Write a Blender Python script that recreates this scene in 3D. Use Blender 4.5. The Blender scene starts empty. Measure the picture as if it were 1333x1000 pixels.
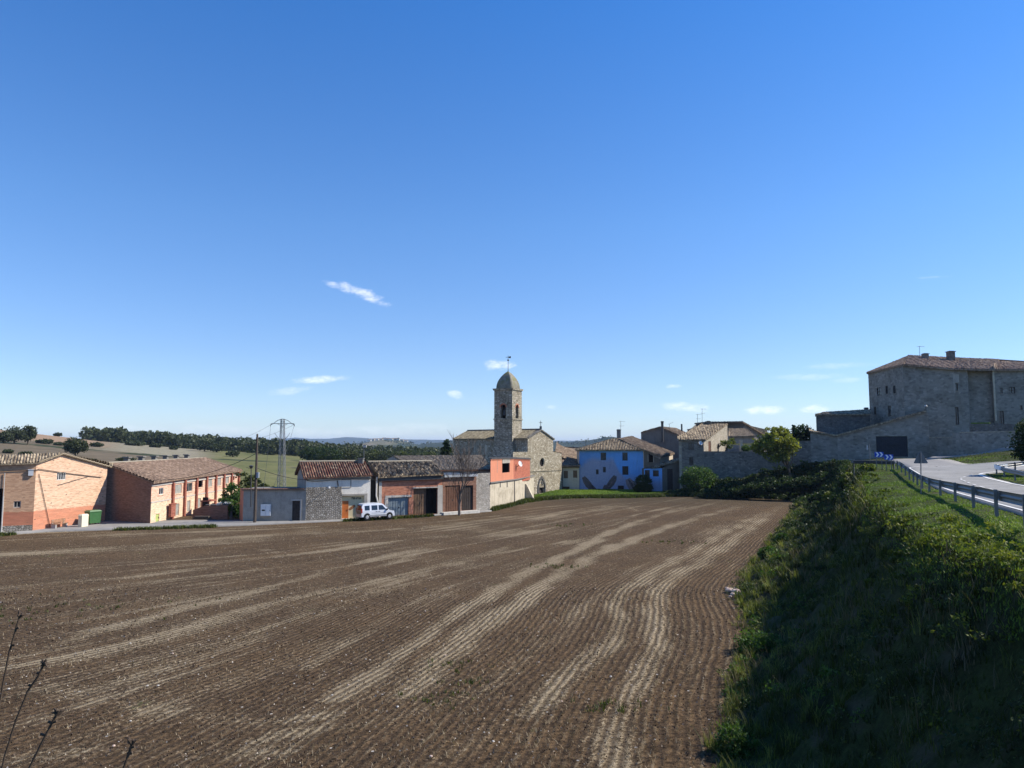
import bpy, math, random
import numpy as np
from mathutils import Vector
R = math.radians
SC = bpy.context.scene
COL = SC.collection
random.seed(4)
# ------------------------------------------------------------ camera, world, sun
CAMZ = 8.5
FPX = 930.0
PITCH = math.atan(80.0 / FPX)
cd = bpy.data.cameras.new('camera')
cam = bpy.data.objects.new('camera', cd)
COL.objects.link(cam)
cam.location = (0, 0, CAMZ)
cam.rotation_euler = (math.pi / 2 + PITCH, 0, 0)
cd.sensor_width = 36
cd.lens = FPX / 1333 * 36
cd.clip_start = 0.1
cd.clip_end = 60000
SC.camera = cam
SUN_AZ, SUN_EL = R(84), R(42)          # azimuth measured from the view axis, clockwise
w = bpy.data.worlds.new('World')
SC.world = w
w.use_nodes = True
HAZE = 0.00007
SC.view_settings.view_transform = 'Standard'
SC.view_settings.look = 'None'
SC.view_settings.gamma = 1
SC.view_settings.exposure = 0.6
ld = bpy.data.lights.new('sun', 'SUN')
ld.energy = 4.8
ld.angle = R(0.53)
ld.color = (1.0, 0.93, 0.82)
sun = bpy.data.objects.new('sun', ld)
COL.objects.link(sun)
sun.location = (40, -10, 60)
sdir = Vector((math.sin(SUN_AZ) * math.cos(SUN_EL), math.cos(SUN_AZ) * math.cos(SUN_EL), math.sin(SUN_EL)))
sun.rotation_euler = (-sdir).to_track_quat('-Z', 'Y').to_euler()


# ------------------------------------------------------------ pixel helpers (photo pixels, 1333 x 1000)
def ray(px, py):
    f = Vector((0, math.cos(PITCH), math.sin(PITCH)))
    u = Vector((0, -math.sin(PITCH), math.cos(PITCH)))
    return f * FPX + Vector((1, 0, 0)) * (px - 666.5) + u * (500 - py)


def P(px, py, D):
    r = ray(px, py)
    t = D / r.y
    return Vector((r.x * t, D, CAMZ + r.z * t))


def C(px, py, D):
    p = P(px, py, D)
    return (p.x, p.y)


def Z(px, py, D):
    return P(px, py, D).z


def G(px, py, z=0.0):
    r = ray(px, py)
    t = (z - CAMZ) / r.z
    return (r.x * t, r.y * t)


# ------------------------------------------------------------ node helper
class T:
    def __init__(s, name, rough=0.9, spec=0.15):
        s.m = bpy.data.materials.new(name)
        s.m.use_nodes = True
        s.nt = s.m.node_tree
        s.b = s.nt.nodes['Principled BSDF']
        s.b.inputs['Roughness'].default_value = rough
        s.b.inputs['Specular IOR Level'].default_value = spec
        s._c = None

    def n(s, typ, ins=None, **attrs):
        nd = s.nt.nodes.new(typ)
        for k, v in attrs.items():
            setattr(nd, k, v)
        for k, v in (ins or {}).items():
            s.set(nd.inputs[k], v)
        return nd

    def set(s, sock, v):
        if isinstance(v, bpy.types.NodeSocket):
            s.nt.links.new(v, sock)
        elif isinstance(v, (tuple, list)) and len(v) == 3 and sock.type == 'RGBA':
            sock.default_value = (*v, 1)
        else:
            sock.default_value = v

    def co(s, which='Object'):
        if s._c is None:
            s._c = s.n('ShaderNodeTexCoord')
        return s._c.outputs[which]

    def scale(s, vec, sc):
        return s.n('ShaderNodeVectorMath', {0: vec, 1: sc}, operation='MULTIPLY').outputs[0]

    def noise(s, vec, scale, detail=3, rough=0.6, out=0):
        return s.n('ShaderNodeTexNoise', {'Vector': vec, 'Scale': scale, 'Detail': detail, 'Roughness': rough}).outputs[out]

    def math(s, op, a, b=0.0, clamp=False):
        return s.n('ShaderNodeMath', {0: a, 1: b}, operation=op, use_clamp=clamp).outputs[0]

    def ss(s, v, a, b, lo=0.0, hi=1.0):
        return s.n('ShaderNodeMapRange', {0: v, 1: a, 2: b, 3: lo, 4: hi}, interpolation_type='SMOOTHSTEP').outputs[0]

    def mix(s, f, a, b, blend='MIX'):
        nd = s.n('ShaderNodeMix', data_type='RGBA', blend_type=blend)
        s.set(nd.inputs[0], f)
        s.set(nd.inputs[6], a)
        s.set(nd.inputs[7], b)
        return nd.outputs[2]

    def ramp(s, f, stops):
        nd = s.n('ShaderNodeValToRGB')
        s.nt.links.new(f, nd.inputs[0])
        e = nd.color_ramp.elements
        while len(e) > 1:
            e.remove(e[0])
        e[0].position, e[0].color = stops[0][0], (*stops[0][1], 1)
        for p, c in stops[1:]:
            q = e.new(p)
            q.color = (*c, 1)
        return nd.outputs[0]

    def bump(s, h, strength=0.5, dist=0.02):
        nd = s.n('ShaderNodeBump', {'Height': h, 'Strength': strength, 'Distance': dist})
        s.nt.links.new(nd.outputs[0], s.b.inputs['Normal'])

    def color(s, c):
        s.set(s.b.inputs['Base Color'], c)
        return s.m

    def attr(s, name='v'):
        return s.n('ShaderNodeAttribute', attribute_name=name).outputs['Fac']

    def sep(s, vec):
        o = s.n('ShaderNodeSeparateXYZ', {0: vec}).outputs
        return o[0], o[1], o[2]

    def comb(s, x, y, z=0.0):
        return s.n('ShaderNodeCombineXYZ', {0: x, 1: y, 2: z}).outputs[0]


# ------------------------------------------------------------ sky
def build_world():
    nt = w.node_tree
    bg = nt.nodes['Background']
    t = T.__new__(T)
    t.nt, t._c = nt, None
    sky = t.n('ShaderNodeTexSky', sky_type='NISHITA', sun_disc=False)
    sky.sun_elevation = SUN_EL
    sky.sun_rotation = SUN_AZ
    sky.altitude = 600
    sky.air_density = 1.0
    sky.dust_density = 0.1
    sky.ozone_density = 1.6
    x, y, z = t.sep(t.co('Generated'))
    az = t.math('ARCTAN2', x, y)
    el = t.math('ARCSINE', z)
    vec = t.comb(az, t.math('MULTIPLY', el, 2.2), 0.0)
    nz = t.noise(vec, 44, 8, 0.68)
    nz = t.math('MULTIPLY', t.math('SUBTRACT', nz, 0.5), 3.6)
    # centre px, centre py, half width px, half height px, tilt, density
    CL = [(432, 370, 14, 5, -.2, .75), (472, 382, 36, 9, -.33, 1), (418, 494, 40, 6, .1, .8), (380, 508, 30, 6, .15, .45), (650, 475, 24, 8, 0, 1),
          (592, 513, 13, 6, -.25, .9), (718, 530, 8, 3, 0, .4), (893, 530, 32, 8, -.05, .8), (877, 503, 12, 3, 0, .7),
          (995, 534, 28, 7, .03, .85), (1062, 533, 20, 7, 0, .85), (1216, 361, 22, 2.2, -.05, .3), (1050, 491, 60, 5, -.02, .3),
          (1090, 476, 46, 5, 0, .25), (1100, 495, 30, 4, 0, .25), (500, 560, 80, 8, 0, .3), (300, 560, 100, 8, 0, .26), (545, 556, 50, 7, 0, .3), (170, 558, 70, 6, 0, .2), (405, 563, 60, 7, 0, .28)]
    tot = None
    for (px, py, a, b, tilt, dens) in CL:
        r = ray(px, py).normalized()
        a0, e0 = math.atan2(r.x, r.y), math.asin(r.z)
        k = 1.0 / ray(px, py).length
        dx = t.math('MULTIPLY', t.math('SUBTRACT', az, a0), 1.0 / (a * k))
        dy0 = t.math('SUBTRACT', el, e0)
        dy = t.math('MULTIPLY', t.math('SUBTRACT', dy0, t.math('MULTIPLY', dx, tilt * a * k)), 1.0 / (b * k))
        d = t.math('ADD', t.math('MULTIPLY', dx, dx), t.math('MULTIPLY', dy, dy))
        v = t.math('ADD', t.math('SUBTRACT', 1.0, d), nz)
        m = t.ss(v, -0.1, 2.1, 0.0, dens)
        tot = m if tot is None else t.math('MAXIMUM', tot, m)
    hs = t.n('ShaderNodeHueSaturation', {'Color': sky.outputs[0], 'Saturation': SKY_SAT, 'Value': 1.0})
    grade = t.ramp(el, SKY_GRADE)
    base = t.mix(1.0, hs.outputs[0], grade, 'MULTIPLY')
    col = t.mix(t.math('MULTIPLY', tot, 0.85), base, CLOUD)
    nt.links.new(col, bg.inputs[0])
    bg.inputs[1].default_value = SKY_STR


SKY_SAT, SKY_STR, CLOUD = 1.0, 0.088, (10.5, 10.6, 10.9)
SKY_GRADE = [(0, (.84, .95, 1.2)), (.12, (.78, .95, 1.25)), (.3, (.66, 1.02, 1.42)), (.62, (.32, .93, 1.6))]
build_world()


# ------------------------------------------------------------ objects
def tag(o, label=None, cat=None, group=None, kind=None):
    if label: o['label'] = label
    if cat: o['category'] = cat
    if group: o['group'] = group
    if kind: o['kind'] = kind
    return o


def wloc(o):
    v = Vector((0, 0, 0))
    while o is not None:
        v += o.location
        o = o.parent
    return v


def thing(name, label, cat, loc=(0, 0, 0), group=None, rz=0):
    o = bpy.data.objects.new(name, None)
    COL.objects.link(o)
    o.location = loc
    o.rotation_euler = (0, 0, rz)
    o.empty_display_size = 0.3
    return tag(o, label, cat, group)


def link_mesh(name, me, mat=None, parent=None, label=None):
    o = bpy.data.objects.new(name, me)
    COL.objects.link(o)
    if mat: me.materials.append(mat)
    if parent: o.parent = parent
    if label: o['label'] = label
    return o


class MB:
    def __init__(s):
        s.v, s.f, s.uv = [], [], []

    def poly(s, pts, uv=None):
        i = len(s.v)
        s.v += [tuple(p) for p in pts]
        s.f.append(tuple(range(i, i + len(pts))))
        s.uv.append(uv or [(p[0] + p[1], p[2]) for p in pts])
        return s

    def hexa(s, b, t):
        """b, t: four bottom and four top points, counter-clockwise from above"""
        s.poly([b[3], b[2], b[1], b[0]])
        s.poly(t)
        for i in range(4):
            j = (i + 1) % 4
            s.poly([b[i], b[j], t[j], t[i]])
        return s

    def box(s, x0, x1, y0, y1, z0, z1):
        b = [(x0, y0), (x1, y0), (x1, y1), (x0, y1)]
        return s.hexa([(*p, z0) for p in b], [(*p, z1) for p in b])

    def fbox(s, F, u0, u1, d0, d1, z0, z1):
        q = [F.pt(u0, d0, 0), F.pt(u1, d0, 0), F.pt(u1, d1, 0), F.pt(u0, d1, 0)]
        return s.hexa([(p[0], p[1], z0) for p in q], [(p[0], p[1], z1) for p in q])

    def tube(s, pts, rad, seg=8, caps=True):
        pts = [Vector(p) for p in pts]
        rad = rad if isinstance(rad, (list, tuple)) else [rad] * len(pts)
        base = len(s.v)
        prev = None
        for i, p in enumerate(pts):
            d = (pts[min(i + 1, len(pts) - 1)] - pts[max(i - 1, 0)]).normalized()
            a = prev if prev is not None else Vector((1, 0, 0)) if abs(d.x) < .8 else Vector((0, 1, 0))
            a = (a - d * a.dot(d)).normalized()
            prev = a
            b = d.cross(a)
            for k in range(seg):
                t = 2 * math.pi * k / seg
                s.v.append(tuple(p + (a * math.cos(t) + b * math.sin(t)) * rad[i]))
        for i in range(len(pts) - 1):
            for k in range(seg):
                k2 = (k + 1) % seg
                q = (base + i * seg + k, base + i * seg + k2, base + (i + 1) * seg + k2, base + (i + 1) * seg + k)
                s.f.append(q)
                s.uv.append([(k / seg, i), ((k + 1) / seg, i), ((k + 1) / seg, i + 1), (k / seg, i + 1)])
        if caps:
            for st, rev in ((base, True), (base + (len(pts) - 1) * seg, False)):
                q = list(range(st, st + seg))
                s.f.append(tuple(q[::-1] if rev else q))
                s.uv.append([(0, 0)] * seg)
        return s

    def build(s, name, mat, parent=None, label=None, smooth=False, origin=None):
        me = bpy.data.meshes.new(name)
        if parent is not None:
            o0 = wloc(parent)
        elif origin is not None:
            o0 = Vector(origin)
        else:
            xs = np.array(s.v)
            o0 = Vector(((xs[:, 0].min() + xs[:, 0].max()) / 2, (xs[:, 1].min() + xs[:, 1].max()) / 2, xs[:, 2].min()))
        me.from_pydata([(v[0] - o0[0], v[1] - o0[1], v[2] - o0[2]) for v in s.v], [], s.f)
        ul = me.uv_layers.new(name='UVMap')
        flat = [c for f in s.uv for uv in f for c in uv]
        if len(flat) == 2 * len(me.loops):
            ul.data.foreach_set('uv', flat)
        if smooth:
            me.polygons.foreach_set('use_smooth', [True] * len(me.polygons))
        o = link_mesh(name, me, mat, parent, label)
        if parent is None:
            o.location = o0
        return o


def np_mesh(name, verts, faces, mat, fv=None, uv=None, smooth=False, parent=None, origin=(0, 0, 0)):
    """verts (N,3), faces (M,k) -> object; fv per-face float attribute 'v'; uv per-vertex (N,2)"""
    verts = np.asarray(verts, dtype=np.float32)
    if parent is not None:
        origin = wloc(parent)
    verts = verts - np.array(origin, dtype=np.float32)
    faces = np.asarray(faces, dtype=np.int32)
    M, k = faces.shape
    me = bpy.data.meshes.new(name)
    me.vertices.add(len(verts))
    me.vertices.foreach_set('co', verts.ravel())
    me.loops.add(M * k)
    me.loops.foreach_set('vertex_index', faces.ravel())
    me.polygons.add(M)
    me.polygons.foreach_set('loop_start', np.arange(0, M * k, k, dtype=np.int32))
    me.polygons.foreach_set('loop_total', np.full(M, k, dtype=np.int32))
    if smooth:
        me.polygons.foreach_set('use_smooth', np.ones(M, dtype=bool))
    if fv is not None:
        a = me.attributes.new('v', 'FLOAT', 'FACE')
        a.data.foreach_set('value', np.asarray(fv, dtype=np.float32))
    if uv is not None:
        ul = me.uv_layers.new(name='UVMap')
        ul.data.foreach_set('uv', np.asarray(uv, dtype=np.float32)[faces.ravel()].ravel())
    me.update(calc_edges=True)
    o = link_mesh(name, me, mat, parent)
    if parent is None:
        o.location = origin
    return o


def copy_tree(o, parent=None):
    c = o.copy()
    COL.objects.link(c)
    if parent: c.parent = parent
    for ch in list(o.children):
        copy_tree(ch, c)
    return c


# ------------------------------------------------------------ facades and roofs
class Fac:
    def __init__(s, p0, p1):
        s.p0, s.p1 = Vector(p0[:2]), Vector(p1[:2])
        s.d = (s.p1 - s.p0)
        s.L = s.d.length
        s.d = s.d / s.L
        s.n = Vector((s.d.y, -s.d.x))

    def pt(s, u, dep, z):
        q = s.p0 + s.d * u - s.n * dep
        return (q.x, q.y, z)

    def px(s, x, y):
        r = ray(x, y)
        t = s.p0.dot(s.n) / (r.x * s.n.x + r.y * s.n.y)
        q = Vector((r.x * t, r.y * t))
        return (q - s.p0).dot(s.d), CAMZ + r.z * t

    def rect(s, x0, y0, x1, y1):
        xm = (x0 + x1) / 2
        ym = (y0 + y1) / 2
        return (s.px(x0, ym)[0], s.px(x1, ym)[0], s.px(xm, y1)[1], s.px(xm, y0)[1])


def wall_face(mb, F, zb, tops, ops=(), reveal=0.2, uo=0.0):
    """tops: [(u,z)] profile from u=0 to L; ops: list of (u0,u1,z0,z1)"""
    us = sorted(set([round(t[0], 4) for t in tops] + [round(c, 4) for o in ops for c in o[:2]]))
    zs = sorted(set([zb] + [round(c, 4) for o in ops for c in o[2:]]))

    def top(u):
        for (a, za), (b, zb_) in zip(tops[:-1], tops[1:]):
            if a - 1e-6 <= u <= b + 1e-6:
                return za + (zb_ - za) * ((u - a) / max(b - a, 1e-6))
        return tops[-1][1]
    for a, b in zip(us[:-1], us[1:]):
        m = (a + b) / 2
        for k, z0 in enumerate(zs):
            last = k == len(zs) - 1
            za = top(a) if last else zs[k + 1]
            zb2 = top(b) if last else zs[k + 1]
            zm = (z0 + min(za, zb2)) / 2
            if not last and any(o[0] < m < o[1] and o[2] < zm < o[3] for o in ops):
                continue
            if za - z0 < 1e-4 and zb2 - z0 < 1e-4:
                continue
            mb.poly([F.pt(a, 0, z0), F.pt(b, 0, z0), F.pt(b, 0, zb2), F.pt(a, 0, za)],
                    [(a + uo, z0), (b + uo, z0), (b + uo, zb2), (a + uo, za)])
    for (a, b, z0, z1) in ops:
        c = [(a, z0), (b, z0), (b, z1), (a, z1)]
        for i in range(4):
            (ua, va), (ub, vb) = c[i], c[(i + 1) % 4]
            mb.poly([F.pt(ua, 0, va), F.pt(ua, reveal, va), F.pt(ub, reveal, vb), F.pt(ub, 0, vb)],
                    [(ua + uo, va), (ua + uo + reveal, va), (ub + uo + reveal, vb), (ub + uo, vb)])


def fit(kind, F, r, parent, mat=None, label=None, dep=0.14, cols=2, rows=1, name=None):
    u0, u1, z0, z1 = r
    wd, h = u1 - u0, z1 - z0
    mb = MB()
    if kind in ('window', 'barred'):
        fw = min(0.07, wd * .12)
        for (a, b, c, d) in ((u0, u0 + fw, z0, z1), (u1 - fw, u1, z0, z1), (u0 + fw, u1 - fw, z0, z0 + fw), (u0 + fw, u1 - fw, z1 - fw, z1)):
            mb.fbox(F, a, b, dep - .05, dep + .02, c, d)
        for k in range(1, cols):
            um = u0 + wd * k / cols
            mb.fbox(F, um - fw * .4, um + fw * .4, dep - .04, dep + .01, z0 + fw, z1 - fw)
        for k in range(1, rows):
            zm = z0 + h * k / rows
            mb.fbox(F, u0 + fw, u1 - fw, dep - .035, dep + .005, zm - fw * .4, zm + fw * .4)
        o = mb.build(name or 'window', mat or M['frame'], parent, label)
        g = MB()
        g.fbox(F, u0, u1, dep + .03, dep + .05, z0, z1)
        g.build('pane', M['glass'], o)
        return o
    if kind == 'shutter':
        n = max(2, int(wd / .12))
        for k in range(n):
            mb.fbox(F, u0 + wd * k / n + .004, u0 + wd * (k + 1) / n - .004, dep - .03 + (k % 2) * .008, dep + .04, z0, z1)
        return mb.build(name or 'shutter', mat or M['brown_wood'], parent, label)
    if kind == 'door':
        n = max(3, int(wd / .16))
        for k in range(n):
            mb.fbox(F, u0 + wd * k / n + .004, u0 + wd * (k + 1) / n - .004, dep - .03 + (k % 2) * .008, dep + .04, z0, z1)
        mb.fbox(F, u0, u1, dep - .05, dep - .03, z0 + h * .2, z0 + h * .2 + .1)
        mb.fbox(F, u0, u1, dep - .05, dep - .03, z0 + h * .75, z0 + h * .75 + .1)
        o = mb.build(name or 'door', mat or M['brown_wood'], parent, label)
        hb = MB()
        hb.fbox(F, u1 - wd * .14, u1 - wd * .14 + .04, dep - .11, dep - .05, z0 + h * .45, z0 + h * .45 + .14)
        hb.build('handle', M['dark_metal'], o)
        return o
    if kind == 'gate':
        mb.fbox(F, u0, u1, dep, dep + .05, z0, z1)
        n = max(6, int(wd / .3))
        for k in range(n):
            mb.fbox(F, u0 + wd * (k + .1) / n, u0 + wd * (k + .9) / n, dep - .03, dep - .001, z0 + .03, z1 - .03)
        o = mb.build(name or 'garage_door', mat or M['grey_metal'], parent, label)
        hb = MB()
        hb.fbox(F, u0 + wd * .52, u0 + wd * .52 + .12, dep - .09, dep - .03, z0 + h * .42, z0 + h * .42 + .1)
        hb.build('handle', M['dark_metal'], o)
        return o
    if kind == 'hole':
        D = 1.6
        a = [F.pt(u0, dep, z0), F.pt(u1, dep, z0), F.pt(u1, dep, z1), F.pt(u0, dep, z1)]
        b = [F.pt(u0, D, z0), F.pt(u1, D, z0), F.pt(u1, D, z1), F.pt(u0, D, z1)]
        for i in range(4):
            j = (i + 1) % 4
            mb.poly([a[j], a[i], b[i], b[j]])
        mb.poly([b[0], b[1], b[2], b[3]])
        return mb.build(name or 'window_opening', mat or M['interior'], parent, label)


def sill(F, r, parent, mat):
    MB().fbox(F, r[0] - .08, r[1] + .08, -.07, .1, r[2] - .09, r[2] - .004).build('sill', mat, parent)


def roof_poly(mb, pts, pitch=0.24, amp=0.05, row=0.42, step=0.03, thick=0.14, jit=0.02, seed=1):
    rnd = random.Random(seed)
    pts = [Vector(p) for p in pts]
    e = (pts[1] - pts[0]).normalized()
    n = e.cross(pts[-1] - pts[0] if len(pts) == 3 else pts[2] - pts[0]).normalized()
    if n.z < 0: n = -n
    vd = n.cross(e).normalized()
    o = pts[0]
    uv = [((p - o).dot(e), (p - o).dot(vd)) for p in pts]
    hh = [(p - o).dot(n) for p in pts]
    umin, umax = min(a for a, b in uv), max(a for a, b in uv)
    du = pitch / 4
    nu = max(2, int((umax - umin) / du))
    span = max(b for a, b in uv) - min(b for a, b in uv)
    nv = max(2, int(span / row * 2))
    base = len(mb.v)
    tilt = {}
    for i in range(nu + 1):
        u = umin + (umax - umin) * min(max(i / nu, 1e-5), 1 - 1e-5)
        vs = []
        for (a, b), (c, d) in zip(uv, uv[1:] + uv[:1]):
            if (a - u) * (c - u) <= 0 and abs(a - c) > 1e-9:
                vs.append(b + (d - b) * (u - a) / (c - a))
        v0, v1 = (min(vs), max(vs)) if vs else (0, 0)
        ci = int(u / pitch + 500)
        for j in range(nv + 1):
            v = v0 + (v1 - v0) * j / nv
            rj = int(v / row + 500)
            if (ci, rj) not in tilt: tilt[(ci, rj)] = rnd.uniform(-jit, jit)
            h = .05 + amp * math.cos(2 * math.pi * u / pitch) + tilt[(ci, rj)] + step * (1 - (v / row) % 1.0)
            # planar part plus interpolated warp for non planar quads
            wgt = 0
            if len(pts) == 4:
                wgt = hh[3] * (j / nv) * (1 - (u - umin) / (umax - umin))
            q = o + e * u + vd * v + n * (h + wgt)
            mb.v.append(tuple(q))
            if i < nu and j < nv:
                k = base + i * (nv + 1) + j
                mb.f.append((k, k + nv + 1, k + nv + 2, k + 1))
                u2 = umin + (umax - umin) * (i + 1) / nu
                v2 = v0 + (v1 - v0) * (j + 1) / nv
                mb.uv.append([(u, v), (u2, v), (u2, v2), (u, v2)])
    lo = [p - Vector((0, 0, thick)) for p in pts]
    mb.poly(lo[::-1], [(a, b) for a, b in uv][::-1])
    up = [p + n * (amp * .5) for p in pts]
    for i in range(len(pts)):
        j = (i + 1) % len(pts)
        mb.poly([lo[i], lo[j], up[j], up[i]])
    return mb
M = {}


def simple(key, c, rough=.8, var=.25, scale=3.0, spec=.2, metal=0.0, bump=.0):
    t = T(key, rough, spec)
    nz = t.noise(t.co(), scale, 4, .65)
    c2 = tuple(min(1, x * (1 + var)) for x in c)
    c1 = tuple(x * (1 - var) for x in c)
    t.color(t.ramp(nz, [(.3, c1), (.7, c2)]))
    t.b.inputs['Metallic'].default_value = metal
    if bump: t.bump(t.noise(t.co(), scale * 6, 3), bump, .02)
    M[key] = t.m
    return t.m


def stone(key, cs, mortar, sx=2.6, sz=5.0, mort=.07, stain=.5, bump=.6):
    t = T(key, .92, .1)
    uv = t.co('UV')
    wob = t.n('ShaderNodeVectorMath', {0: t.noise(uv, 1.7, 2, .5, out=1), 1: (.25, .16, 0)}, operation='MULTIPLY').outputs[0]
    v = t.n('ShaderNodeVectorMath', {0: uv, 1: wob}, operation='ADD').outputs[0]
    v = t.scale(v, (sx, sz, 1))
    vo = t.n('ShaderNodeTexVoronoi', {'Vector': v, 'Scale': 1.0, 'Randomness': .8}, voronoi_dimensions='2D')
    ve = t.n('ShaderNodeTexVoronoi', {'Vector': v, 'Scale': 1.0, 'Randomness': .8}, voronoi_dimensions='2D', feature='DISTANCE_TO_EDGE')
    r, g, b = t.sep(vo.outputs['Color'])
    c = t.ramp(r, [(i / (len(cs) - 1) * .9 + .05, x) for i, x in enumerate(cs)])
    c = t.mix(t.ss(ve.outputs[0], mort * .5, mort * 1.4, 1, 0), c, mortar)
    big = t.noise(uv, .35, 4, .65)
    c = t.mix(t.ss(big, .42, .68, 0, stain), c, t.mix(1.0, c, (.5, .47, .42), 'MULTIPLY'))
    fine = t.noise(uv, 14, 3, .7)
    c = t.mix(1.0, c, t.ramp(fine, [(.3, (.72, .72, .72)), (.7, (1.2, 1.2, 1.2))]), 'MULTIPLY')
    t.color(c)
    h = t.math('ADD', t.ss(ve.outputs[0], 0, mort * 2), t.math('MULTIPLY', fine, .5))
    t.bump(h, bump, .05)
    M[key] = t.m


def brick(key, c1, c2, mortar, band=None, band_h=2.0, patch=.4, wash=None, dark_spots=.0):
    t = T(key, .92, .1)
    uv = t.co('UV')
    x, y, z = t.sep(uv)
    br = t.n('ShaderNodeTexBrick', {'Vector': uv, 'Color1': c1, 'Color2': c2, 'Mortar': mortar, 'Scale': 1.0, 'Mortar Size': .012,
                                    'Bias': 0.0, 'Brick Width': .31, 'Row Height': .085, 'Mortar Smooth': .3})
    c = br.outputs[0]
    cell = t.n('ShaderNodeTexWhiteNoise', {'Vector': t.comb(t.math('FLOOR', t.math('MULTIPLY', x, 3.2)), t.math('FLOOR', t.math('MULTIPLY', y, 11.7)))}, noise_dimensions='2D')
    c = t.mix(1.0, c, t.ramp(cell.outputs[0], [(0, (.80, .76, .74)), (.5, (1, 1, 1)), (1, (1.1, 1.1, 1.08))]), 'MULTIPLY')
    crs = t.noise(t.scale(uv, (1.3, 10.0, 1)), 1.0, 4, .7)
    c = t.mix(1.0, c, t.ramp(crs, [(.35, (.74, .70, .68)), (.65, (1.14, 1.12, 1.1))]), 'MULTIPLY')
    st = t.noise(t.scale(uv, (.7, 3.6, 1)), 1.0, 5, .7)
    c = t.mix(t.ss(st, .45, .7, 0, patch), c, wash or mortar)
    if band:
        edge = t.math('ADD', y, t.math('MULTIPLY', t.math('SUBTRACT', t.noise(uv, 1.2, 3), .5), .5))
        c = t.mix(t.ss(edge, band_h - .06, band_h + .06, .8, 0), c, t.mix(t.ss(st, .4, .62), band, tuple(a * .75 for a in band)))
    if dark_spots:
        sp = t.noise(t.scale(uv, (2.2, 5.5, 1)), 1.0, 2, .5)
        c = t.mix(t.ss(sp, .66, .73, 0, dark_spots), c, (.10, .075, .06))
    t.color(c)
    t.bump(t.math('ADD', br.outputs[1], t.math('MULTIPLY', st, -.8)), -.35, .02)
    M[key] = t.m


def plaster(key, c, stain=(.25, .22, .18), amt=.5, streak=.3, rough=.92):
    t = T(key, rough, .1)
    uv = t.co('UV')
    x, y, z = t.sep(uv)
    a = t.noise(uv, .8, 5, .7)
    s = t.noise(t.scale(uv, (3.0, .35, 1)), 1.0, 4, .7)
    f = t.noise(uv, 9, 3, .7)
    k = t.mix(t.ss(a, .42, .7, 0, amt), c, stain)
    k = t.mix(t.ss(s, .5, .72, 0, streak), k, tuple(q * .55 for q in stain))
    k = t.mix(t.ss(y, 0, 1.1, .45 * amt, 0), k, tuple(q * .7 for q in stain))
    k = t.mix(1.0, k, t.ramp(f, [(.3, (.86, .86, .86)), (.7, (1.1, 1.1, 1.1))]), 'MULTIPLY')
    t.color(k)
    t.bump(f, .3, .02)
    M[key] = t.m


def tiles(key, cols, lichen=(.3, .28, .2), la=.35, pitch=.24, row=.42):
    t = T(key, .9, .12)
    uv = t.co('UV')
    x, y, z = t.sep(uv)
    cx = t.math('FLOOR', t.math('ADD', t.math('DIVIDE', x, pitch), .5))
    cy = t.math('FLOOR', t.math('DIVIDE', y, row))
    wn = t.n('ShaderNodeTexWhiteNoise', {'Vector': t.comb(cx, cy)}, noise_dimensions='2D').outputs[0]
    big = t.noise(uv, .6, 4, .65)
    v = t.math('ADD', t.math('MULTIPLY', wn, .65), t.math('MULTIPLY', big, .5), )
    c = t.ramp(v, [(.12 + .85 * i / (len(cols) - 1), q) for i, q in enumerate(cols)])
    ch = t.math('ABSOLUTE', t.math('SUBTRACT', t.math('DIVIDE', x, pitch), t.math('ROUND', t.math('DIVIDE', x, pitch))))
    c = t.mix(t.ss(ch, .34, .5, 0, .6), c, (.035, .028, .022))      # darker along the channels
    l = t.noise(uv, 3.5, 4, .7)
    c = t.mix(t.ss(l, .5, .66, 0, la), c, lichen)
    t.color(c)
    t.bump(t.noise(uv, 18, 3), .3, .02)
    M[key] = t.m


stone('church_stone', [(.30, .25, .17), (.50, .44, .33), (.38, .33, .24), (.62, .56, .44)], (.15, .12, .085), 2.3, 4.2, .10, .25)
stone('tower_stone', [(.24, .21, .15), (.42, .38, .29), (.32, .28, .21), (.50, .45, .36)], (.15, .13, .10), 1.6, 2.8, .07, .55)
stone('rubble', [(.20, .18, .15), (.34, .31, .27), (.26, .235, .20), (.42, .39, .34)], (.13, .115, .09), 3.2, 4.5, .1)
stone('pale_rubble', [(.30, .28, .25), (.44, .41, .36), (.36, .34, .30), (.52, .49, .44)], (.26, .23, .19), 4.2, 5.0, .1)
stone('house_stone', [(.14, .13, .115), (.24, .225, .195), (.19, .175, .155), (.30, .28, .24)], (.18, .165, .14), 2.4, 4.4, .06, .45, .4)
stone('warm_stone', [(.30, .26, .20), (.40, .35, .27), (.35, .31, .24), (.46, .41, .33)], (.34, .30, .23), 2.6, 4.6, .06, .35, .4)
stone('manor_stone', [(.20, .185, .16), (.29, .27, .23), (.25, .23, .195), (.34, .315, .27)], (.27, .25, .215), 1.9, 3.4, .05, .5, .3)
stone('dark_stone', [(.12, .115, .11), (.19, .18, .165), (.15, .145, .135), (.22, .21, .19)], (.13, .12, .11), 2.4, 4.2, .07, .5)
brick('barn_brick', (.60, .385, .255), (.65, .45, .31), (.63, .46, .33), (.56, .21, .12), 1.95, .55, (.70, .53, .375), .9)
brick('barn_brick_shaded', (.42, .26, .16), (.48, .30, .19), (.42, .30, .21), (.42, .15, .09), 1.95, .4, (.50, .34, .22), .5)  # darker copy of the barn brick: the front's shade is in the colour
brick('store_brick', (.66, .39, .27), (.70, .44, .31), (.66, .47, .36), None, 0, .6, (.74, .55, .42), .2)
brick('store_brick_low', (.70, .54, .37), (.75, .58, .41), (.62, .48, .34), None, 0, .6, (.72, .57, .40), .2)
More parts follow.
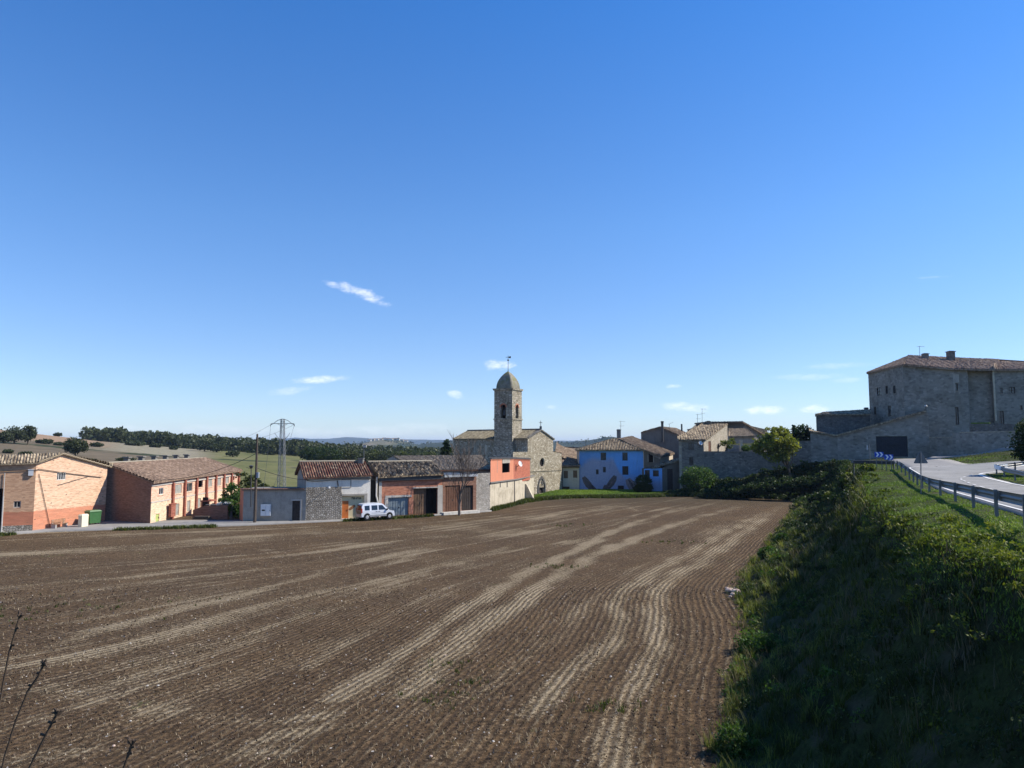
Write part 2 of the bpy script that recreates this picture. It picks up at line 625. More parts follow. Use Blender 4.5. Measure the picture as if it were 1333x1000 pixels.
brick('end_brick', (.22, .12, .085), (.27, .15, .11), (.22, .15, .11), None, 0, .35, (.24, .15, .11), .4)  # the warehouse end wall's shade is put into this dark brick
brick('red_brick', (.44, .17, .10), (.52, .22, .13), (.38, .22, .16), None, 0, .25, (.52, .30, .21), .15)
brick('pilaster_brick', (.30, .10, .07), (.36, .13, .09), (.28, .14, .1), None, 0, .2, None, .2)
brick('room_brick', (.40, .13, .08), (.46, .16, .10), (.34, .15, .11), None, 0, .15, None, .1)
plaster('salmon', (.58, .235, .14), (.45, .2, .13), .45, .25)
plaster('cream', (.52, .46, .35), (.30, .26, .19), .8, .55)
plaster('beige', (.55, .47, .36), (.40, .34, .27), .4, .2)
plaster('white_plaster', (.76, .71, .61), (.45, .42, .37), .4, .2)
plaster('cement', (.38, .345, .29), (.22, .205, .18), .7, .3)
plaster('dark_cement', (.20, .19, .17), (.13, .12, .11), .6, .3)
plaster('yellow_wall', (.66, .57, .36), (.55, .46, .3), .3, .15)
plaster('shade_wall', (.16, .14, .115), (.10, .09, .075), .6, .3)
plaster('ridge', (.34, .30, .23), (.2, .17, .13), .5, .2)
plaster('trim', (.50, .46, .40), (.3, .27, .23), .4, .2)
tiles('old_tiles', [(.07, .052, .038), (.17, .13, .09), (.29, .23, .155), (.44, .36, .25)])
tiles('brown_tiles', [(.085, .062, .045), (.15, .11, .078), (.23, .17, .12), (.34, .26, .18)], (.24, .19, .13), .3)
tiles('red_tiles', [(.05, .035, .03), (.13, .05, .035), (.11, .075, .055), (.22, .10, .065), (.36, .28, .18)], (.09, .075, .05), .6)
tiles('straw_tiles', [(.05, .035, .025), (.16, .12, .08), (.34, .26, .16), (.50, .40, .26)], (.08, .07, .05), .4)
tiles('pink_tiles', [(.15, .115, .075), (.24, .185, .125), (.32, .25, .17), (.40, .32, .22)], (.28, .24, .2), .3)
tiles('store_tiles', [(.13, .085, .06), (.20, .135, .095), (.27, .185, .13), (.35, .25, .18)], (.16, .12, .09), .35)
tiles('church_tiles', [(.10, .085, .06), (.17, .145, .10), (.22, .19, .13), (.28, .24, .17)], (.14, .13, .08), .4)
tiles('manor_tiles', [(.15, .10, .075), (.25, .17, .12), (.34, .24, .17), (.40, .31, .23)], (.2, .17, .13), .4)
simple('frame', (.35, .32, .28), .6)
simple('white_frame', (.6, .58, .54), .6)
simple('brown_wood', (.13, .065, .04), .75, .3, 2.0)
simple('dark_wood', (.045, .035, .03), .75)
simple('shutter_wood', (.16, .10, .06), .75, .3)
simple('grey_shutter', (.32, .31, .27), .7, .3, 2)
simple('bench_wood', (.30, .17, .10), .7, .3, 4)
simple('orange_door', (.48, .14, .035), .6, .12)
simple('green_door', (.42, .48, .16), .6, .15)
simple('grey_metal', (.17, .21, .23), .55, .15, 2, .3)
simple('dark_gate', (.03, .035, .045), .7, .2)
simple('dark_metal', (.05, .05, .05), .5, .2, 5, .4)
simple('galvanised', (.16, .162, .16), .5, .15, 6, .4, .25)
simple('steel', (.36, .38, .40), .5, .15, 6, .4, .2)
simple('interior', (.025, .02, .018), .95)  # near black: the darkness inside openings is put into the colour
simple('dark_shade', (.05, .045, .045), .9)
simple('pole_wood', (.09, .07, .055), .85, .3, 8)
simple('concrete', (.42, .40, .37), .9, .15, 5, .1, 0, .3)
simple('white_paint', (.78, .78, .76), .5, .04, 3)
simple('panel_grey', (.48, .50, .52), .6, .08, 3)
simple('green_plastic', (.04, .12, .04), .45, .12, 3, .4)
simple('cream_plastic', (.72, .66, .48), .5, .06, 3, .3)
simple('tank_blue', (.32, .48, .52), .5, .15, 3)
simple('black_rubber', (.02, .02, .02), .8)
simple('tyre', (.02, .02, .02), .85)
simple('alloy', (.55, .56, .58), .35, .08, 5, .5, .5)
simple('blue_sign', (.02, .07, .42), .4, .05)
simple('reflective_white', (.80, .82, .86), .4, .03)
simple('pylon_steel', (.2, .21, .22), .6, .15, 6, .2)
simple('sign_back', (.12, .13, .14), .5, .1, 3, .4, .3)
simple('cable', (.03, .03, .03), .7)
simple('cable_brown', (.12, .09, .07), .7)
simple('lamp_red', (.35, .02, .015), .3, .05, 3, .5)
simple('rock', (.50, .47, .42), .9, .3, 3, .1, 0, .5)
simple('pink_rock', (.52, .40, .33), .9, .25, 3, .1, 0, .5)
simple('bark', (.10, .08, .06), .95, .35, 6, .1, 0, .5)
simple('grey_bark', (.16, .135, .115), .95, .3, 6, .1, 0, .4)
simple('twig', (.13, .105, .085), .95, .3, 6)
simple('dry_stalk', (.07, .05, .035), .95, .3, 20)
simple('feather_dark', (.13, .10, .10), .9, .35, 3)
simple('feather_pale', (.30, .23, .22), .9, .3, 3)
simple('leaf_sign', (.28, .12, .05), .8, .3, 6)
simple('ink', (.04, .045, .035), .8)
simple('dirty_white', (.5, .48, .43), .8, .2, 4)
t = T('glass', .12, .6)
t.color(t.ramp(t.noise(t.co(), 1.5, 2), [(.4, (.02, .025, .03)), (.6, (.05, .06, .07))]))
M['glass'] = t.m
t = T('car_glass', .06, .8)
t.color((.012, .016, .022))
M['car_glass'] = t.m
t = T('car_white', .28, .5)
t.color(t.ramp(t.noise(t.co(), 2, 2), [(.4, (.62, .65, .70)), (.7, (.70, .73, .78))]))
t.b.inputs['Coat Weight'].default_value = .5
M['car_white'] = t.m
t = T('car_silver', .35, .5)
t.color(t.ramp(t.noise(t.co(), 2, 2), [(.4, (.33, .34, .36)), (.7, (.40, .41, .43))]))
t.b.inputs['Metallic'].default_value = .3
M['car_silver'] = t.m
t = T('tail_reflection', .5, .4)
t.color(t.ramp(t.noise(t.co(), 2, 3), [(.4, (.16, .10, .06)), (.7, (.24, .16, .10))]))  # white tailgate's yellowish reflection and shade put into a brown colour
M['car_tail'] = t.m


def mural():
    """blue sky with pale brushed clouds over a lilac-grey lower part"""
    t = T('mural', .85, .15)
    uv = t.co('UV')
    x, y, z = t.sep(uv)
    wob = t.noise(uv, .45, 3, .6)
    fine = t.noise(uv, 6, 4, .7)
    blue = t.ramp(t.math('ADD', t.math('MULTIPLY', x, .075), t.math('MULTIPLY', t.math('SUBTRACT', wob, .5), .4)),
                  [(.05, (.13, .28, .58)), (.5, (.15, .37, .75)), (.9, (.18, .43, .84))])
    cl = t.noise(t.n('ShaderNodeVectorMath', {0: t.scale(uv, (.5, 1.3, 1)), 1: (3.1, 7.7, 0)}, operation='ADD').outputs[0], 1.0, 5, .6)
    hi = t.math('MULTIPLY', t.ss(y, 4.0, 5.5), 1.0)
    col = t.mix(t.math('MULTIPLY', t.ss(cl, .52, .7), t.math('MULTIPLY', hi, .5)), blue, (.32, .46, .72))
    # lilac ground: its painted top edge steps down towards the right
    top = t.math('SUBTRACT', 6.0, t.math('MULTIPLY', t.ss(x, 6.0, 8.2), 3.2))
    top = t.math('ADD', top, t.math('MULTIPLY', t.math('SUBTRACT', wob, .5), 1.6))
    left = t.ss(x, -.3, 2.2, -1.6, 0.0)
    low = t.ss(t.math('SUBTRACT', t.math('ADD', y, t.math('MULTIPLY', t.math('SUBTRACT', fine, .5), 1.2)), t.math('ADD', top, left)), -.7, .7, 1, 0)
    lil = t.ramp(fine, [(.3, (.27, .28, .40)), (.7, (.37, .38, .50))])
    col = t.mix(t.math('MULTIPLY', low, .92), col, lil)
    right = t.math('MULTIPLY', t.ss(x, 8.2, 8.9), t.ss(y, 1.2, 3.2, 0, .85))
    col = t.mix(t.math('MULTIPLY', right, low), col, blue)
    col = t.mix(1.0, col, t.ramp(fine, [(.3, (.85, .85, .85)), (.7, (1.1, 1.1, 1.1))]), 'MULTIPLY')
    sk = t.noise(t.scale(uv, (2.2, .3, 1)), 1.0, 4, .7)
    col = t.mix(t.ss(sk, .5, .75, 0, .35), col, (.10, .13, .22))
    pt = t.noise(uv, .9, 5, .7)
    col = t.mix(t.ss(pt, .52, .7, 0, .3), col, t.mix(1.0, col, (1.5, 1.25, 1.05), 'MULTIPLY'))
    t.color(col)
    M['mural'] = t.m


mural()


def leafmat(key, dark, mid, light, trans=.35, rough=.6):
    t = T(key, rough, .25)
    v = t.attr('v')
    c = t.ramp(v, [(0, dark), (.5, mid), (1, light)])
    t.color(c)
    nt = t.nt
    tr = t.n('ShaderNodeBsdfTranslucent', {'Color': t.mix(1.0, c, (1.3, 1.35, .7), 'MULTIPLY')})
    mx = t.n('ShaderNodeMixShader', {0: trans, 1: t.b.outputs[0], 2: tr.outputs[0]})
    out = [n for n in nt.nodes if n.type == 'OUTPUT_MATERIAL'][0]
    nt.links.new(mx.outputs[0], out.inputs[0])
    M[key] = t.m


leafmat('leaf_dark', (.012, .02, .008), (.025, .045, .014), (.05, .08, .022))
leafmat('leaf_wood', (.026, .034, .015), (.046, .058, .024), (.075, .088, .036), .3)
leafmat('leaf_green', (.02, .045, .010), (.05, .10, .018), (.11, .18, .03))
leafmat('leaf_yellow', (.035, .05, .010), (.095, .125, .018), (.21, .22, .035), .35)
leafmat('leaf_gold', (.06, .08, .015), (.16, .18, .028), (.32, .31, .06), .4)
leafmat('leaf_olive', (.016, .022, .007), (.05, .066, .018), (.15, .165, .045))
leafmat('grass_bright', (.05, .085, .014), (.10, .165, .022), (.20, .27, .04), .35)
leafmat('grass_bank', (.018, .024, .006), (.06, .08, .016), (.23, .24, .06), .4)
leafmat('grass_dry', (.07, .055, .032), (.13, .105, .06), (.24, .20, .12), .3)
leafmat('stubble_leaf', (.16, .125, .075), (.27, .215, .14), (.44, .37, .26), .2, .8)
# ------------------------------------------------------------ ground shape
def pip(x, y, poly):
    ins = np.zeros(x.shape, bool)
    n = len(poly)
    for i in range(n):
        x0, y0 = poly[i]
        x1, y1 = poly[(i + 1) % n]
        if y0 == y1: continue
        c = ((y0 > y) != (y1 > y)) & (x < (x1 - x0) * (y - y0) / (y1 - y0) + x0)
        ins ^= c
    return ins


def pdist(x, y, line):
    d = np.full(x.shape, 1e9)
    for (x0, y0), (x1, y1) in zip(line[:-1], line[1:]):
        dx, dy = x1 - x0, y1 - y0
        t = np.clip(((x - x0) * dx + (y - y0) * dy) / (dx * dx + dy * dy), 0, 1)
        d = np.minimum(d, np.hypot(x - x0 - t * dx, y - y0 - t * dy))
    return d


def smooth_line(pts, n=4, it=2):
    for _ in range(it):
        q = [pts[0]]
        for a, b in zip(pts[:-1], pts[1:]):
            q.append((a[0] * .75 + b[0] * .25, a[1] * .75 + b[1] * .25))
            q.append((a[0] * .25 + b[0] * .75, a[1] * .25 + b[1] * .75))
        q.append(pts[-1])
        pts = q
    return pts


def wob(x, y, s, seed=0):
    r = random.Random(seed)
    o = 0
    for k in range(5):
        a = r.uniform(0, 6.28)
        f = s * r.uniform(.6, 1.9)
        o = o + np.sin((x * math.cos(a) + y * math.sin(a)) * f + r.uniform(0, 6.28))
    return o / 5


E_PIX = [(938, 1000), (948, 930), (962, 870), (972, 810), (958, 768), (978, 738), (1005, 702), (1028, 672), (1044, 653)]
EL = [(-220, -40), (-40, 0), (-14, 5), (-2, 9), (3.5, 13.5)] + [G(*p) for p in E_PIX] + [(42.5, 115.5), (36, 118), (30, 119.5), (26, 122), (25, 128), (24, 150), (20, 260)]
EL = smooth_line(EL, it=1)
CLN = [(-220, -55), (-40, -9), (-10, -4), (5, -1), (8.6, 6.5), (10.0, 13), (10.9, 17.5), (12.9, 22.5), (16.0, 31), (19.6, 39.5), (25.5, 52), (31.5, 64), (39, 82), (46, 98),
       (51.5, 110), (50, 117.5), (44, 119), (37, 121.5), (34, 125), (33, 150), (30, 260)]
RAIL = [(1480, 12.5, 7.3), (1400, 15.5, 7.23), (1327, 19.5, 7.15), (1290, 23.5, 7.04), (1261, 27.5, 6.94), (1238, 31.8, 6.84), (1219, 36, 6.75), (1205, 40, 6.68), (1196, 43.5, 6.66), (1190, 46.5, 6.67), (1185, 49.5, 6.72), (1180, 53, 6.78), (1175, 57, 6.85), (1170, 61.5, 7.0), (1165, 66, 7.08)]
RAIL = [((a - 666.5) / 930 * b, b, c) for a, b, c in RAIL]
CLN = smooth_line(CLN, it=1)
BIG = 4000
PE = EL + [(BIG, 260), (BIG, -BIG), (-220, -BIG)]
PC = CLN + [(BIG, 260), (BIG, -BIG), (-220, -BIG)]
UP = [(0, -2, 6.6), (-30, -10, 6.9), (6, 6, 6.0), (10, 13, 5.9), (10.9, 17.5, 5.85), (12.9, 22.5, 5.8), (16, 31, 5.8), (19.6, 39.5, 5.8), (25.5, 52, 5.85), (31.5, 64, 6.1),
      (39, 82, 6.1), (46, 98, 5.9), (51, 109, 5.9), (50, 117.5, 5.9), (44, 119, 4.4), (37, 121.5, 2.9), (34, 125, 1.6), (33, 150, 4), (34, 200, 5), (60, 103, 6.1), (62.8, 100, 6.7), (66.2, 93, 7.8),
      (60, 111, 6.5), (70, 97, 8.3), (51.6, 72, 6.95), (47, 78, 6.4), (44, 73, 6.4), (38, 70, 6.3), (31, 43, 6.15), (33.2, 48.6, 6.2), (37, 56.5, 6.25), (45, 61, 6.5), (60, 64, 6.9), (28, 36, 6.1),
      (100, 70, 8.4), (60, 40, 6.8), (100, 30, 7.2), (100, 110, 10), (80, 160, 8), (24, 20, 6.45), (26, 28, 6.2), (36, 36, 6.3), (60, 80, 7.4)] + [(x, y, z - .78) for x, y, z in RAIL] + [(x + 3, y, z - .76) for x, y, z in RAIL]


def Uz(x, y):
    num = np.zeros(x.shape)
    den = np.zeros(x.shape)
    for (a, b, c) in UP:
        ww = 1.0 / (((x - a) ** 2 + (y - b) ** 2) + 14.0) ** 1.9
        num += ww * c
        den += ww
    return num / den


def Bz(x, y, rough=True):
    x = np.asarray(x, float)
    y = np.asarray(y, float)
    inE = pip(x, y, PE)
    inC = pip(x, y, PC)
    dE = pdist(x, y, EL)
    dC = pdist(x, y, CLN)
    t = np.where(inC, 1.0, dE / (dE + dC + 1e-6))
    prof = 0.12 * t + 0.88 * t ** 2.0
    u = Uz(x, y)
    drop = .25 * np.clip((72 - y) / 40, 0, 1)
    k = np.where(inC, np.clip(1 - dC / 2.4, 0, 1), 1.0)
    u = u - drop * k
    z = prof * u
    if rough:
        amp = np.where(inC, .03, .42 * np.clip(dE / 1.5, 0, 1) * np.clip(dC / 1.5, .25, 1))
        z = z + amp * (wob(x, y, 1.5, 3) + .5 * wob(x, y, 4.2, 5))
    return np.where(inE, z, -0.35 * np.clip(dE / .6, 0, 1))


def B(x, y):
    return float(Bz(np.array([x]), np.array([y]), True)[0])


def grid(x0, x1, y0, y1, step, name, mat, zf, uvf=None, mask=None):
    nx, ny = int((x1 - x0) / step) + 1, int((y1 - y0) / step) + 1
    X, Y = np.meshgrid(np.linspace(x0, x1, nx), np.linspace(y0, y1, ny))
    Zv = zf(X, Y)
    v = np.stack([X.ravel(), Y.ravel(), Zv.ravel()], 1)
    i = np.arange((nx - 1) * (ny - 1))
    r, c = i // (nx - 1), i % (nx - 1)
    k = r * nx + c
    f = np.stack([k, k + 1, k + nx + 1, k + nx], 1)
    if mask is not None:
        mk = mask(X, Y).ravel()
        f = f[mk[f].any(axis=1)]
        used = np.zeros(len(v), bool)
        used[f.ravel()] = True
        idx = np.cumsum(used) - 1
        f = idx[f]
        v = v[used]
        uv = uvf(X, Y).reshape(-1, 2)[used] if uvf else None
    else:
        uv = uvf(X, Y).reshape(-1, 2) if uvf else None
    o = np_mesh(name, v, f, mat, uv=uv, smooth=True)
    return o


# ---- field
B2P = [(797, 1000), (804, 928), (832, 880), (851, 852), (856, 825), (854, 802), (848, 778), (858, 763), (887, 746), (942, 712), (1007, 665), (1026, 655)]
BANDS = [([(440, 905), (509, 856), (581, 809), (667, 755), (732, 725), (804, 687), (887, 662), (950, 652)], .65, 1),
         ([(520, 905), (577, 860), (617, 820), (674, 784), (732, 744), (786, 716), (887, 680), (960, 660)], .8, 1),
         ([(690, 925), (754, 870), (795, 832), (811, 813), (804, 795), (800, 784), (826, 759), (887, 726), (940, 695), (1000, 665)], .75, 1),
         (B2P, .8, 1), ([(735, 838), (742, 805), (752, 790)], .4), ([(0, 895), (120, 905), (240, 930), (360, 940), (420, 930)], .7), ([(60, 860), (240, 818), (330, 790), (420, 770)], .4), ([(480, 742), (540, 722), (600, 705)], .5),
         ([(560, 700), (640, 690), (740, 665), (800, 655), (870, 652)], .6), ([(300, 712), (350, 716), (372, 722), (350, 730), (280, 734)], .5),
         ([(0, 868), (54, 842), (180, 806), (324, 773), (444, 737), (560, 712), (700, 690)], .6), ([(100, 905), (180, 878), (274, 847), (360, 816), (444, 770), (560, 738), (660, 712)], .6),
         ([(444, 892), (509, 856)], .5), ([(400, 870), (444, 842), (516, 802), (588, 762), (674, 730), (760, 700), (850, 678)], .35), ([(420, 800), (444, 784), (552, 744), (624, 723), (732, 706), (820, 690)], .4),
         ([(330, 965), (444, 946), (552, 925), (650, 885), (700, 850), (752, 815), (770, 780), (800, 755), (850, 728), (920, 695), (985, 665)], .5), ([(560, 985), (650, 945), (720, 900), (770, 860)], .6),
         ([(910, 1000), (924, 939), (940, 892), (948, 850), (938, 800), (922, 775), (935, 752), (970, 720)], .3), ([(870, 1000), (885, 930), (905, 860), (905, 810), (890, 775), (905, 750), (950, 715)], .25),
         ([(0, 722), (120, 715), (260, 702), (420, 694), (520, 688)], .9), ([(0, 765), (150, 752), (300, 738), (430, 715), (520, 704)], .6), ([(0, 985), (150, 975), (300, 978), (420, 985)], .5),
         ([(825, 705), (870, 685), (885, 668), (868, 660), (840, 658)], .28), ([(850, 705), (900, 685), (918, 668), (900, 659), (870, 657)], .28),
         ([(880, 705), (935, 685), (955, 668), (935, 658), (905, 656)], .28), ([(905, 712), (965, 685), (985, 668), (970, 657), (940, 655)], .28), ([(770, 690), (815, 678), (835, 666), (815, 659), (780, 659)], .28)]


def band_attr(x, y):
    o = np.zeros(x.shape)
    xx = x + .45 * wob(x, y, .8, 91)
    yy = y + .35 * wob(x, y, .7, 92)
    for pts, wd, *st in BANDS:
        d = pdist(xx, yy, smooth_line([G(*q) for q in pts], it=2))
        full = np.clip(1.3 - d / (wd * (1 + .004 * y)), 0, 1)
        if st:
            o = np.maximum(o, 1.15 * full * np.clip(.9 + .3 * wob(x, y, .9, 95), .5, 1))
            continue
        o = np.maximum(o, .8 * full * np.clip(.62 + .6 * wob(x, y, .33, 93) + .5 * wob(x, y, 1.1, 94), .3, 1))
    return o


def psi(x, y):
    b2 = np.array([(-1.2, 8)] + [G(*q) for q in B2P] + [(47, 118), (52, 130)])
    ys, xs = b2[:, 1], b2[:, 0]
    xe = np.interp(y, ys, xs)
    sm = np.zeros_like(y)
    for k in (-2.4, -1.2, 0, 1.2, 2.4):
        sm = sm + np.interp(y + k, ys, xs)
    p1 = (sm / 5 + 3.2 - x) * .90
    p2 = (-.36 * x + .93 * y) - 12 + .0012 * (x + 20) ** 2
    wgt = np.clip((p1 - 6) / 42, 0, 1)
    wgt = wgt * wgt * (3 - 2 * wgt)
    p = p1 * (1 - wgt) + p2 * wgt
    return p + 1.0 * wob(x, y, .07, 2) + .35 * wob(x, y, .19, 8)


def field_uv(x, y):
    return np.stack([psi(x, y), .45 * x + .9 * y], -1)


def fieldmat():
    t = T('ploughed_soil', .95, .08)
    uv = t.co('UV')
    p, v, _ = t.sep(uv)
    ob = t.co()
    pj = t.math('ADD', p, t.math('MULTIPLY', t.math('SUBTRACT', t.noise(t.comb(t.math('MULTIPLY', p, 1.5), t.math('MULTIPLY', v, .5), 7.0), 1.0, 3, .65), .5), .34))
    row = t.math('SINE', t.math('MULTIPLY', pj, 2 * math.pi / .29))
    row01 = t.math('MULTIPLY', t.math('ADD', row, 1.0), .5)
    band = t.noise(t.comb(t.math('MULTIPLY', p, .42), t.math('MULTIPLY', v, .018), 3.0), 1.0, 3, .62)
    band2 = t.noise(t.comb(t.math('MULTIPLY', p, 1.3), t.math('MULTIPLY', v, .035), 9.0), 1.0, 2, .5)
    patch = t.noise(ob, .09, 4, .6)
    cov = t.math('ADD', t.math('ADD', t.ss(band, .47, .66, 0, .34), t.ss(band2, .5, .66, 0, .22)), t.ss(patch, .35, .7, 0, .38))
    cov = t.math('MULTIPLY', cov, t.ss(p, -1.0, 30.0, .32, 1.6))
    cov = t.math('ADD', cov, t.math('MULTIPLY', t.attr('band'), t.ss(t.sep(ob)[1], 70, 112, .8, .35)))
    spk = t.noise(ob, 11, 6, .78)
    spk2 = t.noise(ob, 42, 4, .75)
    str_ = t.noise(t.comb(t.math('MULTIPLY', p, 9.0), t.math('MULTIPLY', v, 2.2), 0.0), 1.0, 3, .7)
    rowmask = t.math('ADD', .35, t.math('MULTIPLY', t.math('SUBTRACT', 1.0, row01), .65))
    spk3 = t.noise(ob, 6.5, 3, .8)
    thr = t.math('SUBTRACT', .66, t.math('MULTIPLY', cov, .20))
    f1 = t.ss(t.math('SUBTRACT', t.math('ADD', t.math('MULTIPLY', spk, .6), t.math('MULTIPLY', spk3, .4)), thr), -.01, .025, 0, 1)
    f1 = t.math('MULTIPLY', f1, rowmask)
    dash = t.noise(t.comb(t.math('MULTIPLY', p, 5.0), t.math('MULTIPLY', v, 1.1), 4.0), 1.0, 4, .75)
    line = t.math('MULTIPLY', t.ss(row01, .42, .05), t.ss(dash, .46, .62))
    line = t.math('MULTIPLY', line, t.ss(band2, .35, .65, .15, .62))
    f1 = t.math('MAXIMUM', f1, t.math('MULTIPLY', line, t.ss(spk2, .42, .55, .2, 1)))
    soil = t.ramp(t.noise(ob, 3.0, 5, .7), [(.3, (.050, .033, .019)), (.5, (.090, .060, .035)), (.7, (.145, .100, .060))])
    soil = t.mix(t.ss(t.noise(ob, .22, 3, .6), .4, .65, 0, .6), soil, (.13, .086, .048))
    soil = t.mix(1.0, soil, t.ramp(spk3, [(.34, (.35, .35, .35)), (.66, (1.65, 1.6, 1.5))]), 'MULTIPLY')
    straw = t.ramp(str_, [(.3, (.25, .19, .115)), (.7, (.47, .385, .26))])
    c = t.mix(f1, soil, straw)
    c = t.mix(t.ss(cov, .2, 1.3, 0, .16), c, (.27, .22, .135))
    c = t.mix(t.math('MULTIPLY', t.ss(row01, .5, .95), t.ss(band2, .3, .6, .08, .42)), c, (.06, .042, .03))      # darker along the drilled lines
    st = t.n('ShaderNodeTexVoronoi', {'Vector': ob, 'Scale': 1.6, 'Randomness': 1.0})
    r, g, b = t.sep(st.outputs['Color'])
    ston = t.math('MULTIPLY', t.ss(st.outputs['Distance'], .05, .09, 1, 0), t.ss(r, .55, .6))
    c = t.mix(ston, c, (.52, .48, .42))
    gr = t.math('MULTIPLY', t.ss(t.noise(ob, .35, 3, .6), .68, .74), t.ss(spk, .5, .6, 0, .8))
    c = t.mix(gr, c, (.09, .13, .03))
    far = t.ss(t.sep(ob)[1], 92, 116, 0, .6)
    c = t.mix(far, c, (.075, .06, .036))
    t.color(c)
    h = t.math('ADD', t.math('MULTIPLY', row, -.5), t.math('ADD', t.math('MULTIPLY', spk, 1.6), t.math('MULTIPLY', spk2, .7)))
    t.bump(h, .9, .07)
    return t.m


M['field'] = fieldmat()
fld = grid(-130, 62, 2, 128, .4, 'ploughed_field', M['field'], lambda x, y: .05 * wob(x, y, .25, 11) - .02, field_uv)
_v = np.empty(len(fld.data.vertices) * 3, dtype=np.float32); fld.data.vertices.foreach_get('co', _v); _v = _v.reshape(-1, 3)
fld.data.attributes.new('band', 'FLOAT', 'POINT').data.foreach_set('value', band_attr(_v[:, 0].astype(float), _v[:, 1].astype(float)).astype(np.float32))
tag(fld, 'brown stubble field with curving drill lines', kind='structure')


def groundmat(key, cols, sc=.8, fine=9, dry=None):
    t = T(key, .95, .08)
    ob = t.co()
    c = t.ramp(t.noise(ob, sc, 5, .7), [(.3 + .4 * i / (len(cols) - 1), q) for i, q in enumerate(cols)])
    f = t.noise(ob, fine, 4, .75)
    c = t.mix(1.0, c, t.ramp(f, [(.3, (.6, .6, .6)), (.7, (1.4, 1.4, 1.4))]), 'MULTIPLY')
    if dry:
        c = t.mix(t.ss(t.noise(ob, sc * .7, 3), .52, .65, 0, .7), c, dry)
    t.color(c)
    t.bump(f, .8, .08)
    M[key] = t.m


groundmat('bank_soil', [(.022, .024, .008), (.035, .042, .012), (.05, .06, .018)], .9, 7, (.07, .06, .035))
bank = grid(-60, 110, -14, 175, .6, 'bank', M['bank_soil'], lambda x, y: Bz(x, y), None, lambda x, y: pip(x, y, PE) | (pdist(x, y, EL) < 1.5))
tag(bank, 'steep overgrown roadside bank and verge', kind='structure')


# ---- far terrain, one polar sheet out to the horizon
def tz(x, y):
    th = np.arctan2(x, y)
    a = np.clip(th, -.85, .85)
    r = np.hypot(x, y)
    D = r * np.cos(a)
    px = 666.5 + 930 * np.tan(a)
    front = np.clip((1.9 - np.abs(th)) / .6, 0, 1)
    ridge = np.interp(px, [-400, 0, 60, 130, 250, 350, 450, 600, 800, 1333], [21, 18, 14.8, 11.2, 6.6, 3.6, .2, -3, -5, -5])
    s = np.clip((D - 110) / 330, 0, 1)
    s = s ** .95
    z = -.6 + (ridge + .6) * s
    drop = np.clip((D - 520) / 900, 0, 1)
    drop = drop * drop * (3 - 2 * drop)
    z = z + drop * (-26 - z)
    A = np.interp(px, [0, 330, 420, 455, 480, 500, 520, 545, 575, 610, 700, 740, 775, 795, 815, 860, 1000, 1333],
                  [10, 8, 4, 12, 22, 29, 26, 12, 20, 27, 22, 20, 30, 40, 30, 18, 20, 20])
    A = A + 2.2 * wob(px, D * .02, .12, 4)
    z = z + front * np.maximum(0, A + 26) * np.exp(-((D - 2500) / 480) ** 2)
    A2 = np.interp(px, [0, 250, 340, 365, 385, 405, 430, 450, 470, 500, 560, 620, 700, 1333], [10, 30, 48, 74, 88, 72, 76, 92, 88, 74, 66, 56, 56, 60])
    A2 = A2 * 1.12 + 5 * wob(px, D * .01, .10, 7) + 2.5 * wob(px, D * 0, .3, 9)
    z = z + front * np.maximum(0, A2 + 26) * np.exp(-((D - 8200) / 1100) ** 2)
    z = z + .8 * np.clip((D - 130) / 200, 0, 1) * wob(x, y, .02, 6)
    return z * np.clip(front + .0, 0, 1) + (-.6) * (1 - front)


